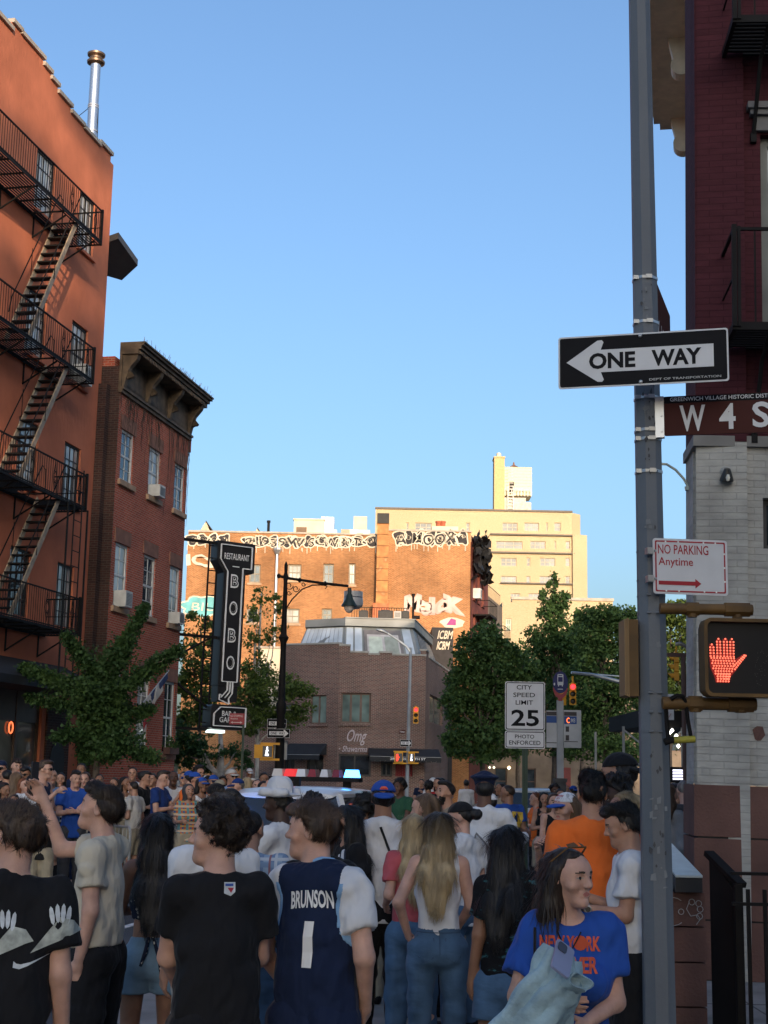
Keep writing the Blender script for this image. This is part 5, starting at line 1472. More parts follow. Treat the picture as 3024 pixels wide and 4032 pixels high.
q = MB(); letter(q, "W 10 ST", .12, .75, e0.z+.05, e0.z+.15, -.002, .01); piece("lettering", q, m_sgn_white, t)
M, w_, h_ = plate_frame((2567, 2118), (2862, 2134), (2573, 2337), 7.66, 6)
t = thing("no_parking_sign", "white no parking anytime sign with red arrow on the grey pole", "sign", M)
q = MB(); q.prism(rrect(0, w_, 0, h_, .016), 0, .003); piece("plate", q, m_sgn_white, t)
q = MB(); ringplate(q, rrect(.012, w_-.012, .012, h_-.012, .008), rrect(.020, w_-.020, .020, h_-.020, .006), -.0015); 
q.prism([(.03, h_*.165), (.235, h_*.165), (.235, h_*.115), (.268, h_*.2), (.235, h_*.285), (.235, h_*.235), (.03, h_*.235)], -.002, -.0005)
letter(q, "NO PARKING", .028, w_*.745, h_*.72, h_*.89, -.002, .012); letter(q, "Anytime", .030, w_*.535, h_*.47, h_*.66, -.002, .01); piece("red_print", q, m_sgn_red, t)
q = MB()
for u in (.17, .34, .68, .84):
    for z in (.018, h_-.018): q.lathe([(.005, 0), (.005, .001)], 8, Matrix.Translation((u*w_, -.0025, z)) @ Matrix.Rotation(R(90), 4, 'X'))
for v in (.25, .5, .75): q.lathe([(.005, 0), (.005, .001)], 8, Matrix.Translation((w_-.018, -.0025, v*h_)) @ Matrix.Rotation(R(90), 4, 'X'))
piece("reflector_dot", q, mat("pale dot", (.85, .85, .83), .3), t)
q = MB()
for v in (.27, .77): q.box(-.03, .002, -.004, .05, v*h_-.018, v*h_+.018); q.lathe([(.008, 0), (.006, .008)], 8, Matrix.Translation((.012, -.003, v*h_)) @ Matrix.Rotation(R(90), 4, 'X'))
piece("bracket", q, m_galv, t)
def hand_dots(mb, cx, cz, s, r, y):
    def dot(u, v): mb.lathe([(r, 0), (r*.7, .003)], 6, Matrix.Translation((cx+u*s, y, cz+v*s)) @ Matrix.Rotation(R(90), 4, 'X'))
    for fx, v1, lean in ((-.29, .30, -.02), (-.145, .40, -.01), (.0, .43, .0), (.135, .40, .01)):
        v = .07
        while v < v1:
            for du in (-.035, .035): dot(fx+du+lean*v, v)
            v += .062
        dot(fx+lean*v, v)
    for j in range(9):
        v = .03-j*.055
        hw = .30-.012*j if j < 5 else .245-.028*(j-4)
        n = int(hw*2/.072)
        for i in range(n+1):
            dot(-.085-hw*.75+hw*1.62*i/n+(.02 if j % 2 else 0), v)
    for j in range(4):
        for i in range(5): dot(-.185+i*.058+.01*(j % 2), -.46+j*.05)
    for i in range(8):                                   # thumb
        dot(.19+i*.034, -.20+i*.042); dot(.16+i*.034, -.14+i*.034)
m_led_red = emit("red led", (1.0, .03, .012), 1.6)
m_led_core = emit("red led core", (1.0, .16, .09), 1.0)
M, w_, h_ = plate_frame((2766, 2438), (3060, 2438), (2772, 2740), 7.45, 2)
w_ = .45
ps = thing("pedestrian_signal", "large black pedestrian signal showing a lit red hand beside the white wall", "walk signal", M)
m_housing = mat("dark signal housing", (.012, .012, .014), .35)
q = MB(); q.prism(rrect(.012, w_, .012, h_-.012, .03, 5), .0, .14); piece("housing", q, m_housing, ps)
q = MB(); o_, i_ = rrect(-.004, w_+.01, -.004, h_+.004, .04, 5), rrect(.014, w_-.01, .014, h_-.014, .028, 5)
ringplate(q, o_, i_, -.045)
n_ = len(o_)
q.add([(p_[0], -.045, p_[1]) for p_ in o_]+[(p_[0], .06, p_[1]) for p_ in o_], [(i, i+n_, (i+1) % n_+n_, (i+1) % n_) for i in range(n_)])
q.add([(p_[0], -.045, p_[1]) for p_ in i_]+[(p_[0], .0, p_[1]) for p_ in i_], [(i, (i+1) % n_, (i+1) % n_+n_, i+n_) for i in range(n_)])
piece("rim", q, m_yel_old, ps)
q = MB(); hand_dots(q, .118, h_*.475, .245, .0054, -.006); piece("hand_lamps", q, m_led_core, ps)
q = MB()
hs_ = lambda u, v: (.118+u*.245, h_*.475+v*.245)
hand_poly = [hs_(*p_) for p_ in [(-.22, -.49), (.07, -.49), (.10, -.36), (.22, -.22), (.30, -.1), (.46, .08), (.38, .13), (.20, .0), (.17, .12), (.17, .38), (.10, .44), (.07, .12), (.055, .12), (.05, .45), (-.05, .45), (-.06, .12), (-.08, .12), (-.10, .43), (-.19, .43), (-.195, .12), (-.22, .12), (-.25, .33), (-.34, .33), (-.345, .0), (-.33, -.18), (-.25, -.36)]]
q.prism(hand_poly, -.0015, -.0005); piece("hand_glow", q, emit("hand backing glow", (1, .010, .006), .11), ps)
q = MB()
for k in range(90):
    a, b = rng.uniform(.27, .44), rng.uniform(.06, .27)
    q.lathe([(.0018, 0), (.001, .001)], 5, Matrix.Translation((a, -.002, b)) @ Matrix.Rotation(R(90), 4, 'X'))
piece("unlit_lamp", q, mat("unlit lamp dot", (.10, .09, .085), .4), ps)
def yb(px0, px1, py, r, D, label):
    a_, b_ = at(px0, py, D), at(px1, py+6, D)
    t = thing("signal_bracket", label, "bracket", a_)
    q = MB(); L = b_-a_
    q.tube([V((0, 0, 0)), L], r, 10)
    piece("pipe", q, m_yel_old, t, smooth=True)
    for a_, b_, k_ in ((.28, .42, 1.25), (.7, .97, 1.3)):
        q = MB(); q.tube([L*a_, L*b_], r*k_, 8); q.tube([L*(a_+b_)*.5, L*(a_+b_)*.5+V((0, 0, -.045))], r*.9, 8); piece("collar", q, m_yel_old, t, smooth=True)
yb(2598, 2962, 2396, .030, 7.6, "upper brown yellow pipe bracket holding the red hand signal")
yb(2608, 2976, 2768, .034, 7.6, "lower brown yellow pipe bracket holding the red hand signal")
s0 = at(2492, 2742, 7.75)
t = thing("pedestrian_signal", "brown yellow pedestrian signal seen from its side behind the grey pole", "walk signal", V((s0.x, 7.75, s0.z)))
hh_ = at(2492, 2440, 7.75).z-s0.z; ww_ = s0.x-at(2456, 2600, 7.75).x
q = MB(); q.box(-ww_*.45, .03, -.02, .13, 0, hh_); piece("housing", q, m_yel_old, t)
q = MB()
for k in range(3): q.box(-ww_*(.62+.2*k), -ww_*(.47+.2*k), -.03-.004*k, .14+.004*k, .004*k-.004, hh_+.004-.003*k)
piece("rim", q, mat("faded tan rim", (.26, .16, .07), .6), t)
h0 = at(2690, 2912, 7.6)
t = thing("hanging_grip", "yellow taped bar hanging by black cables under the signal bracket", "hanging bar", h0)
q = MB(); q.tube([at(2652, 2914, 7.6)-h0, at(2736, 2910, 7.6)-h0], .019, 10); piece("bar", q, mat("greenish yellow tape", (.34, .30, .04), .5, var=.3, scale=20), t, smooth=True)
q = MB(); q.tube([at(2616, 2922, 7.6)-h0, at(2640, 2914, 7.6)-h0, at(2652, 2914, 7.6)-h0], .02, 8)
q.tube([at(2720, 2898, 7.6)-h0, at(2708, 2830, 7.6)-h0, at(2702, 2770, 7.58)-h0, at(2690, 2742, 7.56)-h0, at(2665, 2738, 7.56)-h0, at(2640, 2752, 7.56)-h0], .011, 7)
q.tube([at(2632, 2912, 7.6)-h0, at(2626, 2850, 7.62)-h0, at(2622, 2780, 7.6)-h0], .012, 7)
piece("cable", q, m_blackiron, t, smooth=True)
SD = 21.8
M, w_, h_ = plate_frame((1990, 2683), (2146, 2683), (1988, 2946), SD, -2)
t = thing("speed_limit_sign", "white city speed limit 25 sign with photo enforced panel below", "sign", M)
hz = h_*.262
q = MB(); q.prism(rrect(0, w_, hz+.006, h_, .035), 0, .004); piece("upper_plate", q, m_sgn_white, t)
q = MB(); q.prism(rrect(0, w_, 0, hz, .03), 0, .004); piece("lower_plate", q, m_sgn_white, t)
q = MB(); ringplate(q, rrect(.012, w_-.012, hz+.018, h_-.012, .03), rrect(.024, w_-.024, hz+.030, h_-.024, .022), -.002); ringplate(q, rrect(.012, w_-.012, .012, hz-.012, .025), rrect(.023, w_-.023, .023, hz-.023, .018), -.002)
U = h_-hz
for body, x0, x1, z0, z1 in (("CITY", .29, .67, .84, .93), ("SPEED", .205, .75, .685, .775), ("LIMIT", .265, .70, .53, .62)): letter(q, body, x0*w_, x1*w_, hz+z0*U, hz+z1*U, -.002, .012)
letter(q, "25", .155*w_, .85*w_, hz+.095*U, hz+.43*U, -.002, .03)
letter(q, "PHOTO", .25*w_, .73*w_, hz*.57, hz*.79, -.002, .012); letter(q, "ENFORCED", .105*w_, .885*w_, hz*.21, hz*.45, -.002, .012)
piece("black_print", q, m_sgn_black, t)
q = MB(); zb = M.translation.z
q.box(w_*.43, w_*.48, .006, .03, -zb, h_*.9); q.box(w_*.52, w_*.57, .006, .03, -zb, h_*.9); q.box(w_*.48, w_*.52, .022, .03, -zb, h_*.9)
for k in range(50): q.box(w_*.49, w_*.51, .018, .0215, -zb+.1+k*.04, -zb+.115+k*.04)
piece("post", q, m_green_post, t)
BSD = 30.0
b0 = at(2206, 3060, BSD); 
t = thing("bus_stop_post", "grey bus stop post with oval blue bus symbol sign and route panels", "bus stop sign", V((b0.x, BSD, 0)))
q = MB(); zt = at(2206, 2757, BSD).z; q.box(-.066, .066, -.06, .06, 0, zt); piece("post", q, mat("pale grey post", (.34, .35, .36), .5), t)
zt2 = at(2206, 3070, BSD).z
q = MB(); q.box(-.11, .11, -.1, .1, 0, zt2); q.box(-.13, .13, -.12, .12, zt2-.05, zt2+.03); piece("base", q, mat("dark post base", (.05, .05, .05), .6), t)
oc = at(2206, 2697, BSD); rx_, rz_ = .158, .28
q = MB(); q.prism([(rx_*math.cos(a*math.pi/12), oc.z+.05+rz_*.82*math.sin(a*math.pi/12)) for a in range(24)], -.08, -.062); piece("oval", q, mat("navy oval", (.015, .02, .11), .5), t)
q = MB(); q.prism([(-.152, oc.z-.06)]+[(.16*math.cos(a), oc.z-.02+.27*math.sin(a)) for a in np.linspace(math.pi*1.06, math.pi*1.94, 9)]+[(.152, oc.z-.06)]+[(.115*math.cos(a), oc.z-.03+.17*math.sin(a)) for a in np.linspace(math.pi*1.9, math.pi*1.1, 7)], -.079, -.061); q.box(-.04, .04, -.075, -.05, zt-.02, oc.z-.25); piece("red_rim", q, mat("faded red rim", (.34, .05, .06), .5), t)
q = MB()
bz_ = oc.z+.09
q.prism(rrect(-.062, .062, bz_-.10, bz_+.13, .02), -.083, -.0805); q.box(-.05, -.03, -.083, -.0805, bz_-.125, bz_-.10); q.box(.03, .05, -.083, -.0805, bz_-.125, bz_-.10); q.box(-.06, .05, -.083, -.0805, oc.z-.1, oc.z-.085); 
q.prism([(-.125+.016*math.cos(a*.785), bz_-.08+.03*math.sin(a*.785)) for a in range(8)], -.083, -.0805)
piece("bus_symbol", q, m_sgn_white, t)
q = MB(); q.prism(rrect(-.048, .048, bz_-.03, bz_+.07, .01), -.086, -.0835); q.box(-.04, .04, -.086, -.0835, bz_+.09, bz_+.11); piece("symbol_window", q, mat("navy oval", (.015, .02, .11), .5), t)
p0_ = at(2151, 2943, BSD); p1_ = at(2287, 2797, BSD)
q = MB(); q.box(p0_.x-b0.x, -.075, -.05, -.02, p0_.z, p1_.z-.02); q.box(.075, p1_.x-b0.x, -.05, -.02, p0_.z, p1_.z); piece("route_panel", q, mat("pale route panel", (.44, .44, .44), .5), t)
q = MB(); zr = p1_.z-.03
q.box(p0_.x-b0.x+.0, -.08, -.056, -.051, zr-.24, zr-.10); q.box(.08, .34, -.056, -.051, zr-.26, zr-.10); piece("blue_strip", q, mat("route blue", (.025, .08, .26), .5), t)
q = MB()
q.box(p0_.x-b0.x, -.08, -.056, -.051, zr-.09, zr-.01); q.box(.08, .34, -.056, -.051, zr-.09, zr-.01); q.box(.11, .18, -.056, -.051, zr-.42, zr-.31); q.box(.11, .18, -.056, -.051, zr-.6, zr-.49); q.box(.08, .36, -.056, -.051, zr-.63, zr-.615); q.box(p0_.x-b0.x, -.08, -.056, -.051, zr-.66, zr-.645)
piece("route_print", q, mat("route print dark", (.06, .05, .05), .6), t)
q = MB(); letter(q, "C", .13, .19, zr-.24, zr-.13, -.06, .01); piece("lit_letter", q, emit("orange letter", (1, .16, .02), 1.6), t)
q = MB(); letter(q, "M8", .22, .31, zr-.23, zr-.14, -.06, .01); piece("route_number", q, m_sgn_white, t)
def visor(q, x, z, r, y0, L, M=None):
    n = 14; vs = []; fs = []
    for i in range(n+1):
        a = math.pi*(-.12)+math.pi*1.24*i/n
        for yy, k in ((y0, 1.), (y0-L*(.45+.55*math.sin(max(0, min(math.pi, a)))), 1.02)):
            vs.append((x+r*k*math.cos(a), yy, z+r*k*math.sin(a)))
    for i in range(n): fs.append((2*i, 2*i+1, 2*i+3, 2*i+2))
    q.add(vs, fs, M); q.add([V(v)*1.0+V((0, 0, 0)) for v in vs], [f[::-1] for f in fs], M)
def traffic_signal(loc, h, rot, label, lit=True, faces=((0,),), hang=.25):
    """three lamp head of height h; rot = heading of its front, degrees"""
    t = thing("traffic_signal", label, "traffic light", Matrix.Translation(loc) @ Matrix.Rotation(R(rot), 4, 'Z'))
    s = h/3; w = s*.95
    q = MB()
    for k in range(3): q.prism(rrect(-w/2, w/2, k*s+.004, (k+1)*s-.004, s*.1), 0, w*.55)
    q.box(-w*.2, w*.2, w*.1, w*.45, h, h+.05)
    if hang: q.tube([(0, w*.28, h), (0, w*.28, h+hang)], .035, 8)
    piece("housing", q, m_yel, t)
    q = MB()
    for k in range(3): visor(q, 0, (k+.5)*s, s*.39, -.001, s*.75)
    piece("visor", q, m_yel, t)
    for k in range(3):
        q = MB(Matrix.Translation((0, -.004, (k+.5)*s)) @ Matrix.Rotation(R(90), 4, 'X')); q.lathe([(s*.36, 0), (s*.3, .02), (.01, .035)], 14)
        piece("lens", q, (emit("red signal lens", (1, .03, .04), 1.6) if (k == 2 and lit) else mat("dark signal lens", (.03, .025, .02), .3)), t, smooth=True)
    return t
a_ = at(2256, 2776, 50); zz_ = at(2256, 2690, 50).z
traffic_signal(V((a_.x, 50, a_.z)), zz_-a_.z, -4, "yellow traffic signal lit red hanging right of the oval bus sign")
t2 = thing("traffic_signal", "side head of yellow signal under the mast arm facing left", "traffic light", Matrix.Translation((a_.x-.36, 50.1, a_.z-.02)) @ Matrix.Rotation(R(-75), 4, 'Z'))
q = MB(); s = (zz_-a_.z)/3
for k in range(2): q.prism(rrect(-s*.47, s*.47, k*s+.004, (k+1)*s-.004, s*.1), 0, s*.4)
piece("housing", q, m_yel, t2)
q = MB()
for k in range(2): visor(q, 0, (k+.5)*s, s*.39, -.001, s*.75)
piece("visor", q, m_yel, t2)
q = MB()
for k in range(2): q.lathe([(s*.36, 0), (.01, .02)], 12, Matrix.Translation((0, -.004, (k+.5)*s)) @ Matrix.Rotation(R(90), 4, 'X'))
piece("lens", q, mat("dark signal lens", (.03, .025, .02), .3), t2)
ma0 = at(2250, 2648, 50); ma1 = at(2560, 2712, 51)
t = thing("mast_arm", "grey mast arm holding the yellow red-lit traffic signal", "mast arm", V((ma1.x, 51, 0)))
q = MB(); q.tube([ma0-V((ma1.x, 51, 0)), at(2330, 2656, 50.2)-V((ma1.x, 51, 0)), at(2440, 2684, 50.6)-V((ma1.x, 51, 0)), V((0, 0, ma1.z))], [.05, .06, .075, .09], 8); q.tube([ma0-V((ma1.x, 51, 0)), V((0, 0, at(2560, 2672, 51).z))], .025, 6); piece("arm", q, m_galv, t, smooth=True)
q = MB(); q.tube([(0, 0, 0), (0, 0, ma1.z+.6)], [.14, .09], 8); piece("pole", q, m_galv, t)
a_ = at(2655, 2682, 46); zz_ = at(2655, 2576, 46).z
traffic_signal(V((a_.x, 46, a_.z)), zz_-a_.z, -100, "yellow traffic signal turned sideways between grey pole and white wall", lit=False)
t = thing("street_lamp", "curved pale lamp arm above the sideways yellow signal", "street lamp", at(2720, 3066, 46.5))
b0 = V(t.matrix_world.translation); b0.z = 0; t.location = b0
q = MB(); q.tube([at(2660, 2536, 46.5)-b0, at(2680, 2534, 46.5)-b0, at(2700, 2545, 46.5)-b0, at(2716, 2565, 46.5)-b0, V((0, 0, at(2720, 2580, 46.5).z)), V((0, 0, 0))], [.05, .07, .06, .05, .06, .08], 8); piece("arm", q, m_galv, t, smooth=True)
CD = 72.0
b0 = at(1602, 3053, CD); b0.z = 0
t = thing("street_lamp", "tall grey lamp pole with curved arm at the corner restaurant", "street lamp", b0)
tp = at(1617, 2550, CD)-b0
q = MB(); q.tube([V((0, 0, 0)), tp], [.095, .07], 10); piece("pole", q, mat("far lamp pole grey", (.26, .28, .30), .5), t, smooth=True)
q = MB(); pts = [at(1614, 2565, CD)-b0, at(1600, 2545, CD)-b0, at(1560, 2515, CD)-b0, at(1525, 2493, CD)-b0]; q.tube(pts, [.07, .06, .05, .045], 8); piece("arm", q, m_galv, t, smooth=True)
q = MB(); q.tube([at(1528, 2495, CD)-b0, at(1505, 2484, CD)-b0, at(1482, 2479, CD)-b0], [.07, .18, .09], 8, sq=.5); piece("lamp_head", q, m_galv, t, smooth=True)
a_ = at(1637, 2849, CD-.3); zz_ = at(1637, 2784, CD-.3).z
traffic_signal(V((a_.x, CD-.3, a_.z)), zz_-a_.z, 2, "yellow traffic signal lit red on the far grey lamp pole", hang=0)
M, w_, h_ = plate_frame((1575, 2912), (1621, 2912), (1575, 2939), CD-.35, 0)
one_way(M, w_, h_, "small one way sign on the far grey lamp pole by the restaurant", False)
M, w_, h_ = plate_frame((1570, 2873), (1596, 2873), (1570, 2888), CD-.3, 0)
t = thing("street_name_sign", "tiny brown street sign on the far grey lamp pole", "street sign", M)
q = MB(); q.box(0, w_, 0, .02, 0, h_); piece("plate", q, mat("brown sign sheet", (.105, .028, .022), .45), t)
q = MB(); letter(q, "7 Avenue", .04, w_-.04, h_*.25, h_*.75, -.004, .01); piece("lettering", q, m_sgn_white, t)
def ped(px0, px1, py0, py1, D, label, hand, side=True, name="pedestrian_signal"):
    M, w_, h_ = plate_frame((px0, py0), (px1, py0), (px0, py1), D, 0)
    t = thing(name, label, "walk signal", M)
    q = MB(); q.prism(rrect(0, w_, 0, h_, h_*.08), 0, h_*.5); q.box(-.04, w_+.2, .05, .15, h_+.002, h_+.07); q.box(-.04, w_+.2, .05, .15, -.07, -.002); piece("housing", q, m_yel, t)
    q = MB(); q.box(w_*.12, w_*.92, -.012, -.002, h_*.1, h_*.9); piece("screen", q, mat("grey signal screen", (.08, .08, .085), .4), t)
    q = MB()
    if hand == "hand": q.prism([(w_*(.2+.5*(x+.35)), h_*(.5+.75*z)) for x, z in [(-.22, -.49), (.07, -.49), (.22, -.22), (.46, .08), (.38, .13), (.17, .02), (.15, .40), (.05, .45), (-.05, .45), (-.19, .43), (-.34, .30), (-.33, -.18)]], -.02, -.014); piece("hand", q, m_led_red, t)
    else:
        q.lathe([(h_*.06, 0), (h_*.06, .005)], 8, Matrix.Translation((w_*.5, -.014, h_*.8)) @ Matrix.Rotation(R(90), 4, 'X'))
        for a_, b_ in (((.5, .72), (.47, .45)), ((.47, .45), (.38, .18)), ((.48, .45), (.58, .32)), ((.58, .32), (.55, .17)), ((.5, .68), (.64, .52)), ((.5, .68), (.36, .52))):
            q.bar((w_*a_[0], -.016, h_*a_[1]), (w_*b_[0], -.016, h_*b_[1]), .05, .006)
        piece("walking_figure", q, emit("walk figure white", (.9, .95, 1), 1.6), t)
    return t
ped(1552, 1587, 2962, 3002, CD-.3, "small yellow signal with lit red hand on the far lamp pole", "hand")
ped(1608, 1633, 2964, 3002, CD-.3, "small dim yellow walk signal right of the far lamp pole", "walk")
LD_ = 45.0
b0 = at(1098, 3044, LD_); b0.z = 0
t = thing("ornate_lamp_post", "ornate black cast iron lamp post with scrolled arm and bell lantern", "lamp post", b0)
tp = at(1124, 2300, LD_)-b0; u_ = tp/tp.z
q = MB()
def ringz(py): return (at(1110, py, LD_)).z
prof = [(0, .30), (.5, .30), (.9, .24), (1.3, .16), (ringz(2815), .125), (ringz(2800), .155), (ringz(2770), .16), (ringz(2760), .115), (ringz(2560), .09), (ringz(2530), .10), (ringz(2510), .17), (ringz(2500), .10), (ringz(2470), .09), (ringz(2290), .06), (ringz(2270), .09), (ringz(2255), .05), (ringz(2225), .06), (ringz(2212), .02)]
q.tube([u_*z for z, r in prof], [r for z, r in prof], 12); piece("post", q, m_blackiron, t, smooth=True)
def lp(px, py): return at(px, py, LD_)-b0
q = MB(); q.tube([lp(1098, 2268), lp(1130, 2276), lp(1260, 2295), lp(1372, 2308)], .045, 8)
q.tube([lp(1124, 2400), lp(1150, 2360), lp(1190, 2320), lp(1230, 2304), lp(1290, 2302)], .022, 6)
for cx_, cy_, r_ in ((1138, 2306, 17), (1165, 2318, 14), (1138, 2335, 10), (1195, 2300, 9)): q.tube([lp(cx_+r_*(1-k*.05)*math.cos(k*.55), cy_+r_*(1-k*.05)*math.sin(k*.55)) for k in range(14)], .016, 5)
q.tube([lp(1275, 2300), lp(1288, 2310), lp(1280, 2318)], .02, 5)
for px, py in ((1098, 2268), (1180, 2284), (1280, 2298)): q.lathe([(.01, -.08), (.075, -.03), (.075, .03), (.01, .08)], 8, Matrix.Translation(lp(px, py)))
piece("arm", q, m_blackiron, t, smooth=True)
lc = lp(1376, 2330)
q = MB(Matrix.Translation(lc)); q.lathe([(.06, .12), (.06, -.05), (.10, -.12), (.13, -.25), (.24, -.42), (.25, -.47), (.02, -.47)], 14); piece("lantern_hood", q, mat("dark green lantern", (.02, .04, .035), .4), t, smooth=True)
q = MB(Matrix.Translation(lc)); q.lathe([(.16, -.475), (.15, -.56), (.08, -.66), (.01, -.68)], 14); piece("globe", q, mat("frosted globe", (.75, .66, .60), .3), t, smooth=True)
q = MB(Matrix.Translation(lc+V((.12, .35, 0)))); q.lathe([(.30, -.15), (.32, -.3), (.30, -.42), (.2, -.5)], 14); q.lathe([(.3, .05), (.3, -.13)], 14); piece("shade_ring", q, mat("pale lantern shade", (.45, .46, .48), .3), t, smooth=True)
M, w_, h_ = plate_frame((1052, 2830), (1128, 2826), (1052, 2866), LD_+.1, -3)
one_way(M, w_, h_, "upper one way sign on the ornate black lamp post, half behind the post", False)
M, w_, h_ = plate_frame((1052, 2869), (1141, 2868), (1052, 2904), LD_-.3, -2)
one_way(M, w_, h_, "lower one way sign on the ornate black lamp post", False)
p_ = ped(1028, 1076, 2932, 2985, LD_-.2, "yellow pedestrian signal showing a white walking figure on the black lamp post", "walk")
q = MB(); hh_ = at(1040, 2932, LD_).z-at(1040, 2985, LD_).z; q.box(-.22, -.001, .0, .3, 0, hh_); piece("side_body", q, m_yel, p_)
t = thing("signal_cabinet", "grey control box behind the walking figure signal on the lamp post", "control box", at(1078, 2984, LD_+.1))
q = MB(); q.box(0, .12, 0, .2, 0, .45); q.box(.26, .40, 0, .2, -.05, .55); piece("case", q, mat("control box grey", (.36, .36, .36), .5), t)
q = MB(); q.tube([(.1, -.1, -.2), (.1, -.1, -.6), (.05, -.1, at(1078, 3050, LD_).z-at(1078, 2984, LD_).z)], .05, 6); piece("conduit", q, m_yel, t)
M, w_, h_ = plate_frame((902, 2808), (964, 2809), (902, 2852), 40, 0)
t = thing("no_stopping_sign", "red no stopping sign on dark green post covering the garden sign", "sign", M)
q = MB(); q.prism(rrect(0, w_, 0, h_, .02), 0, .006); piece("plate", q, mat("faded red sign", (.30, .03, .04), .5), t)
q = MB(); letter(q, "NO STOPPING", .03, w_-.05, h_*.66, h_*.86, -.003, .01); letter(q, "Anytime", .03, w_*.55, h_*.4, h_*.6, -.003, .01); q.bar((.08, -.003, h_*.18), (w_-.12, -.003, h_*.18), .002, .02); q.prism([(.04, h_*.18), (.1, h_*.08), (.1, h_*.28)], -.004, -.002); q.prism([(w_-.06, h_*.18), (w_-.12, h_*.28), (w_-.12, h_*.08)], -.004, -.002); piece("print", q, mat("faded pink print", (.60, .45, .45), .5), t)
q = MB(); q.box(w_-.06, w_+.0, .01, .06, -M.translation.z, h_*.5); piece("post", q, m_green_post, t)
LDX = 40.0
p0_ = at(2650, 3072, LDX); p1_ = at(2740, 3030, LDX)
t = thing("led_screen", "lit white and violet striped LED screen between pole and corner building", "screen", V((p0_.x, LDX, p0_.z)))
wq, hq = p1_.x-p0_.x, p1_.z-p0_.z
q = MB(); q.box(-.05, wq+.4, .02, .3, -.06, hq+.06); q.box(.1, .2, .1, .2, -p0_.z, -.06); piece("frame", q, m_blackiron, t)
q = MB()
for k in range(4): q.box(0, wq+.3, .0, .018, hq*(.05+k*.25), hq*(.21+k*.25))
piece("lit_strip", q, emit("led strip", (.78, .78, 1.0), 1.3), t)
t = thing("neon_sign", "red vertical neon letters on the far side of the white corner wall", "neon sign", at(2718, 2600, 20))
q = MB(); b_ = at(2718, 2600, 20)
for y0, y1 in ((2432, 2500), (2516, 2575), (2600, 2640), (2340, 2368)):
    a0, a1 = at(2716, y0, 20)-b_, at(2716, y1, 20)-b_; q.box(-.02, .1, -.05, .0, a1.z, a0.z)
piece("letters", q, emit("red neon", (1, .02, .04), 2.2), t)
q = MB(); q.box(.03, .12, .01, .12, at(2716, 2650, 20).z-b_.z, at(2716, 2330, 20).z-b_.z); piece("backing", q, m_blackiron, t)
t = thing("rusty_post", "thin rusty brown post between the grey pole and the white wall", "post", V((at(2698, 3066, 18).x, 18, 0)))
q = MB(); q.tube([(0, 0, 0), at(2690, 2575, 18)-V((at(2698, 3066, 18).x, 18, 0))], .032, 8); q.box(-.2, .05, -.03, .03, at(2690, 2580, 18).z-.02, at(2690, 2572, 18).z); piece("post", q, mat("rusty brown post", (.09, .05, .04), .7), t)
M, w_, h_ = plate_frame((2608, 2732), (2652, 2732), (2608, 2834), 38, 0)
t = thing("white_banner", "white banner with red marks behind the grey pole", "banner", M)
q = MB(); q.box(0, w_, 0, .03, 0, h_); piece("sheet", q, m_sgn_white, t)
q = MB(); q.bar((w_*.55, -.004, h_*.95), (w_*.75, -.004, h_*.75), .05, .004); q.bar((w_*.2, -.004, h_*.2), (w_*.55, -.004, h_*.1), .06, .004); q.bar((w_*.55, -.004, h_*.1), (w_*.75, -.004, h_*.25), .06, .004); piece("red_mark", q, m_sgn_red, t)
q = MB(); q.bar((w_*.5, .02, 0), (w_*.5, .02, -M.translation.z), .06); piece("post", q, m_blackiron, t)
sc = thing("sidewalk_shed", "dark scaffold sidewalk shed with lights between pole and wall", "scaffold", V((at(2640, 3064, 44).x, 44, 0)))
q = MB(); za = at(2640, 2850, 44).z; q.box(-.9, 2.5, 0, 6, za-.1, za+.4); piece("deck", q, m_blackiron, sc)
q = MB(); 
for x in (-1.4, .4, 2.3):
    for y in (.1, 5.8): q.bar((x, y, 0), (x, y, za-.1), .07)
q.bar((-1.4, .1, za-.2), (.4, .1, za-1.6), .05); q.bar((.4, .1, za-.2), (-1.4, .1, za-1.6), .05); q.bar((.4, .1, za-.2), (2.3, .1, za-1.6), .05)
piece("strut", q, m_galv, sc)
q = MB()
for px, py in ((2622, 2877), (2644, 2876), (2660, 2898), (2634, 2886), (2668, 2938)): 
    c = at(px, py, 44)-V((at(2640, 3064, 44).x, 44, 0)); q.lathe([(.01, -.06), (.06, 0), (.01, .06)], 8, Matrix.Translation(c+V((0, -.1, 0))))
piece("lamp", q, emit("shed lamps", (1, .95, .8), 4), sc)
ped(2698, 2708, 2996, 3030, 50, "distant lit red hand signal beside the rusty post", "hand")
t = thing("wall_lamp", "small glowing wall lamp on the brown street front under the trees", "wall lamp", at(2004, 3023, 104.5))
q = MB(); q.lathe([(.02, -.12), (.12, 0), (.02, .12)], 10); piece("globe", q, emit("warm globe", (1, .72, .35), 6), t); q = MB(); q.box(-.03, .03, .1, .5, -.03, .03); piece("arm", q, m_blackiron, t)
for px in (1928, 1945):
    t = thing("wall_lamp", "pale globe lamp of a pair on the brown street front", "wall lamp", at(px, 3022, 104.5), "paired globe lamps"); q = MB(); q.lathe([(.02, -.1), (.1, 0), (.02, .1)], 10); piece("globe", q, emit("dim globe", (1, .85, .6), 1.2), t); q = MB(); q.box(-.03, .03, .1, .5, -.03, .03); piece("arm", q, m_blackiron, t)
t = thing("neon_ring", "small glowing orange neon ring in the orange building's shop window", "neon sign", Mo @ Matrix.Translation((unproj(56, 2865, Mo)[0], .09, unproj(56, 2865, Mo)[1])))
q = MB(); q.tube([(.11*math.cos(a*.524), 0, .14*math.sin(a*.524)) for a in range(13)], .02, 6); piece("tube", q, emit("orange neon", (1, .18, .06), .9), t)
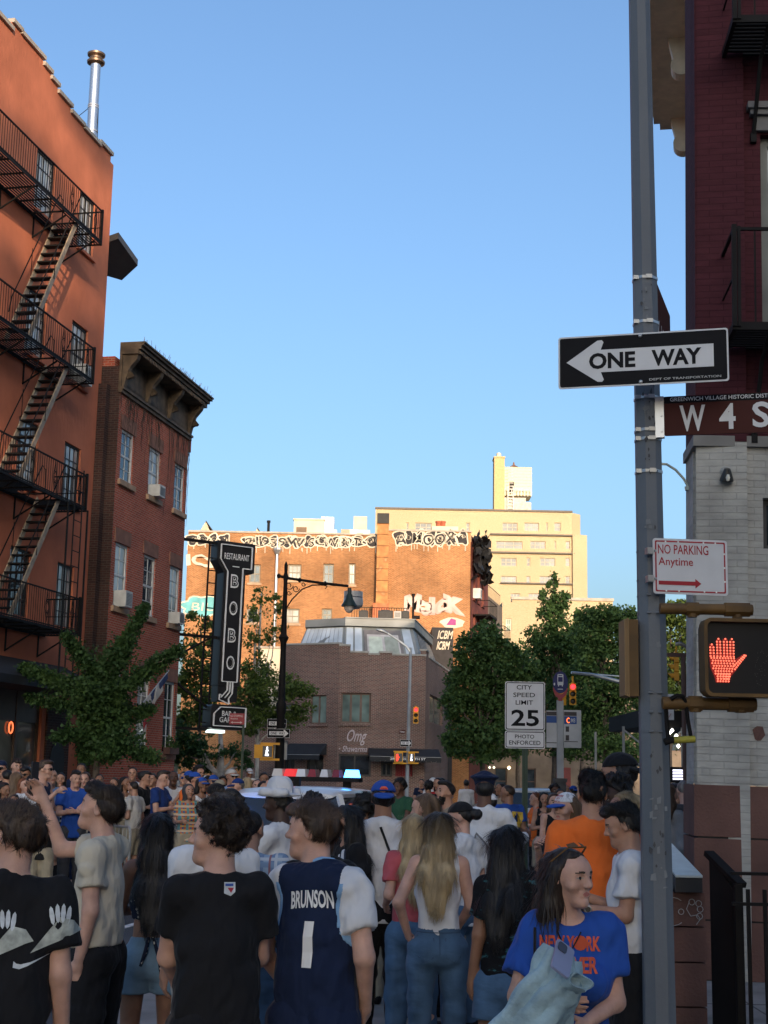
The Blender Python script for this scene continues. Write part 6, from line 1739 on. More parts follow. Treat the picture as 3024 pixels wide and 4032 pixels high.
sb = thing("tall_shade_block", "tall unseen brick block added far behind the viewer to shade the street", "building", V((37, -150, 0)))  # unseen caster, placed and sized for the shadow it throws on the street
q = MB(); q.box(0, 50, -14, 0, 0, 59.2); piece("wall", q, m_brick_side, sb)
q = MB(); q.box(-.1, 50.1, -14.1, .15, 59.21, 59.8); piece("coping", q, m_coping, sb)
sb2 = thing("stepped_shade_block", "lower unseen brick block added far behind the viewer to shape the sunlight at left", "building", V((6, -150, 0)))  # unseen caster, stepped to sun the orange wall and shade the brick house
q = MB(); q.box(0, 27.4, -14, 0, 0, 48.5); q.box(27.41, 30.9, -14, 0, 0, 56.5); piece("wall", q, m_brick_side, sb2)
q = MB(); q.box(-.1, 27.4, -14.1, .15, 48.51, 49.0); piece("coping", q, m_coping, sb2)
sb3 = thing("near_shade_block", "unseen brick block added close behind the viewer at right to hold back skylight", "building", V((2.5, -11, 0)))  # unseen block added to darken the right foreground
q = MB(); q.box(0, 40, -12, 0, 0, 15.5); piece("wall", q, m_brick_side, sb3)
q = MB(); q.box(-.1, 40.1, -12.1, .15, 15.51, 15.9); piece("coping", q, m_coping, sb3)
for k, (x, y, z, r) in enumerate(((12.9, -60, 33.0, 3.2), (10.8, -52, 36.0, 2.6), (14.6, -66, 31.5, 3.0))):  # unseen crowns added to break up the sun on the orange wall
    b_ = V((x, y, 0))
    tree("dapple_tree", ("tall unseen tree added behind the viewer to dapple the orange wall", "slimmer unseen tree added behind the viewer to dapple the orange wall", "lower crowned unseen tree added behind the viewer to dapple the orange wall")[k], "tree", b_, [b_, b_+V((.2, 0, z*.5)), b_+V((0, 0, z))], [rl(b_+V((0, 0, z*.8)), b_+V((r*.6, 0, z+r*.4))), rl(b_+V((0, 0, z*.8)), b_+V((-r*.6, .5, z)))], blob_pts([((x+rng.uniform(-r, r), y+rng.uniform(-1, 1), z+rng.uniform(-5, 6)), (r*.42, r*.4, r*.40), 330) for _ in range(8)]), .40, m_leaf, r0=.25)
F = np.float32
def axis(lo, hi, h, fine=None):
    out = [lo]
    while out[-1] < hi:
        x = out[-1]; st = h
        if fine:
            a, b, hf = fine
            if a-h < x < b: st = hf if x >= a else min(h, max(hf, a-x))
        out.append(x+st)
    return np.array(out, F)
class Grid:
    def __init__(s, lo, hi, h, fine=None):
        """fine = (lo, hi, h) box meshed more finely"""
        s.ax = [axis(lo[i], hi[i], h, (fine[0][i], fine[1][i], fine[2]) if fine else None) for i in range(3)]
        s.f = np.full([len(a) for a in s.ax], .5, F)
        s.h = h
    def sl(s, lo, hi, m):
        r = []
        for i in range(3):
            a = max(0, int(np.searchsorted(s.ax[i], lo[i]-m))-1); b = min(len(s.ax[i]), int(np.searchsorted(s.ax[i], hi[i]+m))+1)
            if b <= a: return None
            r.append(slice(a, b))
        return tuple(r)
    def pts(s, r): return (s.ax[0][r[0]][:, None, None], s.ax[1][r[1]][None, :, None], s.ax[2][r[2]][None, None, :])
    def comb(s, r, d, op, k):
        a = s.f[r]
        if op == 'u':
            if k: h = np.clip(.5+.5*(a-d)/k, 0, 1); d = a+(d-a)*h-k*h*(1-h); s.f[r] = d
            else: s.f[r] = np.minimum(a, d)
        elif op == 's':
            if k: h = np.clip(.5-.5*(a+d)/k, 0, 1); s.f[r] = a+(-d-a)*h+k*h*(1-h)
            else: s.f[r] = np.maximum(a, -d)
    def cone(s, a, b, ra, rb, flat=1., op='u', k=.03, cut=None, Rm=None):
        """tapered capsule; flat squeezes it along y; cut = (point, normal) removes what lies beyond"""
        a, b = np.array(a, F), np.array(b, F); m = max(ra, rb)
        r = s.sl(np.minimum(a, b)-m, np.maximum(a, b)+m, k+2.5*s.h)
        if r is None: return
        X, Y, Z = s.pts(r); w = 1./flat
        ab = b-a; px, py, pz = X-a[0], (Y-a[1])*w, Z-a[2]; abx, aby, abz = ab[0], ab[1]*w, ab[2]
        t = np.clip((px*abx+py*aby+pz*abz)/max(1e-9, abx*abx+aby*aby+abz*abz), 0, 1)
        d = np.sqrt((px-t*abx)**2+(py-t*aby)**2+(pz-t*abz)**2)-(ra+(rb-ra)*t)
        if cut is not None: d = np.maximum(d, (X-cut[0][0])*cut[1][0]+(Y-cut[0][1])*cut[1][1]+(Z-cut[0][2])*cut[1][2])
        s.comb(r, d, op, k)
    def ell(s, c, rad, Rm=None, op='u', k=.02, cut=None):
        c, rad = np.array(c, F), np.array(rad, F); m = rad.max()
        r = s.sl(c-m, c+m, k+2.5*s.h)
        if r is None: return
        X, Y, Z = s.pts(r); X, Y, Z = X-c[0], Y-c[1], Z-c[2]
        if Rm is not None: X, Y, Z = (Rm[0][0]*X+Rm[1][0]*Y+Rm[2][0]*Z, Rm[0][1]*X+Rm[1][1]*Y+Rm[2][1]*Z, Rm[0][2]*X+Rm[1][2]*Y+Rm[2][2]*Z)
        k0 = np.sqrt((X/rad[0])**2+(Y/rad[1])**2+(Z/rad[2])**2)
        k1 = np.sqrt((X/rad[0]**2)**2+(Y/rad[1]**2)**2+(Z/rad[2]**2)**2)+1e-6
        d = k0*(k0-1)/k1
        if cut is not None: d = np.maximum(d, cut(X, Y, Z))
        s.comb(r, d, op, k)
    def noise(s, amp, freq, seed, st=(1, 1, 1)):
        X, Y, Z = s.pts((slice(None),)*3); g = np.random.default_rng(seed); n = 0
        for i in range(5):
            v = g.normal(size=3); v = v/np.linalg.norm(v)*freq*(.6+.35*i)*np.array(st); n = n+np.sin(X*v[0]+Y*v[1]+Z*v[2]+g.uniform(0, 6)+1.3*np.sin(Z*v[0]*.7+X*v[1]))/(1+.35*i)
        s.f += (amp*.5*n).astype(F)
    def plane(s, p, n):
        X, Y, Z = s.pts((slice(None),)*3); s.f = np.maximum(s.f, (X-p[0])*n[0]+(Y-p[1])*n[1]+(Z-p[2])*n[2]).astype(F)
    def mesh(s):
        f = s.f; f = np.pad(f, 1, constant_values=.5)
        ax = [np.concatenate([[a[0]-.01], a, [a[-1]+.01]]).astype(F) for a in s.ax]
        ins = f < 0
        nx, ny, nz = f.shape
        cnt = np.zeros((nx-1, ny-1, nz-1), np.int8)
        for i in (0, 1):
            for j in (0, 1):
                for k in (0, 1): cnt += ins[i:nx-1+i, j:ny-1+j, k:nz-1+k]
        act = (cnt > 0) & (cnt < 8)
        I, J, K = np.nonzero(act)
        idx = np.full(act.shape, -1, np.int32); idx[I, J, K] = np.arange(len(I))
        acc = np.zeros((len(I), 3)); num = np.zeros(len(I))
        cs = [(i, j, k) for i in (0, 1) for j in (0, 1) for k in (0, 1)]
        val = {c: f[I+c[0], J+c[1], K+c[2]] for c in cs}
        P_ = {c: np.stack([ax[0][I+c[0]], ax[1][J+c[1]], ax[2][K+c[2]]], 1) for c in cs}
        for a in cs:
            for d in range(3):
                if a[d] == 0:
                    b = tuple(a[i]+(i == d) for i in range(3))
                    va, vb = val[a], val[b]; m = (va < 0) != (vb < 0)
                    t = np.where(m, va/np.where(m, va-vb, 1), 0)[:, None]
                    acc += np.where(m[:, None], P_[a]+(P_[b]-P_[a])*t, 0); num += m
        v = acc/np.maximum(num, 1)[:, None]
        quads = []
        for d in range(3):
            sl0 = [slice(None)]*3; sl1 = [slice(None)]*3; sl0[d] = slice(0, -1); sl1[d] = slice(1, None)
            e = ins[tuple(sl0)] != ins[tuple(sl1)]
            A, B, C_ = np.nonzero(e); flip = ins[tuple(sl0)][A, B, C_]
            u, w = (d+1) % 3, (d+2) % 3
            G = [A, B, C_]
            ok = (G[u] > 0) & (G[w] > 0) & (G[u] < f.shape[u]-1) & (G[w] < f.shape[w]-1)
            G = [g[ok] for g in G]; fl = flip[ok]
            def cell(du, dw):
                g = list(G); g[u] = g[u]+du; g[w] = g[w]+dw; return idx[g[0], g[1], g[2]]
            q = np.stack([cell(-1, -1), cell(0, -1), cell(0, 0), cell(-1, 0)], 1)
            q[~fl] = q[~fl][:, ::-1]
            quads.append(q[(q >= 0).all(1)])
        return v, np.concatenate(quads)
def np_mesh(name, v, q, mats, mi=None):
    me = bpy.data.meshes.new(name)
    me.vertices.add(len(v)); me.loops.add(len(q)*4); me.polygons.add(len(q))
    me.vertices.foreach_set("co", np.asarray(v, F).reshape(-1))
    me.loops.foreach_set("vertex_index", q.reshape(-1).astype(np.int32))
    me.polygons.foreach_set("loop_start", np.arange(0, len(q)*4, 4, dtype=np.int32))
    for m in mats: me.materials.append(m)
    if mi is not None: me.polygons.foreach_set("material_index", mi.astype(np.int32))
    me.polygons.foreach_set("use_smooth", np.ones(len(q), bool))
    me.update(); me.validate()
    return me
def np_obj(name, v, q, mats, parent=None, mi=None):
    o = bpy.data.objects.new(name, np_mesh(name, v, q, mats, mi)); COL.objects.link(o)
    if parent is not None: o.parent = parent
    return o
SKIN = {'l': (.52, .30, .225), 'm': (.40, .215, .145), 't': (.27, .135, .082), 'd': (.115, .055, .035), 'k': (.060, .030, .021)}
HAIR = {'black': (.012, .010, .010), 'dbrown': (.028, .018, .013), 'brown': (.058, .034, .021), 'lbrown': (.15, .09, .05), 'blond': (.42, .31, .17), 'grey': (.16, .14, .125), 'red': (.15, .05, .02), 'white': (.5, .48, .45)}
COLR = {'black': (.013, .013, .015), 'white': (.62, .62, .64), 'offwhite': (.46, .44, .41), 'blue': (.022, .075, .33), 'navy': (.012, .020, .052), 'orange': (.75, .15, .028), 'grey': (.20, .20, .21), 'dgrey': (.06, .06, .066), 'pink': (.42, .085, .10), 'red': (.42, .03, .03), 'jean': (.065, .12, .20), 'ljean': (.17, .26, .34), 'green': (.03, .09, .05), 'tan': (.32, .24, .16), 'khaki': (.30, .26, .19), 'lblue': (.20, .30, .48), 'brown': (.10, .06, .04), 'maroon': (.13, .02, .03), 'yellow': (.6, .42, .06), 'teal': (.05, .17, .19), 'cream': (.50, .45, .36)}
def skin_mat(k):
    n = "skin "+k
    if (n,) in MATS: return MATS[(n,)]
    m = mat(n, SKIN[k], .5, var=.17, scale=13, bump=.15, bscale=160, spec=.35)
    bs = m.node_tree.nodes["Principled BSDF"]
    bs.inputs["Subsurface Weight"].default_value = .12; bs.inputs["Subsurface Radius"].default_value = (.02, .008, .004); bs.inputs["Subsurface Scale"].default_value = .5
    return m
def hair_mat(k, tip=None):
    n = "hair "+k+(tip or '')
    if (n,) in MATS: return MATS[(n,)]
    m, nt, bs = nodes(n); c = HAIR[k]
    f = noise_tex(nt, 16, 4, None, (1, 1, .10))
    col = ramp(nt, f, [(.3, sc3(c, .5)), (.55, c), (.78, sc3(c, 2.0))])
    if tip:
        c2 = HAIR[tip]; col2 = ramp(nt, f, [(.3, sc3(c2, .45)), (.55, c2), (.78, sc3(c2, 1.4))])
        tc = nt.nodes.new("ShaderNodeTexCoord"); sp = nt.nodes.new("ShaderNodeSeparateXYZ"); nt.links.new(tc.outputs["Object"], sp.inputs[0])
        ad = nt.nodes.new("ShaderNodeMath"); ad.operation = 'MULTIPLY_ADD'; ad.inputs[1].default_value = .35; nt.links.new(f, ad.inputs[0]); nt.links.new(sp.outputs[2], ad.inputs[2])
        rp = ramp(nt, ad.outputs[0], [(.0, (1, 1, 1)), (1, (0, 0, 0))]); e = rp.node.color_ramp.elements
        mr = nt.nodes.new("ShaderNodeMapRange"); mr.inputs[1].default_value = 1.50; mr.inputs[2].default_value = 1.80; nt.links.new(ad.outputs[0], mr.inputs[0])
        mx = nt.nodes.new("ShaderNodeMix"); mx.data_type = 'RGBA'; nt.links.new(mr.outputs[0], mx.inputs[0]); nt.links.new(col2, mx.inputs[6]); nt.links.new(col, mx.inputs[7]); col = mx.outputs[2]
    nt.links.new(col, bs.inputs["Base Color"]); bs.inputs["Roughness"].default_value = .5; bs.inputs["Specular IOR Level"].default_value = .35
    b = nt.nodes.new("ShaderNodeBump"); b.inputs["Strength"].default_value = .7; b.inputs["Distance"].default_value = .012
    nt.links.new(noise_tex(nt, 70, 3, None, (1, 1, .12)), b.inputs["Height"]); nt.links.new(b.outputs[0], bs.inputs["Normal"])
    MATS[(n,)] = m; return m
def cloth(k):
    if k in COLR:
        new_ = (('cloth ' if 'jean' not in k else 'denim ')+k,) not in MATS
        m_ = mat("cloth "+k, COLR[k], .85, var=.10, scale=5, bump=.9, bscale=5.5, spec=.15, bstretch=(1, 1, .55), bdist=.10) if 'jean' not in k else mat("denim "+k, COLR[k], .85, var=.28, scale=9, bump=.5, bscale=9, spec=.15, stretch=(1, 1, .5), bstretch=(.6, .6, 1.4), bdist=.035)
        if new_: b_ = m_.node_tree.nodes['Principled BSDF']; b_.inputs['Sheen Weight'].default_value = .06; b_.inputs['Sheen Roughness'].default_value = .4
        return m_
    return pattern(k)
def pattern(k):
    if (k,) in MATS: return MATS[(k,)]
    m, nt, bs = nodes(k); tc = nt.nodes.new("ShaderNodeTexCoord"); sp = nt.nodes.new("ShaderNodeSeparateXYZ"); nt.links.new(tc.outputs["Object"], sp.inputs[0])
    def wave(o, freq, sharp, ph=0.):
        a = nt.nodes.new("ShaderNodeMath"); a.operation = 'MULTIPLY_ADD'; a.inputs[1].default_value = freq; a.inputs[2].default_value = ph; nt.links.new(o, a.inputs[0])
        s_ = nt.nodes.new("ShaderNodeMath"); s_.operation = 'SINE'; nt.links.new(a.outputs[0], s_.inputs[0])
        g_ = nt.nodes.new("ShaderNodeMath"); g_.operation = 'GREATER_THAN'; g_.inputs[1].default_value = sharp; nt.links.new(s_.outputs[0], g_.inputs[0]); return g_.outputs[0]
    def mixc(f, a, b):
        x = nt.nodes.new("ShaderNodeMix"); x.data_type = 'RGBA'; nt.links.new(f, x.inputs[0])
        for v, i in ((a, 6), (b, 7)):
            if isinstance(v, tuple): x.inputs[i].default_value = (*v, 1)
            else: nt.links.new(v, x.inputs[i])
        return x.outputs[2]
    if k == 'plaid':
        c = mixc(wave(sp.outputs[0], 95, .2), (.30, .38, .48), (.17, .24, .36)); c = mixc(wave(sp.outputs[2], 95, .2), c, (.20, .28, .40)); c = mixc(wave(sp.outputs[0], 47, .93), c, (.52, .54, .57)); c = mixc(wave(sp.outputs[2], 47, .93), c, (.50, .52, .55)); c = mixc(wave(sp.outputs[0], 47, .96, 1.6), c, (.30, .14, .15))
    elif k == 'madras':
        c = mixc(wave(sp.outputs[0], 105, .0), (.45, .09, .03), (.06, .11, .22)); c = mixc(wave(sp.outputs[2], 105, .25), c, (.50, .32, .10)); c = mixc(wave(sp.outputs[0], 52, .5, 1), c, (.10, .25, .28)); c = mixc(wave(sp.outputs[2], 52, .7, 2), c, (.55, .42, .30))
    elif k == 'stripe':
        c = mixc(wave(sp.outputs[0], 130, .4), (.58, .58, .62), (.03, .04, .07))
    elif k == 'floral':
        v = nt.nodes.new("ShaderNodeTexVoronoi"); v.inputs["Scale"].default_value = 34; nt.links.new(tc.outputs["Object"], v.inputs[0])
        g_ = nt.nodes.new("ShaderNodeMath"); g_.operation = 'LESS_THAN'; g_.inputs[1].default_value = .26; nt.links.new(v.outputs["Distance"], g_.inputs[0]); c = mixc(g_.outputs[0], (.014, .018, .035), (.52, .47, .40))
    else:   # tealprint
        f = noise_tex(nt, 12, 5, None, (1, 1, 3)); c = ramp(nt, f, [(.45, (.008, .008, .01)), (.60, (.01, .012, .014)), (.64, (.03, .13, .15)), (.69, (.05, .02, .05)), (.76, (.20, .26, .26))])
    nt.links.new(c, bs.inputs["Base Color"]); bs.inputs["Roughness"].default_value = .85; bs.inputs["Specular IOR Level"].default_value = .15
    b = nt.nodes.new("ShaderNodeBump"); b.inputs["Strength"].default_value = .3; b.inputs["Distance"].default_value = .02; nt.links.new(noise_tex(nt, 16, 4), b.inputs["Height"]); nt.links.new(b.outputs[0], bs.inputs["Normal"])
    MATS[(k,)] = m; return m
ARMS = {  # elbow and wrist offsets from shoulder and elbow for a 1.75 m figure; x outward, y forward
    'down': ((.06, -.02, -.29), (.02, .07, -.25)), 'bent': ((.07, -.03, -.28), (-.07, .22, .03)), 'phone': ((.05, .13, -.24), (-.12, .15, .17)),
    'hip': ((.20, -.12, -.22), (-.15, .05, -.20)), 'cross': ((.07, .05, -.28), (-.22, .13, .03)), 'raise': ((.06, .22, .17), (-.02, .04, .26)), 'front': ((.03, .10, -.27), (-.05, .20, -.12)),
    'point': ((.18, .10, .06), (.2, .12, .08)), 'back': ((.08, -.08, -.27), (-.12, -.10, -.20)), 'up': ((.10, .20, .10), (.0, .02, .26)), 'akimbo': ((.22, -.05, -.20), (-.15, .10, -.17)), 'chin': ((.05, .12, -.25), (-.12, .08, .24))}
def rotm(yaw, pitch, roll=0.): return np.array(Matrix.Rotation(R(yaw), 3, 'Z') @ Matrix.Rotation(R(pitch), 3, 'X') @ Matrix.Rotation(R(roll), 3, 'Y'))
def strands(v, q, hk, Lh, hc, n, Rh):
    """thin locks laid on the hair surface so its outline breaks up"""
    g = np.random.default_rng(len(v)); a, b, c, d = (v[q[:, k]] for k in range(4)); nr = np.cross(c-a, d-b); ar = np.linalg.norm(nr, axis=1)+1e-12; nr /= ar[:, None]
    lc = ((a+c)/2-hc) @ Rh; ar = ar*np.where((lc[:, 1] > (.0 if Lh else .05)) & (lc[:, 2] < .12), 0, 1)+1e-15; k = g.choice(len(q), n, p=ar/ar.sum()); p = (a+b+c+d)[k]/4; nn = nr[k]
    if np.mean(((p-hc)*nn).sum(1)) < 0: nn = -nn
    fl = np.tile(np.array((0, -.55, -.8)), (n, 1)) if hk != 'curly' else g.normal(size=(n, 3))
    if Lh: fl = np.tile(np.array((0, -.1, -1.)), (n, 1)); fl[:, 2] -= 0
    if hk in ('sweep', 'top', 'shag', 'short'): up = (p-hc)[:, 2:3] > .06; fl = np.where(up, np.array((.15, .5 if hk == 'sweep' else -.6, .1)), fl)
    fl = fl+g.normal(size=(n, 3))*(.16 if not Lh else .05); fl -= (fl*nn).sum(1, keepdims=True)*nn; fl /= np.linalg.norm(fl, axis=1, keepdims=True)+1e-9
    sd = np.cross(fl, nn); L = g.uniform(.5, 1.3, (n, 1))*({'curly': .024, 'buzz': .006}.get(hk, .045) if not Lh else .11); w = g.uniform(.6, 1.3, (n, 1))*(.0009 if not Lh else .0012)
    lift = g.uniform(.2, 1, (n, 1))*(.011 if hk == 'curly' else .002 if hk == 'buzz' else .0035)
    o1, o2, o3 = p-nn*.002, p+fl*L*.5+nn*lift, p+fl*L+nn*lift*(.35 if hk != 'curly' else .1)+(sd*.012*g.normal(size=(n, 1)) if hk in ('curly', 'wavy') else 0)
    vs = np.stack([o1-sd*w, o1+sd*w, o2-sd*w, o2+sd*w, o3-sd*w*.3, o3+sd*w*.3], 1).reshape(-1, 3); i = np.arange(n)[:, None]*6+len(v)
    return np.concatenate([v, vs]), np.concatenate([q, i+np.array([0, 1, 3, 2]), i+np.array([2, 3, 5, 4])])
PEOPLE = []
def person(px, py, D, face, label, skin='l', hair=('short', 'dbrown'), top=('tee', 'black'), bot=('pants', 'jean'), arms=('down', 'down'), head=(0, 0, 0), fat=1.0, fem=False, cap=None, group=None, z0=0., h=None, lean=0., extra=None, beard=None, glasses=None, shoes='black', stance=.0, legs=None, sit=False, hx=0.):
    hp = at(px, py, D)
    h = hp.z-z0 if h is None else h
    hh = h-.025-(.02 if cap else 0)          # bare head height under hair or cap
    s = hh/1.75 if not sit else 1.0
    near = D < 14
    hb = .012 if D < 9.7 else (.016 if near else .022)
    hf = .0045 if D < 7 else .0055 if D < 9.7 else (.0075 if near else .012)
    root = np_obj("person", np.zeros((3, 3)), np.zeros((0, 4), int), [])
    root.location = (hp.x, D, z0); root.rotation_euler = (0, 0, R(face))
    tag(root, label, "person", group)
    P = lambda x, y, z: np.array((x*s, y*s, z*s), F)
    fl = .70
    hip, sh, nk = .92, 1.428, 1.485
    fy = lambda z: lean*max(0, z-.95)            # forward lean of the trunk
    hc = P(hx, .02+fy(1.6)+.012, 1.635); root.location.x -= hx*s*math.cos(R(face)); Rh = rotm(head[0], head[1], head[2])
    H = lambda x, y, z: hc+Rh @ (np.array((x, y, z), F)*s*1.0)
    sw = (.146 if fem else .163)*(.5+.5*fat)
    SH = [P(sd*sw, fy(sh)-.005, sh) for sd in (-1, 1)]
    AR = []
    for i, sd in enumerate((-1, 1)):
        a = arms[i]; e, w = ARMS[a] if isinstance(a, str) else a
        el = SH[i]+P(sd*e[0]*.72, e[1], e[2]); wr = el+P(sd*w[0], w[1], w[2]); AR.append((SH[i], el, wr))
    hw = (.10 if fem else .09)*(.6+.4*fat)
    LG = []
    for i, sd in enumerate((-1, 1)):
        if legs: k_o, a_o = legs[i]
        else: k_o, a_o = (sd*.012, .02+stance*sd*.12, 0), (sd*.02, -.01+stance*sd*.3, 0)
        LG.append((P(sd*hw, 0, .90), P(sd*hw+k_o[0], k_o[1], .48+k_o[2]), P(sd*hw+a_o[0], a_o[1], .085+a_o[2])))
    am = .92 if fem else 1.0*(.7+.3*fat)
    ext = max([abs(v) for A_ in AR for v in (A_[1][0], A_[2][0])]+[.3*fat])+.14
    ymx = max([.26]+[A_[k][1] for A_ in AR for k in (1, 2)]+[L_[k][1]+.2 for L_ in LG for k in (1, 2)])+.12; ymn = min([-.26]+[A_[k][1] for A_ in AR for k in (1, 2)]+[L_[2][1]-.1 for L_ in LG])-.12
    zt = max([hh+.03]+[A_[k][2] for A_ in AR for k in (1, 2)])+.1
    g = Grid((-ext, ymn, -.02), (ext, ymx, zt), hb, (hc-.135*s, hc+.135*s, hf))
    bt = .55+.45*fat
    if fem: tr_ = [(.90, .143, 0), (1.06, .104, .0), (1.24, .122, .01), (1.38, .10, 0)]
    else: tr_ = [(.92, .134, 0), (1.06, .118, 0), (1.25, .136, .0), (1.38, .11, 0)]
    for (za, ra, ya), (zb, rb, yb) in zip(tr_, tr_[1:]): g.cone(P(0, ya+fy(za), za), P(0, yb+fy(zb), zb), ra*s*bt, rb*s*bt, fl, k=.04)
    g.cone(SH[0]*np.array((.8, 1, 1))-P(0, 0, .012), SH[1]*np.array((.8, 1, 1))-P(0, 0, .012), .052*s, .052*s, 1, k=.05); [g.cone(P(sd*.03, fy(1.43)-.016, 1.445), SH[i]*np.array((.85, 1, 1))-P(0, 0, .01), .045*s, .05*s, k=.04) for i, sd in enumerate((-1, 1))]
    if fem: [g.ell(P(sd*.072, .088+fy(1.25), 1.25), np.array((.07, .06, .066))*s, k=.04) for sd in (-1, 1)]
    nr = .047 if fem else .058
    g.cone(P(0, -.012+fy(1.44), 1.44), H(0, -.022, -.05), nr*1.12*s, nr*s, k=.035)
    for A_ in AR:
        g.cone(A_[0], A_[1], .050*s*am, .042*s*am, k=.035); g.cone(A_[1], A_[2], .041*s*am, .027*s*am, k=.02)
    for L_ in LG:
        g.cone(L_[0], L_[1], .086*s*(.6+.4*fat), .055*s, k=.03); g.cone(L_[1]+P(0, -.008, 0), L_[1]*.55+L_[2]*.45+P(0, -.02, 0), .052*s, .054*s, k=.03); g.cone(L_[1]*.55+L_[2]*.45+P(0, -.016, 0), L_[2], .052*s, .034*s, k=.03)
        g.cone(L_[2]+P(0, -.02, -.045), L_[2]+P(.0, .15, -.052), .036*s, .030*s, k=.02)
    E = lambda c, r, op='u', k=.02: g.ell(H(*c), np.array(r, F)*s, Rh, op, k*s)
    Cn = lambda a, b, ra, rb, op='u', k=.015: g.cone(H(*a), H(*b), ra*s, rb*s, 1., op, k*s)
    E((0, -.012, .035), (.075, .094, .082)); Cn((0, .028, .0), (0, .048, -.072), .058 if fem else .061, .035 if fem else .044, k=.03)
    E((0, .035, .035), (.062, .055, .060), k=.03); Cn((-.030, .076, .030), (.030, .076, .030), .012, .012, k=.014)
    for sd in (-1, 1):
        E((sd*.032, .090, .012), (.017, .015, .012), 's', .012); E((sd*.031, .072, .011), (.0135, .0135, .0125), k=.003); E((sd*.045, .055, -.02), (.022, .022, .02), k=.02)
        E((sd*.076, -.012, .004), (.010, .022, .031), k=.006); E((sd*.086, -.004, .006), (.006, .011, .016), 's', .006)
    Cn((0, .084, .020), (0, .106, -.018), .008, .0125, k=.012); Cn((-.012, .094, -.022), (.012, .094, -.022), .009, .009, k=.006)
    Cn((-.019, .080, -.046), (.019, .080, -.046), .0075, .0075, k=.006); Cn((-.017, .079, -.057), (.017, .079, -.057), .0085, .0085, k=.006); E((0, .087, -.0515), (.024, .010, .0018), 's', .003); E((0, .068, -.090), (.020, .018, .016), k=.02)
    v, q = g.mesh()
    mats = [skin_mat(skin), mat("eye white", (.26, .24, .22), .3, var=.05), mat("eye dark", (.012, .010, .009), .15), mat("lips "+skin, (SKIN[skin][0]*.80, SKIN[skin][1]*.45, SKIN[skin][2]*.48), .45, var=.05), hair_mat(beard or (hair[1] if hair[1] in HAIR and hair[1] not in ('blond', 'white') else 'brown'))]
    fc = v[q].mean(1); lc = ((fc-hc) @ Rh)/s
    mi = np.zeros(len(q), int)
    if D < 32:
        x, y, z = np.abs(lc[:, 0]), lc[:, 1], lc[:, 2]
        fr_ = y > .055
        mi[fr_ & (((x-.031)/.0145)**2+((z-.011)/.0055)**2 < 1)] = 1
        mi[fr_ & (((x-.031)/.0068)**2+((z-.012)/.0062)**2 < 1)] = 2
        mi[fr_ & ((x/(.020 if fem else .023))**2+((z+.052)/.008)**2 < 1) & (y > .07)] = 3
        mi[fr_ & (x > .014) & (x < .052) & (np.abs(z-.033+.10*(x-.033)**2*30) < (.003 if fem else .0042))] = 4
        if beard: mi[(mi == 0) & (y > .01) & (z < -.042) & (z > -.125) & ~((x < .026) & (z > -.07) & (z < -.038)) & (z < -.03+.35*(x-.02)) & (y > .0+.0*z)] = 4
    vs, qs, ms, off = [v], [q], [mi], len(v)
    for i, sd in enumerate((-1, 1)):
        S_, E_, W_ = AR[i]
        d = (W_-E_)/np.linalg.norm(W_-E_)
        d = d*.85+np.array((0, .1, -.08)); d /= np.linalg.norm(d)
        n = np.array((-sd, .12, .05)); n -= n.dot(d)*d; n /= np.linalg.norm(n); t = np.cross(d, n)*sd; t /= np.linalg.norm(t)
        if t[1] < 0 and abs(t[1]) > .2: t = -t                     # thumb side looks forward
        k_ = s*(.92 if fem else 1.0)
        pt = lambda u, w, b: W_+(d*u+t*w+n*b)*k_
        hg = Grid(W_-.20, W_+.20, .0065 if near else .011)
        hg.cone(pt(-.03, 0, 0), pt(.03, .0, 0), .026*k_, .026*k_, k=.01)
        for w in (-.026, -.009, .009, .026): hg.cone(pt(.015, w*.6, 0), pt(.085, w, .004), .016*k_, .0125*k_, k=.010)
        curl = .5 if arms[i] not in ('phone', 'chin', 'front', 'bent') else 1.0
        for w, L in ((-.028, .062), (-.0095, .074), (.0095, .08), (.028, .072)):
            b_ = pt(.085, w, .004); m1 = pt(.085+L*.5, w*1.06, .010+.03*curl); e1 = pt(.085+L*(.95-.35*curl), w*1.05, .02+.075*curl*L/.08)
            hg.cone(b_, m1, .0095*k_, .0085*k_, k=.004); hg.cone(m1, e1, .0085*k_, .0065*k_, k=.003)
        hg.cone(pt(.025, .026, .006), pt(.060, .052, .022), .0135*k_, .0105*k_, k=.01); hg.cone(pt(.060, .052, .022), pt(.092, .054, .040), .0105*k_, .0075*k_, k=.003)
        hv, hq = hg.mesh(); vs.append(hv); qs.append(hq+off); ms.append(np.zeros(len(hq), int)); off += len(hv)
    old = root.data
    root.data = np_mesh("person", np.concatenate(vs), np.concatenate(qs), mats, np.concatenate(ms)); bpy.data.meshes.remove(old)
    info = dict(root=root, s=s, P=P, H=H, AR=AR, LG=LG, hc=hc, Rh=Rh, fy=fy, D=D)
    seed = int(px*7+py)
    for kind, col, *hm in (top if isinstance(top, list) else [top]):
        if kind == 'none': continue
        hem = {'tee': .80, 'tank': .97, 'crop': 1.13, 'shirt': .86, 'jersey': .66, 'long': .50, 'vest': .9, 'jacket': .86}[kind] if not hm else hm[0]
        sl_ = {'tee': .62, 'tank': 0, 'crop': 0, 'shirt': .62, 'jersey': 0, 'long': 1.6, 'vest': 0, 'jacket': 1.85}[kind]
        tg = Grid((-ext, ymn, hem*s-.04), (ext, ymx, 1.56*s), hb, None)
        o = .012 if kind in ('tank', 'crop') else (.018 if kind != 'jersey' else .031)
        loose = kind in ('tee', 'jersey', 'shirt', 'long', 'jacket')
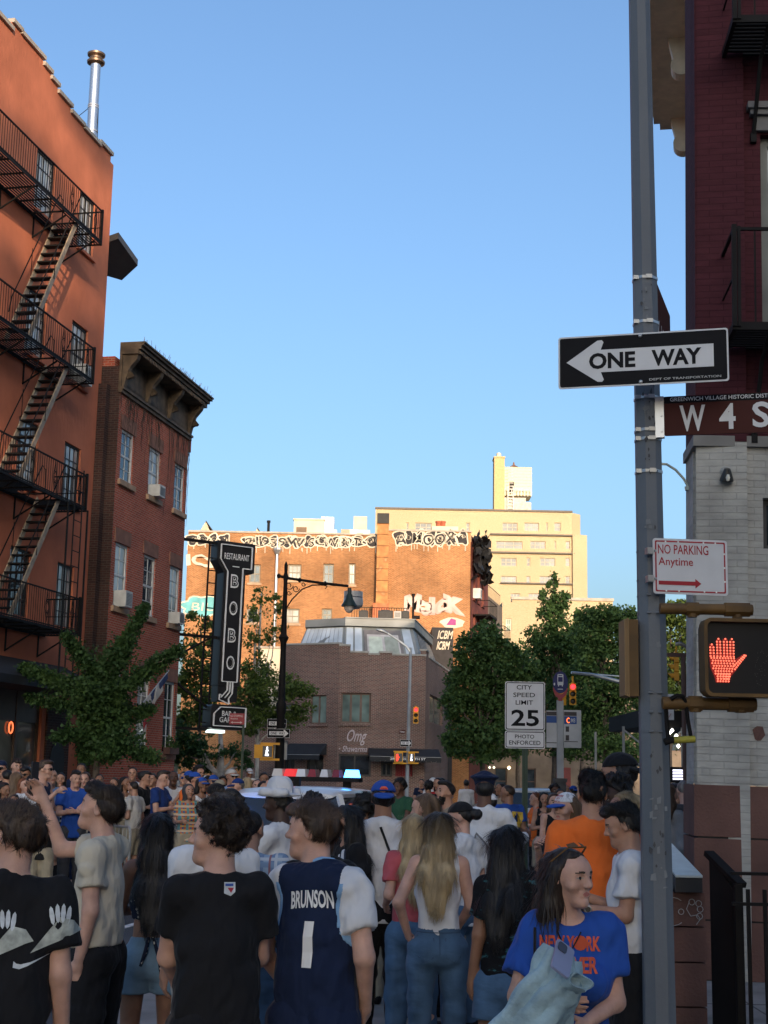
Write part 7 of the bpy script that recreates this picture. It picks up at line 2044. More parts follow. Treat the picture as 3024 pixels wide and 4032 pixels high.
        T = [(hem-.1, (.160 if fem else .155) if loose else tr_[0][1], 0), (1.04, (.130 if fem else .138) if loose else tr_[1][1], -.004), (1.25, tr_[2][1]+.004, .004), (1.375, tr_[3][1], 0)]
        if kind in ('tank', 'crop') : T = [(.90, tr_[0][1], 0), (1.06, tr_[1][1], 0), (1.24, tr_[2][1], .01), (1.34 if kind == 'crop' else 1.37, .105, 0)]
        for (za, ra, ya), (zb, rb, yb) in zip(T, T[1:]): tg.cone(P(0, ya+fy(za), za), P(0, yb+fy(zb), zb), ra*s*bt+o, rb*s*bt+o, fl*1.03, k=.05)
        if fem and kind != 'none': [tg.ell(P(sd*.072, .088+fy(1.25), 1.25), np.array((.07, .06, .066))*s+o*.8, k=.05) for sd in (-1, 1)]
        nd_ = kind in ('tee', 'shirt', 'jacket', 'long', 'jersey')
        if kind != 'crop':
            q0 = .86 if sl_ else .55; lo_z = P(0, 0, .018)
            tg.cone(SH[0]*np.array((q0, 1, 1))-lo_z, SH[1]*np.array((q0, 1, 1))-lo_z, .053*s+o*.8, .053*s+o*.8, 1, k=.05)
            [tg.cone(P(sd*.03, fy(1.43)-.018, 1.452 if nd_ else 1.43), SH[i]*np.array((.9 if nd_ else .6, 1, 1))-P(0, 0, .010), .047*s+o*.6, .05*s+o*.6, k=.045) for i, sd in enumerate((-1, 1))]
        for A_ in AR:
            if not sl_: continue
            d = A_[1]-A_[0]
            f1 = min(sl_, 1.0); e1 = A_[0]+d*f1; dn = d/np.linalg.norm(d)
            tg.cone(A_[0], A_[0]+d*(f1+.1), .056*s*am+o*.55, .062*s*am+o*(.75 if sl_ <= 1 else .4), k=.03, cut=(e1, dn) if sl_ <= 1 else None)
            if sl_ > 1:
                d2 = A_[2]-A_[1]; tg.cone(A_[1], A_[1]+d2*(sl_-1+.1), .052*s+o*.6, .040*s+o*.6, k=.03, cut=(A_[1]+d2*(sl_-1), d2/np.linalg.norm(d2)))
        if kind == 'jersey':
            for i, sd in enumerate((-1, 1)): tg.ell(SH[i]+P(sd*.055, 0, -.085), np.array((.085, .2, .15))*s, op='s', k=.005)
        fb = tg.f.copy()
        tg.noise(.015 if loose else .004, 16, seed, (1, 1, .45)); tg.noise(.010 if loose else .005, 40, seed+1, (1, 1, .8)); tg.f = np.minimum(tg.f, fb+.003)
        nd = .062 if kind in ('tee', 'shirt', 'jacket', 'long', 'jersey') else .082
        tg.ell(P(0, (.030 if nd < .07 else .012)+fy(1.48), 1.51 if nd < .07 else 1.492), np.array((nd+.004, nd, .055 if nd < .07 else .1))*s, op='s', k=.006)
        tg.plane((0, 0, hem*s), (0, -.06, -1)) if kind != 'crop' else tg.plane((0, 0, hem*s), (0, .0, -1))
        if kind == 'crop': tg.plane(P(0, 0, 1.33), (0, -.25, 1))
        tv, tq = tg.mesh()
        nm = {'tee': 't_shirt', 'tank': 'tank_top', 'crop': 'crop_top', 'shirt': 'shirt', 'jersey': 'jersey', 'long': 'long_shirt', 'vest': 'vest', 'jacket': 'jacket'}[kind]
        so = np_obj(nm, tv, tq, [cloth(col)], root); info['top'] = so
        if kind == 'jersey':
            f0 = tg.f.copy(); tg.f[:] = .5
            for i, sd in enumerate((-1, 1)): tg.ell(SH[i]+P(sd*.055, 0, -.085), np.array((.085, .2, .15))*s, k=0)
            tg.ell(P(0, .030+fy(1.48), 1.51), np.array((nd+.004, nd, .055))*s, k=0)
            tg.f = np.maximum(f0-.004, np.maximum(tg.f-.022, -.5)).astype(F); a_, b_ = tg.mesh(); np_obj("piping", a_, b_, [mat("light blue piping", (.20, .36, .58), .7)], so)
    kind, col = bot
    if kind != 'none':
        wz = 1.03 if fem else 1.0
        cutz = {'pants': .06, 'flare': .03, 'shorts': .50, 'mini': .70, 'skirt': .62}[kind]
        y0l = min(min(L_[k][1] for k in range(3)) for L_ in LG)-.14; y1l = max(max(L_[k][1] for k in range(3)) for L_ in LG)+.14
        bg_ = Grid((-.36*fat-.05, min(y0l, -.24), cutz*s-.03), (.36*fat+.05, max(y1l, .24), wz*s+.05), hb)
        o = .010 if kind in ('flare', 'mini') else .018
        bg_.cone(P(0, 0, .905), P(0, 0, wz+.06), (.143 if fem else .136)*s*bt+o, (.112 if fem else .122)*s*bt+o, fl*1.04, k=.04)
        for sd in (-1, 1): bg_.ell(P(sd*.066, -.055, .88), np.array((.085, .085 if fem else .068, .10))*s*(.6+.4*fat)+o*.6, k=.04)
        for i, L_ in enumerate(LG):
            r1, r2, r3 = (.092, .062, .046) if kind != 'flare' else (.098, .066, .082)
            if kind in ('pants',): r1, r2, r3 = .098, .076, .064
            if kind in ('shorts', 'mini'): r1, r2, r3 = .104, .092 if kind == 'shorts' else .098, .07
            f_ = .65+.35*fat
            bg_.cone(L_[0]+P(0, 0, -.02), L_[1], r1*s*f_+o*.6, r2*s+o*.6, k=.02); bg_.cone(L_[1], L_[2]-P(0, 0, .03), r2*s+o*.6, r3*s+o*.5, k=.02)
        if kind == 'skirt': bg_.cone(P(0, 0, .9), P(0, 0, .6), .17*s, .2*s, .8, k=.05)
        bg_.noise(.006, 22, seed+2, (.6, .6, 1.5)); bg_.noise(.004, 60, seed+5, (.5, .5, 1.3))
        bg_.plane((0, 0, wz*s), (0, .03, 1)); bg_.plane((0, 0, cutz*s), (0, 0, -1))
        lv, lq = bg_.mesh(); info['bot'] = np_obj({'pants': 'trousers', 'flare': 'jeans', 'shorts': 'shorts', 'mini': 'denim_shorts', 'skirt': 'skirt'}[kind], lv, lq, [cloth(col)], root)
    if shoes and D < 20:
        for i, L_ in enumerate(LG):
            sg = Grid(L_[2]-np.array((.1, .14, .1)), L_[2]+np.array((.1, .26, .09)), hb*.8)
            sg.cone(L_[2]+P(0, -.03, -.03), L_[2]+P(0, .03, .0), .046*s, .043*s, k=.02); sg.cone(L_[2]+P(0, -.025, -.05), L_[2]+P(0, .16, -.055), .045*s, .04*s, k=.03)
            sg.plane((0, 0, L_[2][2]-.083*s), (0, 0, -1)); a_, b_ = sg.mesh(); np_obj("shoe", a_, b_, [cloth(shoes)], root)
    hk, hcol = hair[:2]
    tip = hair[2] if len(hair) > 2 else None
    hcol_m = None
    if hk != 'bald':
        lo = hc-np.array((.2, .26, .2))*s; hi = hc+np.array((.2, .2, .2))*s
        Lh = {'long': .32, 'mid': .2, 'vlong': .38, 'wavy': .36}.get(hk, 0)
        if Lh: lo = lo-np.array((.04, .1, Lh*s))
        hg = Grid(lo, hi, .009 if near else .014)
        E2 = lambda c, r, cut=None, k=.012: hg.ell(H(*c), np.array(r, F)*s, Rh, 'u', k*s, cut)
        line = lambda c, m=1.15: (lambda X, Y, Z: (m*(Y+.0)-Z+(c-.02)*s)/1.5)
        if cap and not Lh: E2((0, -.014, .02), (.083, .103, .085), line(.012))
        elif hk == 'buzz': E2((0, -.012, .038), (.079, .099, .086), line(.010))
        elif hk == 'curly': E2((0, -.016, .052), (.100, .118, .105), line(-.028))
        elif hk == 'top': E2((0, -.012, .040), (.080, .100, .087), line(.01)); E2((0, .02, .105), (.066, .095, .036), k=.02)
        elif hk == 'sweep': E2((0, -.016, .044), (.084, .106, .094), line(-.005)); E2((0, .045, .098), (.066, .062, .034), k=.025); E2((0, .085, .088), (.045, .03, .022), k=.02)
        elif hk == 'shag': E2((0, -.022, .036), (.092, .112, .102), line(-.03)); E2((0, -.08, -.04), (.06, .045, .06), k=.03)
        else: E2((0, -.015, .042), (.083, .105, .092), line(-.006 if hk != 'wavy' else -.016))
        if Lh:
            Y_ = rotm(head[0], 0)
            Hd = lambda x, y, z: hc+Y_ @ (np.array((x, y, z), F)*s)
            for sd in (-1, 1):
                hg.cone(Hd(sd*.045, -.035, .05), Hd(sd*.06, -.045, -.10), .045*s, .042*s, k=.03); hg.cone(Hd(sd*.06, -.045, -.10), Hd(sd*.060, -.145, -.10-Lh*.55), .042*s, .054*s, .75, k=.03); hg.cone(Hd(sd*.055, -.145, -.10-Lh*.55), Hd(sd*.03, -.175, -.10-Lh), .052*s, .026*s, .7, k=.03)
            hg.cone(Hd(0, -.07, .03), Hd(0, -.10, -.13), .075*s, .075*s, .7, k=.03); hg.cone(Hd(0, -.10, -.13), Hd(0, -.17, -.10-Lh*.95), .075*s, .055*s, .6, k=.03)
        if hk == 'bun': hg.cone(H(0, -.115, .02), H(0, -.14, .005), .045*s, .045*s, k=.01)
        if hk == 'pony': hg.cone(H(0, -.10, .04), H(0, -.15, .0), .035*s, .035*s, k=.01); hg.cone(H(0, -.15, .0), H(0, -.14, -.2), .035*s, .018*s, k=.02)
        if hk == 'dread':
            E2((0, -.016, .05), (.088, .108, .092), line(-.02))
            for k in range(46):
                a, b = rng.uniform(0, 6.28), rng.uniform(.15, 1.35); c_ = np.array((.08*math.cos(a)*math.sin(b), -.016+.1*math.sin(a)*math.sin(b), .05+.088*math.cos(b)))
                if c_[1] > .06 and c_[2] < .09: continue
                hg.cone(H(*c_), H(*(c_*np.array((1.3, 1.3, 1.18))+np.array((0, .0, .012)))), .012*s, .009*s, k=.004)
        am_ = {'curly': (.020, 95), 'wavy': (.008, 70), 'shag': (.014, 48), 'sweep': (.008, 60), 'buzz': (.001, 90), 'dread': (.004, 120)}.get(hk, (.007, 55))
        hg.noise(am_[0]*s, am_[1], seed+3, (1, 1, .25 if Lh else 1)); hg.noise(am_[0]*.6*s, am_[1]*1.9, seed+4, (1, 1, .12 if Lh and hk != 'wavy' else .8))
        a_, b_ = hg.mesh()
        if D < 13 and not (cap and not Lh): a_, b_ = strands(a_, b_, hk, Lh, hc, (3000 if D > 9 else 7000) if hk != 'wavy' else 3500, Rh)
        np_obj("hair", a_, b_, [hair_mat(hcol, tip)], root)
    if cap:
        ck, cc, bc = cap     # kind, crown colour, brim colour
        bk_ = -1 if ck == 'back' else 1
        cg = Grid(hc-.24*s, hc+.24*s, .008 if near else .013)
        if ck == 'police':
            cg.cone(H(0, 0, .075), H(0, .0, .082), .088*s, .09*s, k=.01); cg.ell(H(0, .005, .115), np.array((.125, .13, .028))*s, Rh, k=.03); cg.cone(H(-.04, .1, .06), H(.04, .1, .06), .02*s, .02*s, .5, k=.02)
        elif ck == 'cowboy':
            cg.ell(H(0, -.01, .115), np.array((.084, .10, .115))*s, Rh, k=.01, cut=lambda X, Y, Z: Z-.095*s); cg.ell(H(0, -.01, .225), np.array((.03, .10, .04))*s, Rh, 's', .02)
            cg.ell(H(0, -.01, .072), np.array((.145, .175, .012))*s, Rh, k=.015)
            for sd in (-1, 1): cg.cone(H(sd*.135, -.10, .095), H(sd*.135, .08, .095), .026*s, .026*s, k=.03)
        elif ck == 'helmet': cg.ell(H(0, -.012, .045), np.array((.105, .13, .11))*s, Rh, cut=lambda X, Y, Z: -Z-.045*s)
        elif ck == 'hood': cg.ell(H(0, -.02, .03), np.array((.1, .12, .115))*s, Rh, cut=lambda X, Y, Z: Y-.06*s); cg.cone(H(0, -.05, -.06), P(0, -.07, 1.44), .075*s, .09*s, k=.03)
        else: cg.ell(H(0, -.014, .040), np.array((.090, .110, .096))*s, Rh, cut=lambda X, Y, Z: (-Z+.012*s+.08*Y*bk_))
        a_, b_ = cg.mesh(); info['cap'] = np_obj({'police': 'peaked_cap', 'cowboy': 'cowboy_hat', 'helmet': 'helmet', 'hood': 'hood'}.get(ck, 'cap'), a_, b_, [cloth(cc)], root)
        if ck in ('front', 'back'):
            cg = Grid(hc-.26*s, hc+.26*s, .007 if near else .012)
            c0 = H(0, -.014+bk_*.118, .03)
            Rb = Rh @ np.array(Matrix.Rotation(R(-8 if bk_ > 0 else 12), 3, 'X'))
            cg.ell(c0, np.array((.074, .085, .016))*s, Rb, k=.01); cg.ell(H(0, -.014, .02), np.array((.084, .104, .1))*s, Rh, 's', .004)
            a_, b_ = cg.mesh(); np_obj("brim", a_, b_, [cloth(bc)], info['cap'])
    if glasses:
        q = MB()
        if glasses == 'sun':
            for sd in (-1, 1): q.add([V(H(sd*x_, y_, z_)) for x_, z_ in ((.008, .026), (.052, .026), (.048, -.002), (.014, -.004)) for y_ in (.094, .101)], [(0, 2, 4, 6), (1, 7, 5, 3), (0, 1, 3, 2), (2, 3, 5, 4), (4, 5, 7, 6), (6, 7, 1, 0)]); q.bar(H(sd*.05, .095, .02), H(sd*.08, .0, .018), .006*s)
            q.bar(H(-.01, .1, .018), H(.01, .1, .018), .006*s)
        q.build("sunglasses", mat("sunglass black", (.01, .01, .011), .15), root)
    PEOPLE.append(info)
    return info
def decal(info, body, c, size, m, part='top', shear=0., bold=.02, back=True, shape=None, name="lettering", lift=.004, rot=0., arcup=0.):
    """lay flat lettering or a shape onto a garment: c = (x, z) centre in body metres, size = (width, height)"""
    o = info[part]; me = o.data
    bv = BVHTree.FromPolygons([v.co for v in me.vertices], [tuple(p.vertices) for p in me.polygons])
    sx = 1 if back else -1
    if shape is None:
        vs, fs, w = text_mesh(body, bold); zl = min(v.y for v in vs); zh = max(v.y for v in vs)
        uv = [((v.x/w-.5)*size[0]+shear*(v.y-zl)/(zh-zl)*size[1], ((v.y-zl)/(zh-zl)-.5)*size[1]) for v in vs]
    else: uv = [(a*size[0], b*size[1]) for a, b in shape]; fs = [tuple(range(len(uv)))]
    bm = bmesh.new(); bvts = [bm.verts.new((u, 0, v_+arcup*(1-(2*u/size[0])**2))) for u, v_ in uv]
    for f in fs:
        try: bm.faces.new([bvts[i] for i in f])
        except ValueError: pass
    bmesh.ops.triangulate(bm, faces=bm.faces)
    bmesh.ops.subdivide_edges(bm, edges=[e for e in bm.edges if e.calc_length() > .03], cuts=2, use_grid_fill=False)
    bmesh.ops.triangulate(bm, faces=bm.faces)
    cr, sr = math.cos(R(rot)), math.sin(R(rot))
    for v in bm.verts:
        u, w_ = v.co.x*cr-v.co.z*sr, v.co.x*sr+v.co.z*cr
        x, z = c[0]+sx*u, c[1]+w_
        oy = -1.0 if back else 1.0
        hit = bv.ray_cast(V((x, oy, z)), V((0, -oy, 0)))
        v.co = V((x, (hit[0].y if hit[0] is not None else 0)+oy*lift, z))
    me2 = bpy.data.meshes.new(name); bm.to_mesh(me2); bm.free(); me2.materials.append(m)
    d = bpy.data.objects.new(name, me2); COL.objects.link(d); d.parent = o
    return d
m_tyre = mat("tyre rubber", (.018, .018, .019), .85)
m_rim = mat("wheel rim", (.35, .35, .36), .35, metal=.8)
m_carglass = glass("car glass", (.012, .014, .018), .1, .04)
m_carwhite = mat("white car paint", (.62, .63, .65), .22, var=.03, spec=.6)
def shell(mb, sec):
    """loft of rounded cross sections: sec = [(y, half width, z low, z high, roundness)]"""
    n = 20; vs = []; fs = []
    for y, w, a, b, r in sec:
        for i in range(n):
            t = 2*math.pi*i/n; c, s = math.cos(t), math.sin(t); e = 2/r
            vs.append((w*math.copysign(abs(c)**e, c), y, (a+b)/2+(b-a)/2*math.copysign(abs(s)**e, s)))
    for j in range(len(sec)-1):
        for i in range(n): fs.append((j*n+i, j*n+(i+1) % n, (j+1)*n+(i+1) % n, (j+1)*n+i))
    fs.append(tuple(range(n-1, -1, -1))); fs.append(tuple((len(sec)-1)*n+i for i in range(n)))
    mb.add(vs, fs)
def car(M, label, paint, L=4.8, W=1.92, H=1.72, belt=1.02, name="parked_car", cat="car", group=None, tail=True, stripe=None, sedan=False):
    """local +y is forward, origin on the ground under the middle"""
    t = thing(name, label, cat, M, group); h = L/2; w = W/2
    q = MB(); shell(q, [(-h, w*.80, .42, belt*.86, 5), (-h+.08, w*.93, .32, belt*.98, 6), (-h*.6, w, .26, belt, 6), (0, w, .25, belt, 6), (h*.42, w*.99, .26, belt*.99, 6), (h*.8, w*.95, .28, belt*.90, 5), (h-.1, w*.86, .34, belt*.80, 5), (h, w*.74, .42, belt*.70, 4)])
    piece("body", q, paint, t, smooth=True)
    r0, r1 = (-h*.86, h*.10) if not sedan else (-h*.30, h*.08); b0, b1 = (-h*.97, h*.48) if not sedan else (-h*.78, h*.44)
    zr = H-.11; wr = w*.70
    q = MB(); shell(q, [(r0-.04, wr*.9, zr-.05, zr+.03, 3), (r0+.12, wr, zr-.06, H-.02, 3), ((r0+r1)/2, wr*1.02, zr-.06, H, 3), (r1-.1, wr, zr-.06, H-.03, 3), (r1+.05, wr*.92, zr-.06, zr+.01, 3)])
    o = piece("roof", q, paint, t, smooth=True)
    q = MB(); wb = w*.93; z0 = belt-.03
    q.add([(-wb, b0, z0), (wb, b0, z0), (wb, b1, z0), (-wb, b1, z0), (-wr*.99, r0, zr), (wr*.99, r0, zr), (wr*.99, r1, zr), (-wr*.99, r1, zr)], [(0, 3, 2, 1), (4, 5, 6, 7), (0, 1, 5, 4), (1, 2, 6, 5), (2, 3, 7, 6), (3, 0, 4, 7)])
    piece("window_band", q, m_carglass, t)
    q = MB()
    for sx in (-1, 1):
        for (ya, yb) in ((b0, r0), (b1, r1), ((b0+b1)*.5-.1, (r0+r1)*.5-.1)): q.bar((sx*wb, ya, z0), (sx*wr*1.0, yb, zr), .07, .05)
        q.bar((sx*wr, r0, zr), (sx*wr, r1, zr), .07, .05)
    q.build("pillar", paint, o)
    for sx in (-1, 1):
        for y in (-h*.60, h*.60):
            q = MB(Matrix.Translation((sx*(w-.11), y, .34)) @ Matrix.Rotation(R(90), 4, 'Y')); q.lathe([(.20, -.11), (.33, -.115), (.345, -.08), (.345, .08), (.33, .115), (.2, .11)], 20); wl_ = piece("wheel", q, m_tyre, t, smooth=True)
            q = MB(Matrix.Translation((sx*(w-.11), y, .34)) @ Matrix.Rotation(R(90), 4, 'Y')); q.lathe([(.22, -.118), (.05, -.125), (.05, .125), (.22, .118)], 12); q.build("rim", m_rim, wl_)
        q = MB(); q.box(sx*w*.90-.1, sx*w*.90+.06, -h-.0+.02, -h+.16, belt*.72, belt*.92); piece("taillight", q, emit("tail lamp", (1, .03, .02), 2.5) if tail else mat("unlit tail lamp", (.2, .01, .01), .3), t)
        q = MB(); q.box(sx*w*.70-.16, sx*w*.70+.16, h-.16, h-.02, belt*.62, belt*.74); piece("headlight", q, mat("headlight glass", (.5, .5, .52), .1), t)
    q = MB(); q.box(-w*.86, w*.86, -h-.05, -h+.1, .36, .56); q.box(-w*.8, w*.8, h-.12, h+.04, .34, .5); piece("bumper", q, mat("bumper grey", (.10, .10, .105), .5), t)
    if stripe:
        q = MB()
        for sx in (-1, 1): q.box(sx*(w+.004)-.003, sx*(w+.004)+.003, -h*.7, h*.7, .70, .82)
        piece("stripe", q, stripe, t)
    return t
rear = V((-1.25, 18.4, -.06))
Mp = Matrix.Translation(rear+A*2.45) @ Matrix.Rotation(-math.atan2(A.x, A.y), 4, 'Z')
pv = car(Mp, "white police SUV with red, white and blue roof light bar among the crowd", m_carwhite, 4.9, 1.98, 1.74, 1.08, "police_suv", "police car", tail=False, stripe=mat("police blue stripe", (.02, .07, .28), .4))
q = MB(Mp.inverted() @ Mp); q.box(-.64, .64, -.75, -.45, 1.80, 1.86); q.box(-.5, -.4, -.65, -.55, 1.70, 1.80); q.box(.4, .5, -.65, -.55, 1.70, 1.80); lb = piece("light_bar", q, m_blackiron, pv)
for k, (m_, w_) in enumerate(((mat("clear dome", (.55, .50, .46), .15), .2), (emit("red dome lit", (.7, .02, .02), .5, (.3, .01, .01)), .2), (mat("white dome", (.6, .6, .62), .15), .18), (mat("red dome", (.22, .01, .015), .15), .15), (mat("white dome", (.6, .6, .62), .15), .15), (mat("dark red dome", (.16, .008, .02), .15), .14), (emit("blue dome lit", (.05, .35, 1), 6), .22))):
    x = -.60+k*.172; q = MB(); q.add([(x, -.74, 1.862), (x+w_*.8, -.74, 1.862), (x+w_*.8, -.46, 1.862), (x, -.46, 1.862), (x+.02, -.71, 1.965), (x+w_*.8-.02, -.71, 1.965), (x+w_*.8-.02, -.49, 1.965), (x+.02, -.49, 1.965)], [(0, 3, 2, 1), (4, 5, 6, 7), (0, 1, 5, 4), (1, 2, 6, 5), (2, 3, 7, 6), (3, 0, 4, 7)]); q.build("dome", m_, lb)
q = MB(); q.box(-.56, -.36, -2.46, -2.42, 1.16, 1.22); q.box(-.54, -.48, -2.30, -2.27, 1.32, 1.46); piece("rear_flasher", q, emit("blue flasher", (.04, .25, 1), 14), pv)
q = MB(); q.box(.02, .1, -1.9, -1.8, 1.74, 1.86); piece("aerial", q, m_blackiron, pv)
c0 = at(2085, 3150, 50)
car(Matrix.Translation((c0.x+1.0, 52, -.13)) @ Matrix.Rotation(R(-38), 4, 'Z'), "white car with a lit red tail lamp behind the speed limit post", m_carwhite, 4.7, 1.9, 1.62, .98, group=None)
for k, (px, D, lb_) in enumerate(((815, 46, "pale SUV roof behind the crowd beside the white tree trunk"), (905, 52, "second car roof right of the white tree trunk"))):
    c0 = at(px, 3050, D); car(Matrix.Translation((c0.x, D, -.05)) @ Matrix.Rotation(R(-80+6*k), 4, 'Z'), lb_, mat("silver car paint", (.40, .44, .46), .25, var=.03, spec=.6), 4.8, 1.95, 1.80 if not k else 1.72, 1.08)
def barrier_proto(a, b, label):
    a, b = V(a), V(b); L = (b-a).length; M = frame(a, b-a)
    t = thing("crowd_barrier", label, "barrier", M, "steel crowd barriers along the kerb")
    q = MB(); q.tube([(0, 0, .18), (0, 0, 1.03), (.02, 0, 1.07), (.07, 0, 1.1), (L-.07, 0, 1.1), (L-.02, 0, 1.07), (L, 0, 1.03), (L, 0, .18), (L-.06, 0, .16), (.06, 0, .16), (0, 0, .18)], .021, 8); piece("frame", q, m_barr, t, smooth=True)
    q = MB(); n = int(L/.135)
    for k in range(1, n): q.tube([(L*k/n, 0, .17), (L*k/n, 0, 1.1)], .008, 6)
    piece("bars", q, m_barr, t)
    for x in (.25, L-.25): q = MB(); q.tube([(x, 0, .17), (x, -.16, .08), (x, -.28, .02)], .016, 6); q.tube([(x, 0, .17), (x, .16, .08), (x, .28, .02)], .016, 6); piece("foot", q, m_barr, t)
m_barr = mat("galvanised barrier steel", (.36, .37, .37), .4, metal=.5, var=.2)
gp = lambda px, D, z=-.13: V((at(px, 3300, D).x, D, z))
for pa, Da, pb, Db, lb_ in ((-260, 25.5, 20, 25, "steel crowd barrier at the left edge behind the black shirt man's head"), (30, 24.8, 313, 24.8, "steel crowd barrier in front of the blue shirt man with crossed arms"), (395, 23.6, 512, 22.6, "short turned crowd barrier between filming man and long haired girl"), (518, 24.6, 1050, 25.4, "long steel crowd barrier in front of the colourful checked shirt"), (1130, 16.2, 1440, 15.4, "steel crowd barrier by the woman in white jacket beside the police car")):
    barrier_proto(gp(pa, Da), gp(pb, Db), lb_)
bk0 = gp(2120, 15.5, 0.0)
t = thing("bicycle", "black bicycle leaning at the speed limit post among people", "bicycle", Matrix.Translation(bk0) @ Matrix.Rotation(R(25), 4, 'Z'))
for x in (-.5, .5):
    q = MB(Matrix.Translation((x, 0, .34))); q.tube([(.33*math.cos(a*.3142), 0, .33*math.sin(a*.3142)) for a in range(21)], .02, 6); wl_ = piece("wheel", q, m_tyre, t)
    q = MB(Matrix.Translation((x, 0, .34)))
    for a in range(8): q.bar((0, 0, 0), (.32*math.cos(a*.785), 0, .32*math.sin(a*.785)), .004)
    q.build("spokes", m_rim, wl_)
q = MB()
for a, b in (((-.5, .34), (-.15, .34)), ((-.15, .34), (-.28, .86)), ((-.5, .34), (-.25, .76)), ((-.15, .34), (.35, .80)), ((-.26, .78), (.33, .84)), ((.5, .34), (.32, .95))): q.bar((a[0], 0, a[1]), (b[0], 0, b[1]), .032)
piece("frame", q, m_blackiron, t)
q = MB(); q.tube([(.25, -.28, 1.02), (.33, -.2, 1.0), (.32, 0, .97), (.33, .2, 1.0), (.25, .28, 1.02)], .014, 6); piece("handlebar", q, m_blackiron, t)
q = MB(); q.tube([(-.42, 0, .91), (-.3, 0, .92), (-.16, 0, .90)], [.07, .05, .02], 8, sq=.5); piece("saddle", q, m_blackiron, t)
def wmat(i): return Matrix.Translation(i['root'].location) @ Matrix.Rotation(i['root'].rotation_euler.z, 4, 'Z')
def held(name, label, cat, i, loc): return thing(name, label, cat, wmat(i) @ Matrix.Translation(V([float(c) for c in loc])))
def phone(i, side, label, rot=(0, 0, 0), off=(0, .05, .10)):
    W_ = i['AR'][side][2]; t = held("phone", label, "phone", i, W_+np.array(off))
    t.matrix_world = t.matrix_world @ Euler([R(a) for a in rot]).to_matrix().to_4x4()
    q = MB(); q.prism(rrect(-.037, .037, -.075, .075, .01), -.004, .004); piece("case", q, mat("phone case dark", (.02, .02, .024), .3), t)
    q = MB(); q.prism(rrect(-.033, .033, -.070, .070, .008), -.0055, -.0042); piece("screen", q, emit("phone screen", (.30, .32, .36), .55), t)
    return t
poly = lambda s: [tuple(float(c) for c in p_.split(',')) for p_ in s.split()]
m_print = mat("pale tee print", (.38, .40, .36), .8, var=.35, scale=30)
m_print2 = mat("white tee print", (.55, .58, .60), .8, var=.2, scale=30)
i = person(60, 3160, 5.45, 12, "man at the lower left edge in black t-shirt with hand print on its back", 'l', ('sweep', 'brown'), ('tee', 'black'), ('pants', 'black'), ('down', 'down'), head=(62, 0, 0), fat=1.02)
for sx, dx in ((1, -.07), (1, .10)):
    decal(i, '', (.08+dx, 1.27-.03*(dx < 0)), (.10, .09), m_print, shape=poly("-.9,-.9 -.2,.1 .1,.5 .6,.35 .9,-.1 .6,-.2"), name="print")
    for k in range(4): decal(i, '', (.045+dx*1.15+k*.02, 1.332-.008*abs(k-1.5)-.02*(dx < 0)), (.009, .034), m_print2, shape=[(math.cos(a*.785), math.sin(a*.785)) for a in range(8)], name="print", rot=12-6*k)
decal(i, '', (.085, 1.16), (.085, .055), m_print2, shape=poly("-.60,.05 -.62,-.35 -.35,-.45 .0,-.25 .9,.45 .1,-.02 -.30,-.15 -.48,-.10"), name="print")
i = person(418, 3085, 7.7, 78, "man in beige t-shirt and black shorts filming with raised phone", 'l', ('sweep', 'dbrown'), ('tee', 'cream', .95), ('shorts', 'black'), ((( .05, -.03, -.29), (.0, .05, -.25)), ((-.03, .30, -.01), (-.03, .10, .25))), head=(8, 14, 0), shoes='white')
phone(i, 1, "dark phone held up by the man in the beige t-shirt", (0, 0, 178), (.0, .07, .14))
i = person(622, 3192, 8.2, 4, "girl with very long straight dark hair, dotted halter top and denim shorts", 't', ('vlong', 'black'), ('crop', 'floral'), ('mini', 'ljean'), (((.09, .06, -.25), (-.13, .20, -.02)), ((.08, .06, -.25), (-.12, .2, -.02))), fem=True, shoes='white')
q = MB(); 
for sx, L in ((-.03, .15), (.05, .24)): q.tube([(sx*.3, -.125, 1.04*i['s']), (sx+.01, -.14, 1.04*i['s']-L*.5), (sx*1.5, -.135, 1.04*i['s']-L)], [.02, .03, .02], 6, sq=.4)
q.build("tie_ends", cloth('floral'), i['root'])
person(858, 3125, 7.4, 20, "person in long white tunic mostly hidden by the curly haired man", 'm', ('shag', 'grey'), ('long', 'white'), ('pants', 'offwhite'), ('down', 'bent'), fat=1.0, head=(30, 0, 0))
i = person(862, 3164, 5.8, 12, "curly haired young man in plain black t-shirt with small shield patch", 'l', ('curly', 'dbrown'), ('tee', 'black'), ('pants', 'black'), ('front', 'front'), head=(72, 4, 0), fat=1.0, hx=-.012)
decal(i, '', (.035, 1.40), (.022, .026), m_print2, shape=poly("-1,1 1,1 1,-.4 .2,-1 -1,-.6"), name="patch"); decal(i, '', (.037, 1.40), (.016, .018), mat("patch red", (.35, .03, .05), .8), shape=poly("-.7,.3 .9,.3 .2,-.8"), name="patch", lift=.006); decal(i, '', (.033, 1.413), (.016, .008), mat("patch blue", (.03, .08, .3), .8), shape=poly("-1,1 1,1 1,-.2 -1,-.2"), name="patch", lift=.006)
i = person(1218, 3147, 6.05, -22, "man in navy jersey lettered BRUNSON 1 over a white t-shirt", 'l', ('sweep', 'brown'), [('tee', 'white'), ('jersey', 'navy')], ('shorts', 'navy'), (((.09, -.03, -.28), (-.06, .16, -.18)), ((.10, -.04, -.28), (-.05, .14, -.2))), head=(98, 2, 0), fat=1.02, hx=-.05)
decal(i, "BRUNSON", (.02, 1.345), (.185, .070), m_ink_white, bold=.04, shear=.0, arcup=.006, rot=3); decal(i, '', (.02, 1.175), (.024, .09), m_ink_white, shape=poly("-1,-1 .75,-1 1,1 -.6,1"), name="number")
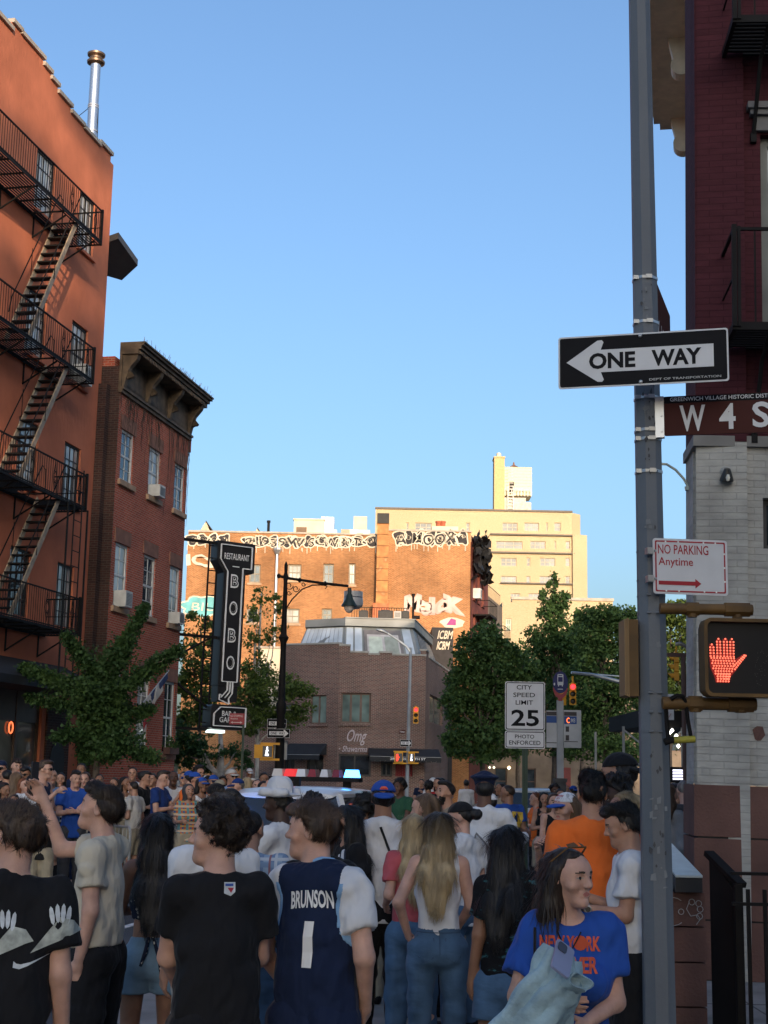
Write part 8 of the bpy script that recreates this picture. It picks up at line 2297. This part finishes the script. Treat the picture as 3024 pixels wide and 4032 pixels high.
person(985, 3180, 8.3, -4, "man with short dark hair in blue checked shirt seen from behind", 'm', ('buzz', 'black'), ('shirt', 'plaid'), ('pants', 'jean'), ('down', 'down'), head=(-12, 0, 0), fat=1.08)
person(1262, 3172, 7.6, -25, "person in white baseball cap worn backwards behind the navy jersey", 'k', ('short', 'black'), ('tee', 'black'), ('pants', 'black'), ('down', 'down'), cap=('back', 'white', 'white'))
i = person(1375, 3162, 10.2, 118, "woman with long dark hair in striped white jacket looking left", 'm', ('long', 'black'), [('tee', 'black'), ('vest', 'stripe')], ('pants', 'black'), ('bent', 'bent'), fem=True, head=(-30, 0, 0))
i = person(1511, 3057, 10.4, 2, "tall man in white t-shirt and blue cap worn backwards with black strap", 't', ('short', 'black'), ('tee', 'white'), ('pants', 'black'), ('front', 'front'), cap=('back', 'blue', 'blue'), fat=1.15)
hz = float(i['hc'][2]); decal(i, '', (.0, hz+.066), (.032, .030), mat("cap logo orange", (.60, .10, .04), .7), part='cap', shape=poly("0,-1.1 1,.25 .55,.85 0,.95 -.55,.85 -1,.25"), name="logo"); decal(i, '', (.0, hz+.069), (.026, .02), mat("cap logo red", (.42, .03, .03), .7), part='cap', shape=poly("-.7,.6 .7,.6 .9,.1 -.9,.1"), name="logo", lift=.007)
t = held("sling_bag", "black sling bag strap across the white t-shirt of the blue cap man", "bag", i, (0, 0, 0)); s_ = i['s']
bvh = BVHTree.FromPolygons([v.co for v in i['top'].data.vertices], [tuple(p_.vertices) for p_ in i['top'].data.polygons])
def onback(x, z, o=-1, lift=.008):
    h_ = bvh.ray_cast(V((x, o, z)), V((0, -o, 0))); return V((x, (h_[0].y if h_[0] else o*.12)+o*lift, z))
q = MB(); ps_ = [onback(-.02+.17*k/9, (1.45-.42*k/9)*s_) for k in range(10)]
q.tube(ps_, .026, 6, sq=.35); piece("strap", q, cloth('black'), t)
i = person(1632, 3203, 9.9, 14, "blond woman in dusty pink t-shirt and wide blue jeans", 'l', ('long', 'blond', 'blond'), ('tee', 'pink'), ('pants', 'jean'), (((.08, -.05, -.25), (-.02, .16, -.08)), ('bent')), fem=True, head=(-8, 0, 0), shoes='white', h=1.60)
i = person(1731, 3187, 8.9, 3, "woman in white tank top and flared jeans with hand on hip", 'l', ('long', 'dbrown', 'blond'), ('tank', 'white'), ('flare', 'jean'), (((.17, -.13, -.24), (-.07, .12, -.20)), ((.09, .0, -.26), (-.06, .16, -.14))), fem=True, head=(-10, 0, 0), shoes='white', fat=1.04)
z_ = i['s']*.885; q = MB(); bvh = BVHTree.FromPolygons([v.co for v in i['bot'].data.vertices], [tuple(p_.vertices) for p_ in i['bot'].data.polygons])
for sx in (-1, 1):
    ps_ = [onback(sx*x, z_+z, lift=.001) for x, z in ((.035, .075), (.13, .085), (.125, -.03), (.085, -.06), (.04, -.035), (.035, .075))]; q.tube(ps_, .0035, 4)
for ps_ in ([onback(0, z_+.12-.02*k, lift=.001) for k in range(8)], [onback(-.13+.026*k, i['s']*1.0, lift=.001) for k in range(11)]): q.tube(ps_, .004, 4)
q.build("stitching", mat("denim seam", (.04, .075, .13), .9), i['bot'])
person(1677, 3122, 11.6, 30, "woman with straight light brown hair looking down left", 'l', ('long', 'lbrown'), ('tee', 'dgrey'), ('pants', 'black'), ('phone', 'phone'), fem=True, head=(45, -8, 0))
person(1765, 3074, 15.8, 105, "bearded man in tan shirt gazing up to the left", 'm', ('top', 'black'), ('shirt', 'tan'), ('pants', 'jean'), head=(10, 12, 0), beard='black')
i = person(1823, 3143, 11, 40, "woman in black cap and white t-shirt carrying a grey tote bag", 'l', ('bun', 'black'), ('tee', 'white'), ('pants', 'jean'), ('phone', 'down'), fem=True, head=(38, -12, 0), cap=('front', 'black', 'black'))
t = held("tote_bag", "grey canvas tote bag hanging from the shoulder of the black cap woman", "bag", i, i['AR'][1][0]); 
q = MB(); q.prism(rrect(-.18, .17, -.72, -.34, .02), -.02, .09); piece("bag_body", q, cloth('grey'), t)
q = MB()
for y in (0, .07): q.tube([(-.1, y, -.35), (-.06, y+.0, .0), (-.02, y+.02, .085), (.06, y, .0), (.10, y, -.35)], .016, 6, sq=.5)
piece("strap", q, cloth('grey'), t); t.matrix_world = t.matrix_world @ Matrix.Rotation(R(-40), 4, 'Z') @ Matrix.Translation((.02, -.08, 0))
i = person(1906, 3040, 13, -14, "police officer in white uniform shirt and dark peaked cap", 'd', ('buzz', 'black'), ('jacket', 'white'), ('pants', 'navy'), (((.10, .10, -.24), (-.1, .2, .04)), ((.12, .10, -.22), (.06, .22, .05))), head=(10, 0, 0), cap=('police', 'navy', 'navy'), fat=1.1)
i = person(2002, 3086, 20, 22, "man in royal blue t-shirt with yellow emblem on its back", 't', ('buzz', 'dbrown'), ('tee', 'blue'), ('pants', 'black'), ('bent', 'bent'), head=(50, 0, 0), fat=1.15)
decal(i, '', (.09, 1.27), (.095, .12), mat("emblem yellow", (.62, .42, .05), .7), shape=poly("-.9,1 .9,.9 1,-.2 .5,-.9 -.3,-1 -1,-.3"), name="emblem"); decal(i, "NY", (.09, 1.30), (.11, .10), cloth('navy'), bold=.03, lift=.008)
i = person(2010, 3245, 7.65, 10, "woman with long black hair in dark teal patterned top and denim shorts", 't', ('long', 'black'), ('tee', 'tealprint'), ('mini', 'jean'), (((.05, -.02, -.27), (.03, .05, -.25)), 'bent'), fem=True, head=(-35, -10, 0), fat=1.1)
i = person(2242, 3322, 5.4, 172, "woman in blue New York Forever t-shirt holding a folded denim jacket", 'l', ('wavy', 'dbrown'), ('tee', 'blue'), ('pants', 'dgrey'), (((.05, .02, -.26), (-.12, .17, -.06)), ((.09, .05, -.25), (-.16, .20, .02))), fem=True, head=(50, 2, 0), fat=.96)
zz = i['s']
for body, w_, z_ in (("NEW Y", .125, 1.265), ("RK", .05, 1.265), ("FOREVER", .20, 1.195)):
    decal(i, body, ({"NEW Y": .045, "RK": -.085, "FOREVER": -.0}[body], z_), (w_, .052), mat("orange print", (.62, .10, .04), .8, var=.3, scale=40), bold=.05, back=False)
decal(i, '', (-.038, 1.267), (.026, .026), mat("ball print", (.52, .08, .03), .8), shape=[(math.cos(a*.524), math.sin(a*.524)) for a in range(12)], back=False, name="ball_print")
q = MB(); H_ = i['H']
for sd in (-1, 1): q.add([V(H_(sd*x, y, z)) for x, y, z in ((.008, .06, .135), (.055, .045, .128), (.05, .03, .142), (.012, .04, .15))], [(0, 1, 2, 3), (3, 2, 1, 0)]); q.bar(H_(sd*.055, .045, .13), H_(sd*.085, -.03, .07), .005)
q.bar(H_(-.055, .045, .13), H_(.055, .045, .13), .006); q.build("sunglasses", mat("tortoise frame", (.12, .06, .02), .2), i['root'])
q = MB(); q.tube([i['P'](.05, .075, 1.44), i['P'](.03, .10, 1.40), i['P'](-.01, .108, 1.375), i['P'](-.045, .085, 1.44)], .003, 4); q.build("necklace", m_blackiron, i['root'])
bd = at(2195, 3760, 5.05); jk = MB()
def fold(path, R0, R1, k0, n=40, m=26, flat=.72, sd=0.):
    pts = [V(p_) for p_ in path]; vs = []; fs = []
    for a in range(m):
        u = a/(m-1)*(len(pts)-1); b = min(int(u), len(pts)-2); c_ = pts[b].lerp(pts[b+1], u-b); d_ = (pts[b+1]-pts[b]).normalized(); x_ = d_.cross(V((0, 1, 0))).normalized(); y_ = x_.cross(d_); t_ = a/(m-1)
        for b in range(n):
            th = 2*math.pi*b/n; r = (R0+(R1-R0)*t_)*(1+.20*(2*abs(math.sin(k0*.5*th+3.3*t_+sd))-1)+.09*math.sin(5*th-9*t_+sd)+.07*(2*abs(math.sin(th+11*t_))-1))
            vs.append(c_+x_*r*math.cos(th)+y_*r*flat*math.sin(th))
    for a in range(m-1):
        for b in range(n): fs.append((a*n+b, a*n+(b+1) % n, (a+1)*n+(b+1) % n, (a+1)*n+b))
    fs.append(tuple((m-1)*n+b for b in range(n))); vs.append(pts[0]+(pts[1]-pts[0])*.25); fs += [(b, (b+1) % n, len(vs)-1) for b in range(n)]
    jk.add(vs, fs)
fold([(-.0, -.02, .02), (-.06, -.03, -.10), (-.16, -.02, -.26), (-.30, .02, -.46)], .055, .082, 5)
fold([(.03, -.0, -.02), (.02, -.05, -.10), (-.03, -.07, -.17), (-.12, -.03, -.28)], .05, .075, 4, sd=1.)
fold([(.045, .02, -.03), (.05, .0, -.12), (-.0, .0, -.24), (-.1, .04, -.36)], .045, .06, 3, sd=2.)
for (cx, cy, cz, R_, W_, tl) in ((.045, -.085, -.10, .055, .05, .5),):
    M_ = Matrix.Translation((cx, cy, cz)) @ Euler((1.2, tl, .6)).to_matrix().to_4x4(); n = 28; vs = []
    for b in range(n):
        th = 2*math.pi*b/n; r = R_*(1+.12*math.sin(2*th)+.06*math.sin(5*th))
        for rr, zz_ in ((r, 0), (r*1.05, W_), (r*.90, W_), (r*.86, 0)): vs.append((rr*math.cos(th), rr*.62*math.sin(th), zz_+.012*math.sin(3*th)))
    jk.add(vs, [(b*4+k, ((b+1) % n)*4+k, ((b+1) % n)*4+(k+1) % 4, b*4+(k+1) % 4) for b in range(n) for k in range(4)], M_)
jk = jk.build("denim_jacket", mat("pale denim", (.27, .38, .43), .85, var=.35, scale=7, bump=.5, bscale=30, stretch=(1, .4, 1)), None, True); jk.location = bd; jk.scale = (.86, .86, .86); tag(jk, "pale folded denim jacket bundled in the arm of the blue t-shirt woman", "jacket")
ph_ = at(2215, 3775, 4.95); t = thing("phone", "lavender phone in the hand of the blue t-shirt woman", "phone", Matrix.Translation(ph_) @ Euler((R(-48), R(35), R(10))).to_matrix().to_4x4())
q = MB(); q.prism(rrect(-.036, .036, -.070, .070, .01), -.005, .005); piece("case", q, mat("lavender phone", (.22, .24, .36), .35), t); q = MB(); q.prism(rrect(-.03, .005, .02, .06, .01), -.009, -.0052); piece("camera_block", q, mat("phone camera", (.05, .05, .07), .2), t)
t = held("shoulder_bag", "black shoulder bag with long strap worn by the blue t-shirt woman", "bag", i, (0, 0, 0)); bvh = BVHTree.FromPolygons([v.co for v in i['top'].data.vertices], [tuple(p_.vertices) for p_ in i['top'].data.polygons])
q = MB(); q.tube([onback(.125, (1.45-.05*k)*zz, 1, .006) for k in range(9)], .018, 6, sq=.3); q.tube([V((.16, .12, 1.0*zz)), V((.26, .06, .75)), V((.36, .0, .5))], .018, 6, sq=.3); piece("strap", q, cloth('black'), t)
q = MB(); q.prism(rrect(.28, .5, .2, .5, .04), -.05, .05); piece("bag_body", q, cloth('black'), t)
i = person(2238, 3106, 11.2, 128, "woman in white and blue NYC cap looking left", 'l', ('long', 'lbrown'), ('tee', 'black'), ('pants', 'jean'), ('bent', 'phone'), fem=True, cap=('front', 'white', 'blue'))
hz = float(i['hc'][2])
for body, z_, w_ in (("NEW YORK", .105, .07), ("CITY", .085, .04), ("BASKETBALL", .062, .09)): decal(i, body, (0, hz+z_), (w_, .014), mat("cap print red", (.40, .02, .03), .7), part='cap', bold=.05, back=False)
person(2330, 3034, 8.75, -6, "big man in bright orange t-shirt seen from behind", 'm', ('top', 'black'), ('tee', 'orange'), ('pants', 'dgrey'), head=(8, 0, 0), fat=1.22)
person(2447, 2948, 9.6, 30, "very tall man in black cap worn backwards behind the orange t-shirt", 'm', ('short', 'black'), ('tee', 'red'), ('pants', 'black'), cap=('back', 'black', 'black'), head=(30, 0, 0))
person(2434, 3064, 9.1, 125, "man with short dreadlocks beside the orange t-shirt man", 'k', ('dread', 'black'), ('tee', 'dgrey'), ('pants', 'black'), head=(-5, 0, 0))
person(2478, 3112, 8.9, 100, "blond woman peeking out behind the grey pole", 'l', ('pony', 'blond'), ('tee', 'grey'), ('pants', 'black'), fem=True)
i = person(2474, 3158, 8.15, 84, "dark haired man in white t-shirt looking down behind the grey pole", 'm', ('sweep', 'black'), ('tee', 'white'), ('pants', 'black'), (((.05, .04, -.27), (-.02, .24, .03)), ((.05, .05, -.27), (-.05, .24, .08))), head=(0, -14, 0))
W_ = i['AR'][0][2]; E_ = i['AR'][0][1]; d_ = V(W_-E_).normalized()
t = held("wristwatch", "silver wristwatch with dark dial on the white t-shirt man's wrist", "watch", i, W_-np.array(d_)*.03)
q = MB(d_.to_track_quat('Z', 'Y').to_matrix().to_4x4()); q.lathe([(.033, -.008), (.035, 0), (.033, .008)], 14); piece("strap", q, m_bolt, t); q = MB(Matrix.Translation((-.036, 0, .004)) @ Matrix.Rotation(R(-90), 4, 'Y')); q.lathe([(.021, 0), (.021, .008), (.016, .010)], 16); piece("case", q, m_bolt, t); q = MB(Matrix.Translation((-.047, 0, .004)) @ Matrix.Rotation(R(-90), 4, 'Y')); q.lathe([(.015, 0), (.014, .001)], 14); piece("dial", q, m_housing, t)
person(918, 3098, 15.5, 75, "man with shaved sides and dark top knot facing left", 'm', ('bun', 'black'), ('tee', 'black'), ('pants', 'black'), fat=1.1)
person(858, 3080, 19, 70, "rider in black helmet with white stripe near the barrier", 'm', ('short', 'black'), ('tee', 'offwhite'), ('pants', 'black'), ('bent', 'bent'), cap=('helmet', 'black', 'black'))
i = person(1112, 3082, 10.5, 60, "person in white straw cowboy hat holding a hand up", 'k', ('short', 'black'), ('tee', 'white'), ('pants', 'black'), ('phone', 'phone'), cap=('cowboy', 'white', 'white'), head=(15, 0, 0))
person(1233, 3122, 13.5, 10, "person with round black hair behind the navy jersey man", 'd', ('curly', 'black'), ('tee', 'black'), ('pants', 'black'))
person(1440, 3130, 12.2, 12, "curly haired person with tan top and dark backpack straps", 't', ('curly', 'black'), ('tee', 'tan'), ('pants', 'khaki'), ('front', 'front'), fem=True)
person(1932, 3112, 17, 40, "person in white cap half hidden by the police officer", 't', ('short', 'black'), ('tee', 'dgrey'), ('pants', 'black'), cap=('front', 'white', 'white'))
gL = "spectators behind the steel barriers"
TB = [
 (7, 2987, 24, 200, "person in dark cap with sunglasses on its brim at the far left edge", 'l', 'short', 'dbrown', 'tee', 'black', ('front', 'navy', 'black')),
 (64, 2985, 25.5, 215, "pale young man in grey t-shirt taller than his neighbours at far left", 'l', 'sweep', 'dbrown', 'tee', 'grey'),
 (122, 3009, 27.5, 210, "brown haired man in red t-shirt in the back row at left", 'l', 'short', 'brown', 'tee', 'red'),
 (29, 3026, 22.5, 20, "man seen from behind with short dark hair at the left edge", 'm', 'buzz', 'black', 'tee', 'maroon'),
 (67, 3036, 22, 10, "woman with long grey blond hair seen from behind at left", 'l', 'long', 'lbrown', 'tee', 'brown', None, 1),
 (108, 3017, 24, 160, "dark haired man in black beside the man with sunglasses", 't', 'sweep', 'black', 'tee', 'dgrey'),
 (172, 2992, 21.5, 250, "tall man with black sunglasses and navy vest over bare arms", 'l', 'top', 'brown', 'vest', 'navy'),
 (202, 3024, 22.5, 225, "smiling bald man in white t-shirt left of the raised phone", 'm', 'bald', 'brown', 'tee', 'lblue'),
 (94, 3061, 21, 235, "laughing woman with reddish hair in the left crowd", 'l', 'mid', 'red', 'tee', 'black', None, 1),
 (128, 3042, 20, 205, "bearded man in white t-shirt and black cap with pale badge", 'k', 'short', 'black', 'tee', 'white', ('front', 'black', 'black')),
 (15, 3078, 20, 215, "smiling woman with dark hair and red top at the left edge", 't', 'mid', 'black', 'tee', 'maroon', None, 1),
 (57, 3124, 19, 200, "short person with dark hair below the white t-shirt man", 't', 'short', 'black', 'tee', 'brown', None, 1),
 (169, 3127, 19, 200, "short dark haired woman under the man with sunglasses", 'd', 'mid', 'black', 'tee', 'black', None, 1),
 (299, 3031, 22, 190, "man in royal blue t-shirt with crossed arms behind the raised phone", 'l', 'top', 'black', 'tee', 'blue'),
 (332, 3037, 24, 200, "woman with brown bob and pale top beside the crossed-arms man", 'l', 'mid', 'brown', 'tee', 'cream', None, 1),
 (322, 3003, 28, 185, "dark man in the back row under the street tree", 't', 'short', 'black', 'tee', 'navy'),
 (392, 3046, 27, 195, "person in black under the street tree trunk", 't', 'short', 'black', 'tee', 'black'),
 (493, 3055, 25, 200, "brown skinned woman in beige top looking down under the tree", 't', 'mid', 'black', 'tank', 'cream', None, 1),
 (532, 3072, 24, 60, "man in pale grey t-shirt bending forward behind the barrier", 'm', 'buzz', 'dbrown', 'tee', 'offwhite'),
 (524, 3018, 28, 180, "dark haired man in white shirt in the back row by the handrail", 'm', 'short', 'black', 'tee', 'white'),
 (564, 3033, 25, 260, "dark haired person in open black jacket over white t-shirt facing right", 'm', 'sweep', 'black', 'jacket', 'black'),
 (601, 3043, 27, 190, "man in grey t-shirt peering between two neighbours", 'm', 'short', 'black', 'tee', 'grey'),
 (633, 3031, 24, 250, "man with glasses in blue t-shirt with small red badge facing right", 'l', 'top', 'dbrown', 'tee', 'navy2'),
 (660, 3055, 25.5, 235, "woman with tied brown hair beside the man in blue", 'l', 'bun', 'brown', 'tank', 'brown', None, 1),
 (681, 3031, 24.5, 215, "man in white t-shirt looking down at his phone by the barrier", 'd', 'buzz', 'black', 'tee', 'white'),
 (724, 3036, 27, 200, "man with glasses in dark top left of two blue caps", 'm', 'short', 'black', 'tee', 'dgrey'),
 (748, 3029, 25.5, 30, "man in grey t-shirt and blue cap seen from behind", 'l', 'short', 'black', 'tee', 'grey', ('front', 'blue', 'blue')),
 (767, 3033, 24, 220, "man in blue cap and orange and grey shirt", 'm', 'short', 'black', 'tee', 'orange', ('front', 'blue', 'blue')),
 (780, 3016, 28, 240, "dark curly haired man standing taller behind the blue caps", 'm', 'curly', 'black', 'tee', 'brown'),
 (794, 3053, 23.5, 225, "person in blue cap and white tank top", 't', 'mid', 'black', 'tank', 'white', ('front', 'blue', 'blue'), 1),
 (743, 3079, 22, 190, "woman in bright checked shirt of red, yellow and blue", 'm', 'short', 'black', 'shirt', 'madras', ('hood', 'dgrey', 'dgrey'), 1),
 (839, 3045, 26.5, 215, "man in blue cap with red badge and brown top", 'm', 'short', 'black', 'tee', 'brown', ('front', 'blue', 'navy')),
 (819, 3048, 27.5, 200, "person in black cap between two blue caps", 'd', 'short', 'black', 'tee', 'black', ('front', 'black', 'black')),
 (868, 3063, 25, 60, "person in olive hat seen from behind", 't', 'short', 'black', 'tee', 'khaki', ('front', 'khaki', 'khaki')),
 (913, 3021, 24, 185, "man in white cap, black sunglasses and light blue shirt", 'm', 'short', 'black', 'shirt', 'lblue', ('front', 'offwhite', 'offwhite')),
 (942, 3058, 23, 130, "stooping man in dark blue cap beside the light blue shirt", 'l', 'short', 'grey', 'tee', 'brown', ('front', 'navy2', 'navy2')),
 (973, 3058, 25, 0, "blond woman with bare shoulders seen from behind", 'l', 'long', 'blond', 'tank', 'tan', None, 1),
 (996, 3060, 28, 190, "woman with pale headscarf in the middle crowd", 'm', 'short', 'black', 'tee', 'pink', ('hood', 'offwhite', 'offwhite'), 1),
 (1010, 3065, 25, 195, "dark haired woman looking over the police car roof", 'l', 'bun', 'dbrown', 'tank', 'offwhite', None, 1),
 (1037, 3039, 28, 200, "tall dark man in orange shirt left of the police lights", 't', 'short', 'black', 'tee', 'orange'),
 (1037, 3073, 24, 200, "smiling woman leaning sideways near the police car roof", 'm', 'mid', 'black', 'tee', 'black', None, 1),
 (1069, 3062, 24, 165, "smiling woman with dark hair and tilted head", 'l', 'mid', 'dbrown', 'tee', 'grey', None, 1),
 (1089, 3051, 27, 200, "man in orange and black cap beside the smiling women", 'm', 'short', 'black', 'tee', 'white', ('front', 'orange', 'black')),
 (1111, 3059, 26, 195, "dark haired man just left of the police light bar", 'm', 'short', 'black', 'tee', 'dgrey'),
 (984, 3022, 44, 180, "distant person in white cap by the brick wall", 't', 'short', 'black', 'tee', 'black', ('front', 'white', 'white')),
 (880, 3056, 30, 190, "dark haired person in black behind the olive hat", 't', 'curly', 'black', 'tee', 'black'),
 (240, 3040, 25, 200, "dark haired woman in white top behind the raised arm", 'm', 'long', 'black', 'tank', 'white', None, 1),
 (360, 3060, 24.5, 200, "boy in orange t-shirt below the street tree", 'l', 'short', 'brown', 'tee', 'orange'),
 (450, 3060, 28, 190, "person in pink top in the shade under the tree", 'm', 'long', 'brown', 'tee', 'pink', None, 1),
 (1577, 3068, 24, 150, "man with big black afro in green and white jersey", 'd', 'curly', 'black', 'tee', 'green'),
 (1687, 3075, 30, 20, "person with dark hair in black top crossing beyond the lamp pole", 't', 'curly', 'black', 'tee', 'black'),
 (1706, 3057, 36, 10, "distant person in white hat and white shirt under the awning", 'l', 'short', 'black', 'tee', 'white', ('front', 'white', 'white')),
 (1726, 3060, 31, 160, "girl in red t-shirt with dark hair near the awning", 'm', 'long', 'black', 'tee', 'red', None, 1),
 (1742, 3060, 40, 10, "distant person in pale mint shirt beside the red t-shirt girl", 'm', 'short', 'black', 'tee', 'lblue'),
 (1836, 3069, 44, 5, "woman in white blouse and brown trousers walking away", 't', 'short', 'black', 'jacket', 'white', None, 1),
 (1976, 3080, 28, 110, "man with glasses behind the blue t-shirt with yellow emblem", 't', 'buzz', 'black', 'tee', 'khaki'),
 (2114, 3116, 24, 100, "person in orange shirt with hand raised to the face", 'l', 'short', 'red', 'tee', 'orange'),
 (2146, 3116, 23, 165, "woman with long black hair and black cardigan by the bicycle", 'm', 'long', 'black', 'tank', 'black', None, 1),
 (2184, 3087, 29, 180, "person with black hair in dark top behind the black haired woman", 'd', 'curly', 'black', 'tee', 'dgrey', None, 1),
 (2202, 3105, 26, 195, "woman with tied black hair left of the NYC cap", 'm', 'bun', 'black', 'tee', 'brown', None, 1),
 (2224, 3087, 31, 190, "bald man in white t-shirt beneath the bus stop post", 'm', 'bald', 'brown', 'tee', 'white'),
 (2258, 3089, 33, 10, "distant person in blue cap beneath the bus stop post", 'm', 'short', 'black', 'tee', 'navy', ('back', 'blue', 'blue')),
 (2180, 3120, 19, 200, "woman in black top and denim shorts holding a drink", 'l', 'mid', 'brown', 'tank', 'black', None, 1),
 (2629, 3082, 16, 330, "woman in long pale grey coat right of the pole", 'l', 'mid', 'brown', 'long', 'grey', None, 1),
 (2648, 3084, 18.5, 200, "young man in pale shirt looking out right of the pole", 'm', 'sweep', 'black', 'jacket', 'cream'),
 (2698, 3068, 17, 20, "man in grey t-shirt seen from behind right of the pole", 'l', 'buzz', 'grey', 'tee', 'dgrey'),
 (1940, 3070, 52, 170, "distant walker in black before the brown street front", 't', 'short', 'black', 'tee', 'black'),
 (1660, 3066, 48, 180, "distant walker in navy before the restaurant door", 'm', 'short', 'black', 'tee', 'navy'),
]
COLR['navy2'] = (.016, .04, .16)
AL = ['down', 'bent', 'cross', 'front', 'phone']
for k, r in enumerate(TB):
    px, py, D, fc_, lab, sk, hk, hc_, tk, tc_ = r[:10]; cp_ = r[10] if len(r) > 10 else None; fm_ = bool(r[11]) if len(r) > 11 else False
    ar_ = (AL[(k*7) % 5], AL[(k*3+1) % 5])
    if 'crossed' in lab: ar_ = ('cross', 'cross')
    i = person(px, py, D, fc_+((k*37) % 21-10), lab, sk, (hk, hc_), (tk, tc_), ('pants', ('jean', 'black', 'khaki', 'dgrey', 'navy')[k % 5]) if k % 3 else ('shorts', ('khaki', 'jean', 'black')[k % 3]), ar_, head=(((k*53) % 41)-20, ((k*29) % 13)-6, 0), fat=1.0+((k*31) % 30)/100-.05, fem=fm_, cap=cp_, group=gL if px < 1120 and D > 18 else None, beard='black' if 'beard' in lab else None, glasses='sun' if 'sunglasses' in lab else None, z0=0 if not 30 < D < 60 else -.13)
for k, (px, py, D, lab, sk, tc_, hk, hc_) in enumerate(((470, 3268, 26, "child in orange t-shirt sitting on the kerb behind the barrier", 'l', 'orange', 'short', 'lbrown'), (508, 3285, 26.3, "child in pink top sitting on the kerb behind the barrier", 'm', 'pink', 'mid', 'brown'), (548, 3290, 26, "child in white top sitting on the kerb beside the jeans", 'm', 'white', 'mid', 'dbrown'), (700, 3290, 26.4, "seated child in blue behind the barrier near the checked shirt", 'm', 'blue', 'short', 'black'), (225, 3330, 22.5, "seated person in black with red shoes at the kerb", 'l', 'black', 'short', 'brown'), (640, 3290, 26.2, "seated child in red behind the long barrier", 't', 'red', 'mid', 'black'))):
    z_ = at(px, py, D).z
    person(px, py, D, 200-10*k, lab, sk, (hk, hc_), ('tee', tc_), ('shorts', 'jean'), ('front', 'front'), h=1.75, z0=z_-1.75, sit=True, shoes='red' if 'red shoes' in lab else 'white', legs=[((0, .36, .50), (0, .40, .82)), ((0, .38, .50), (0, .46, .82))], group=gL)
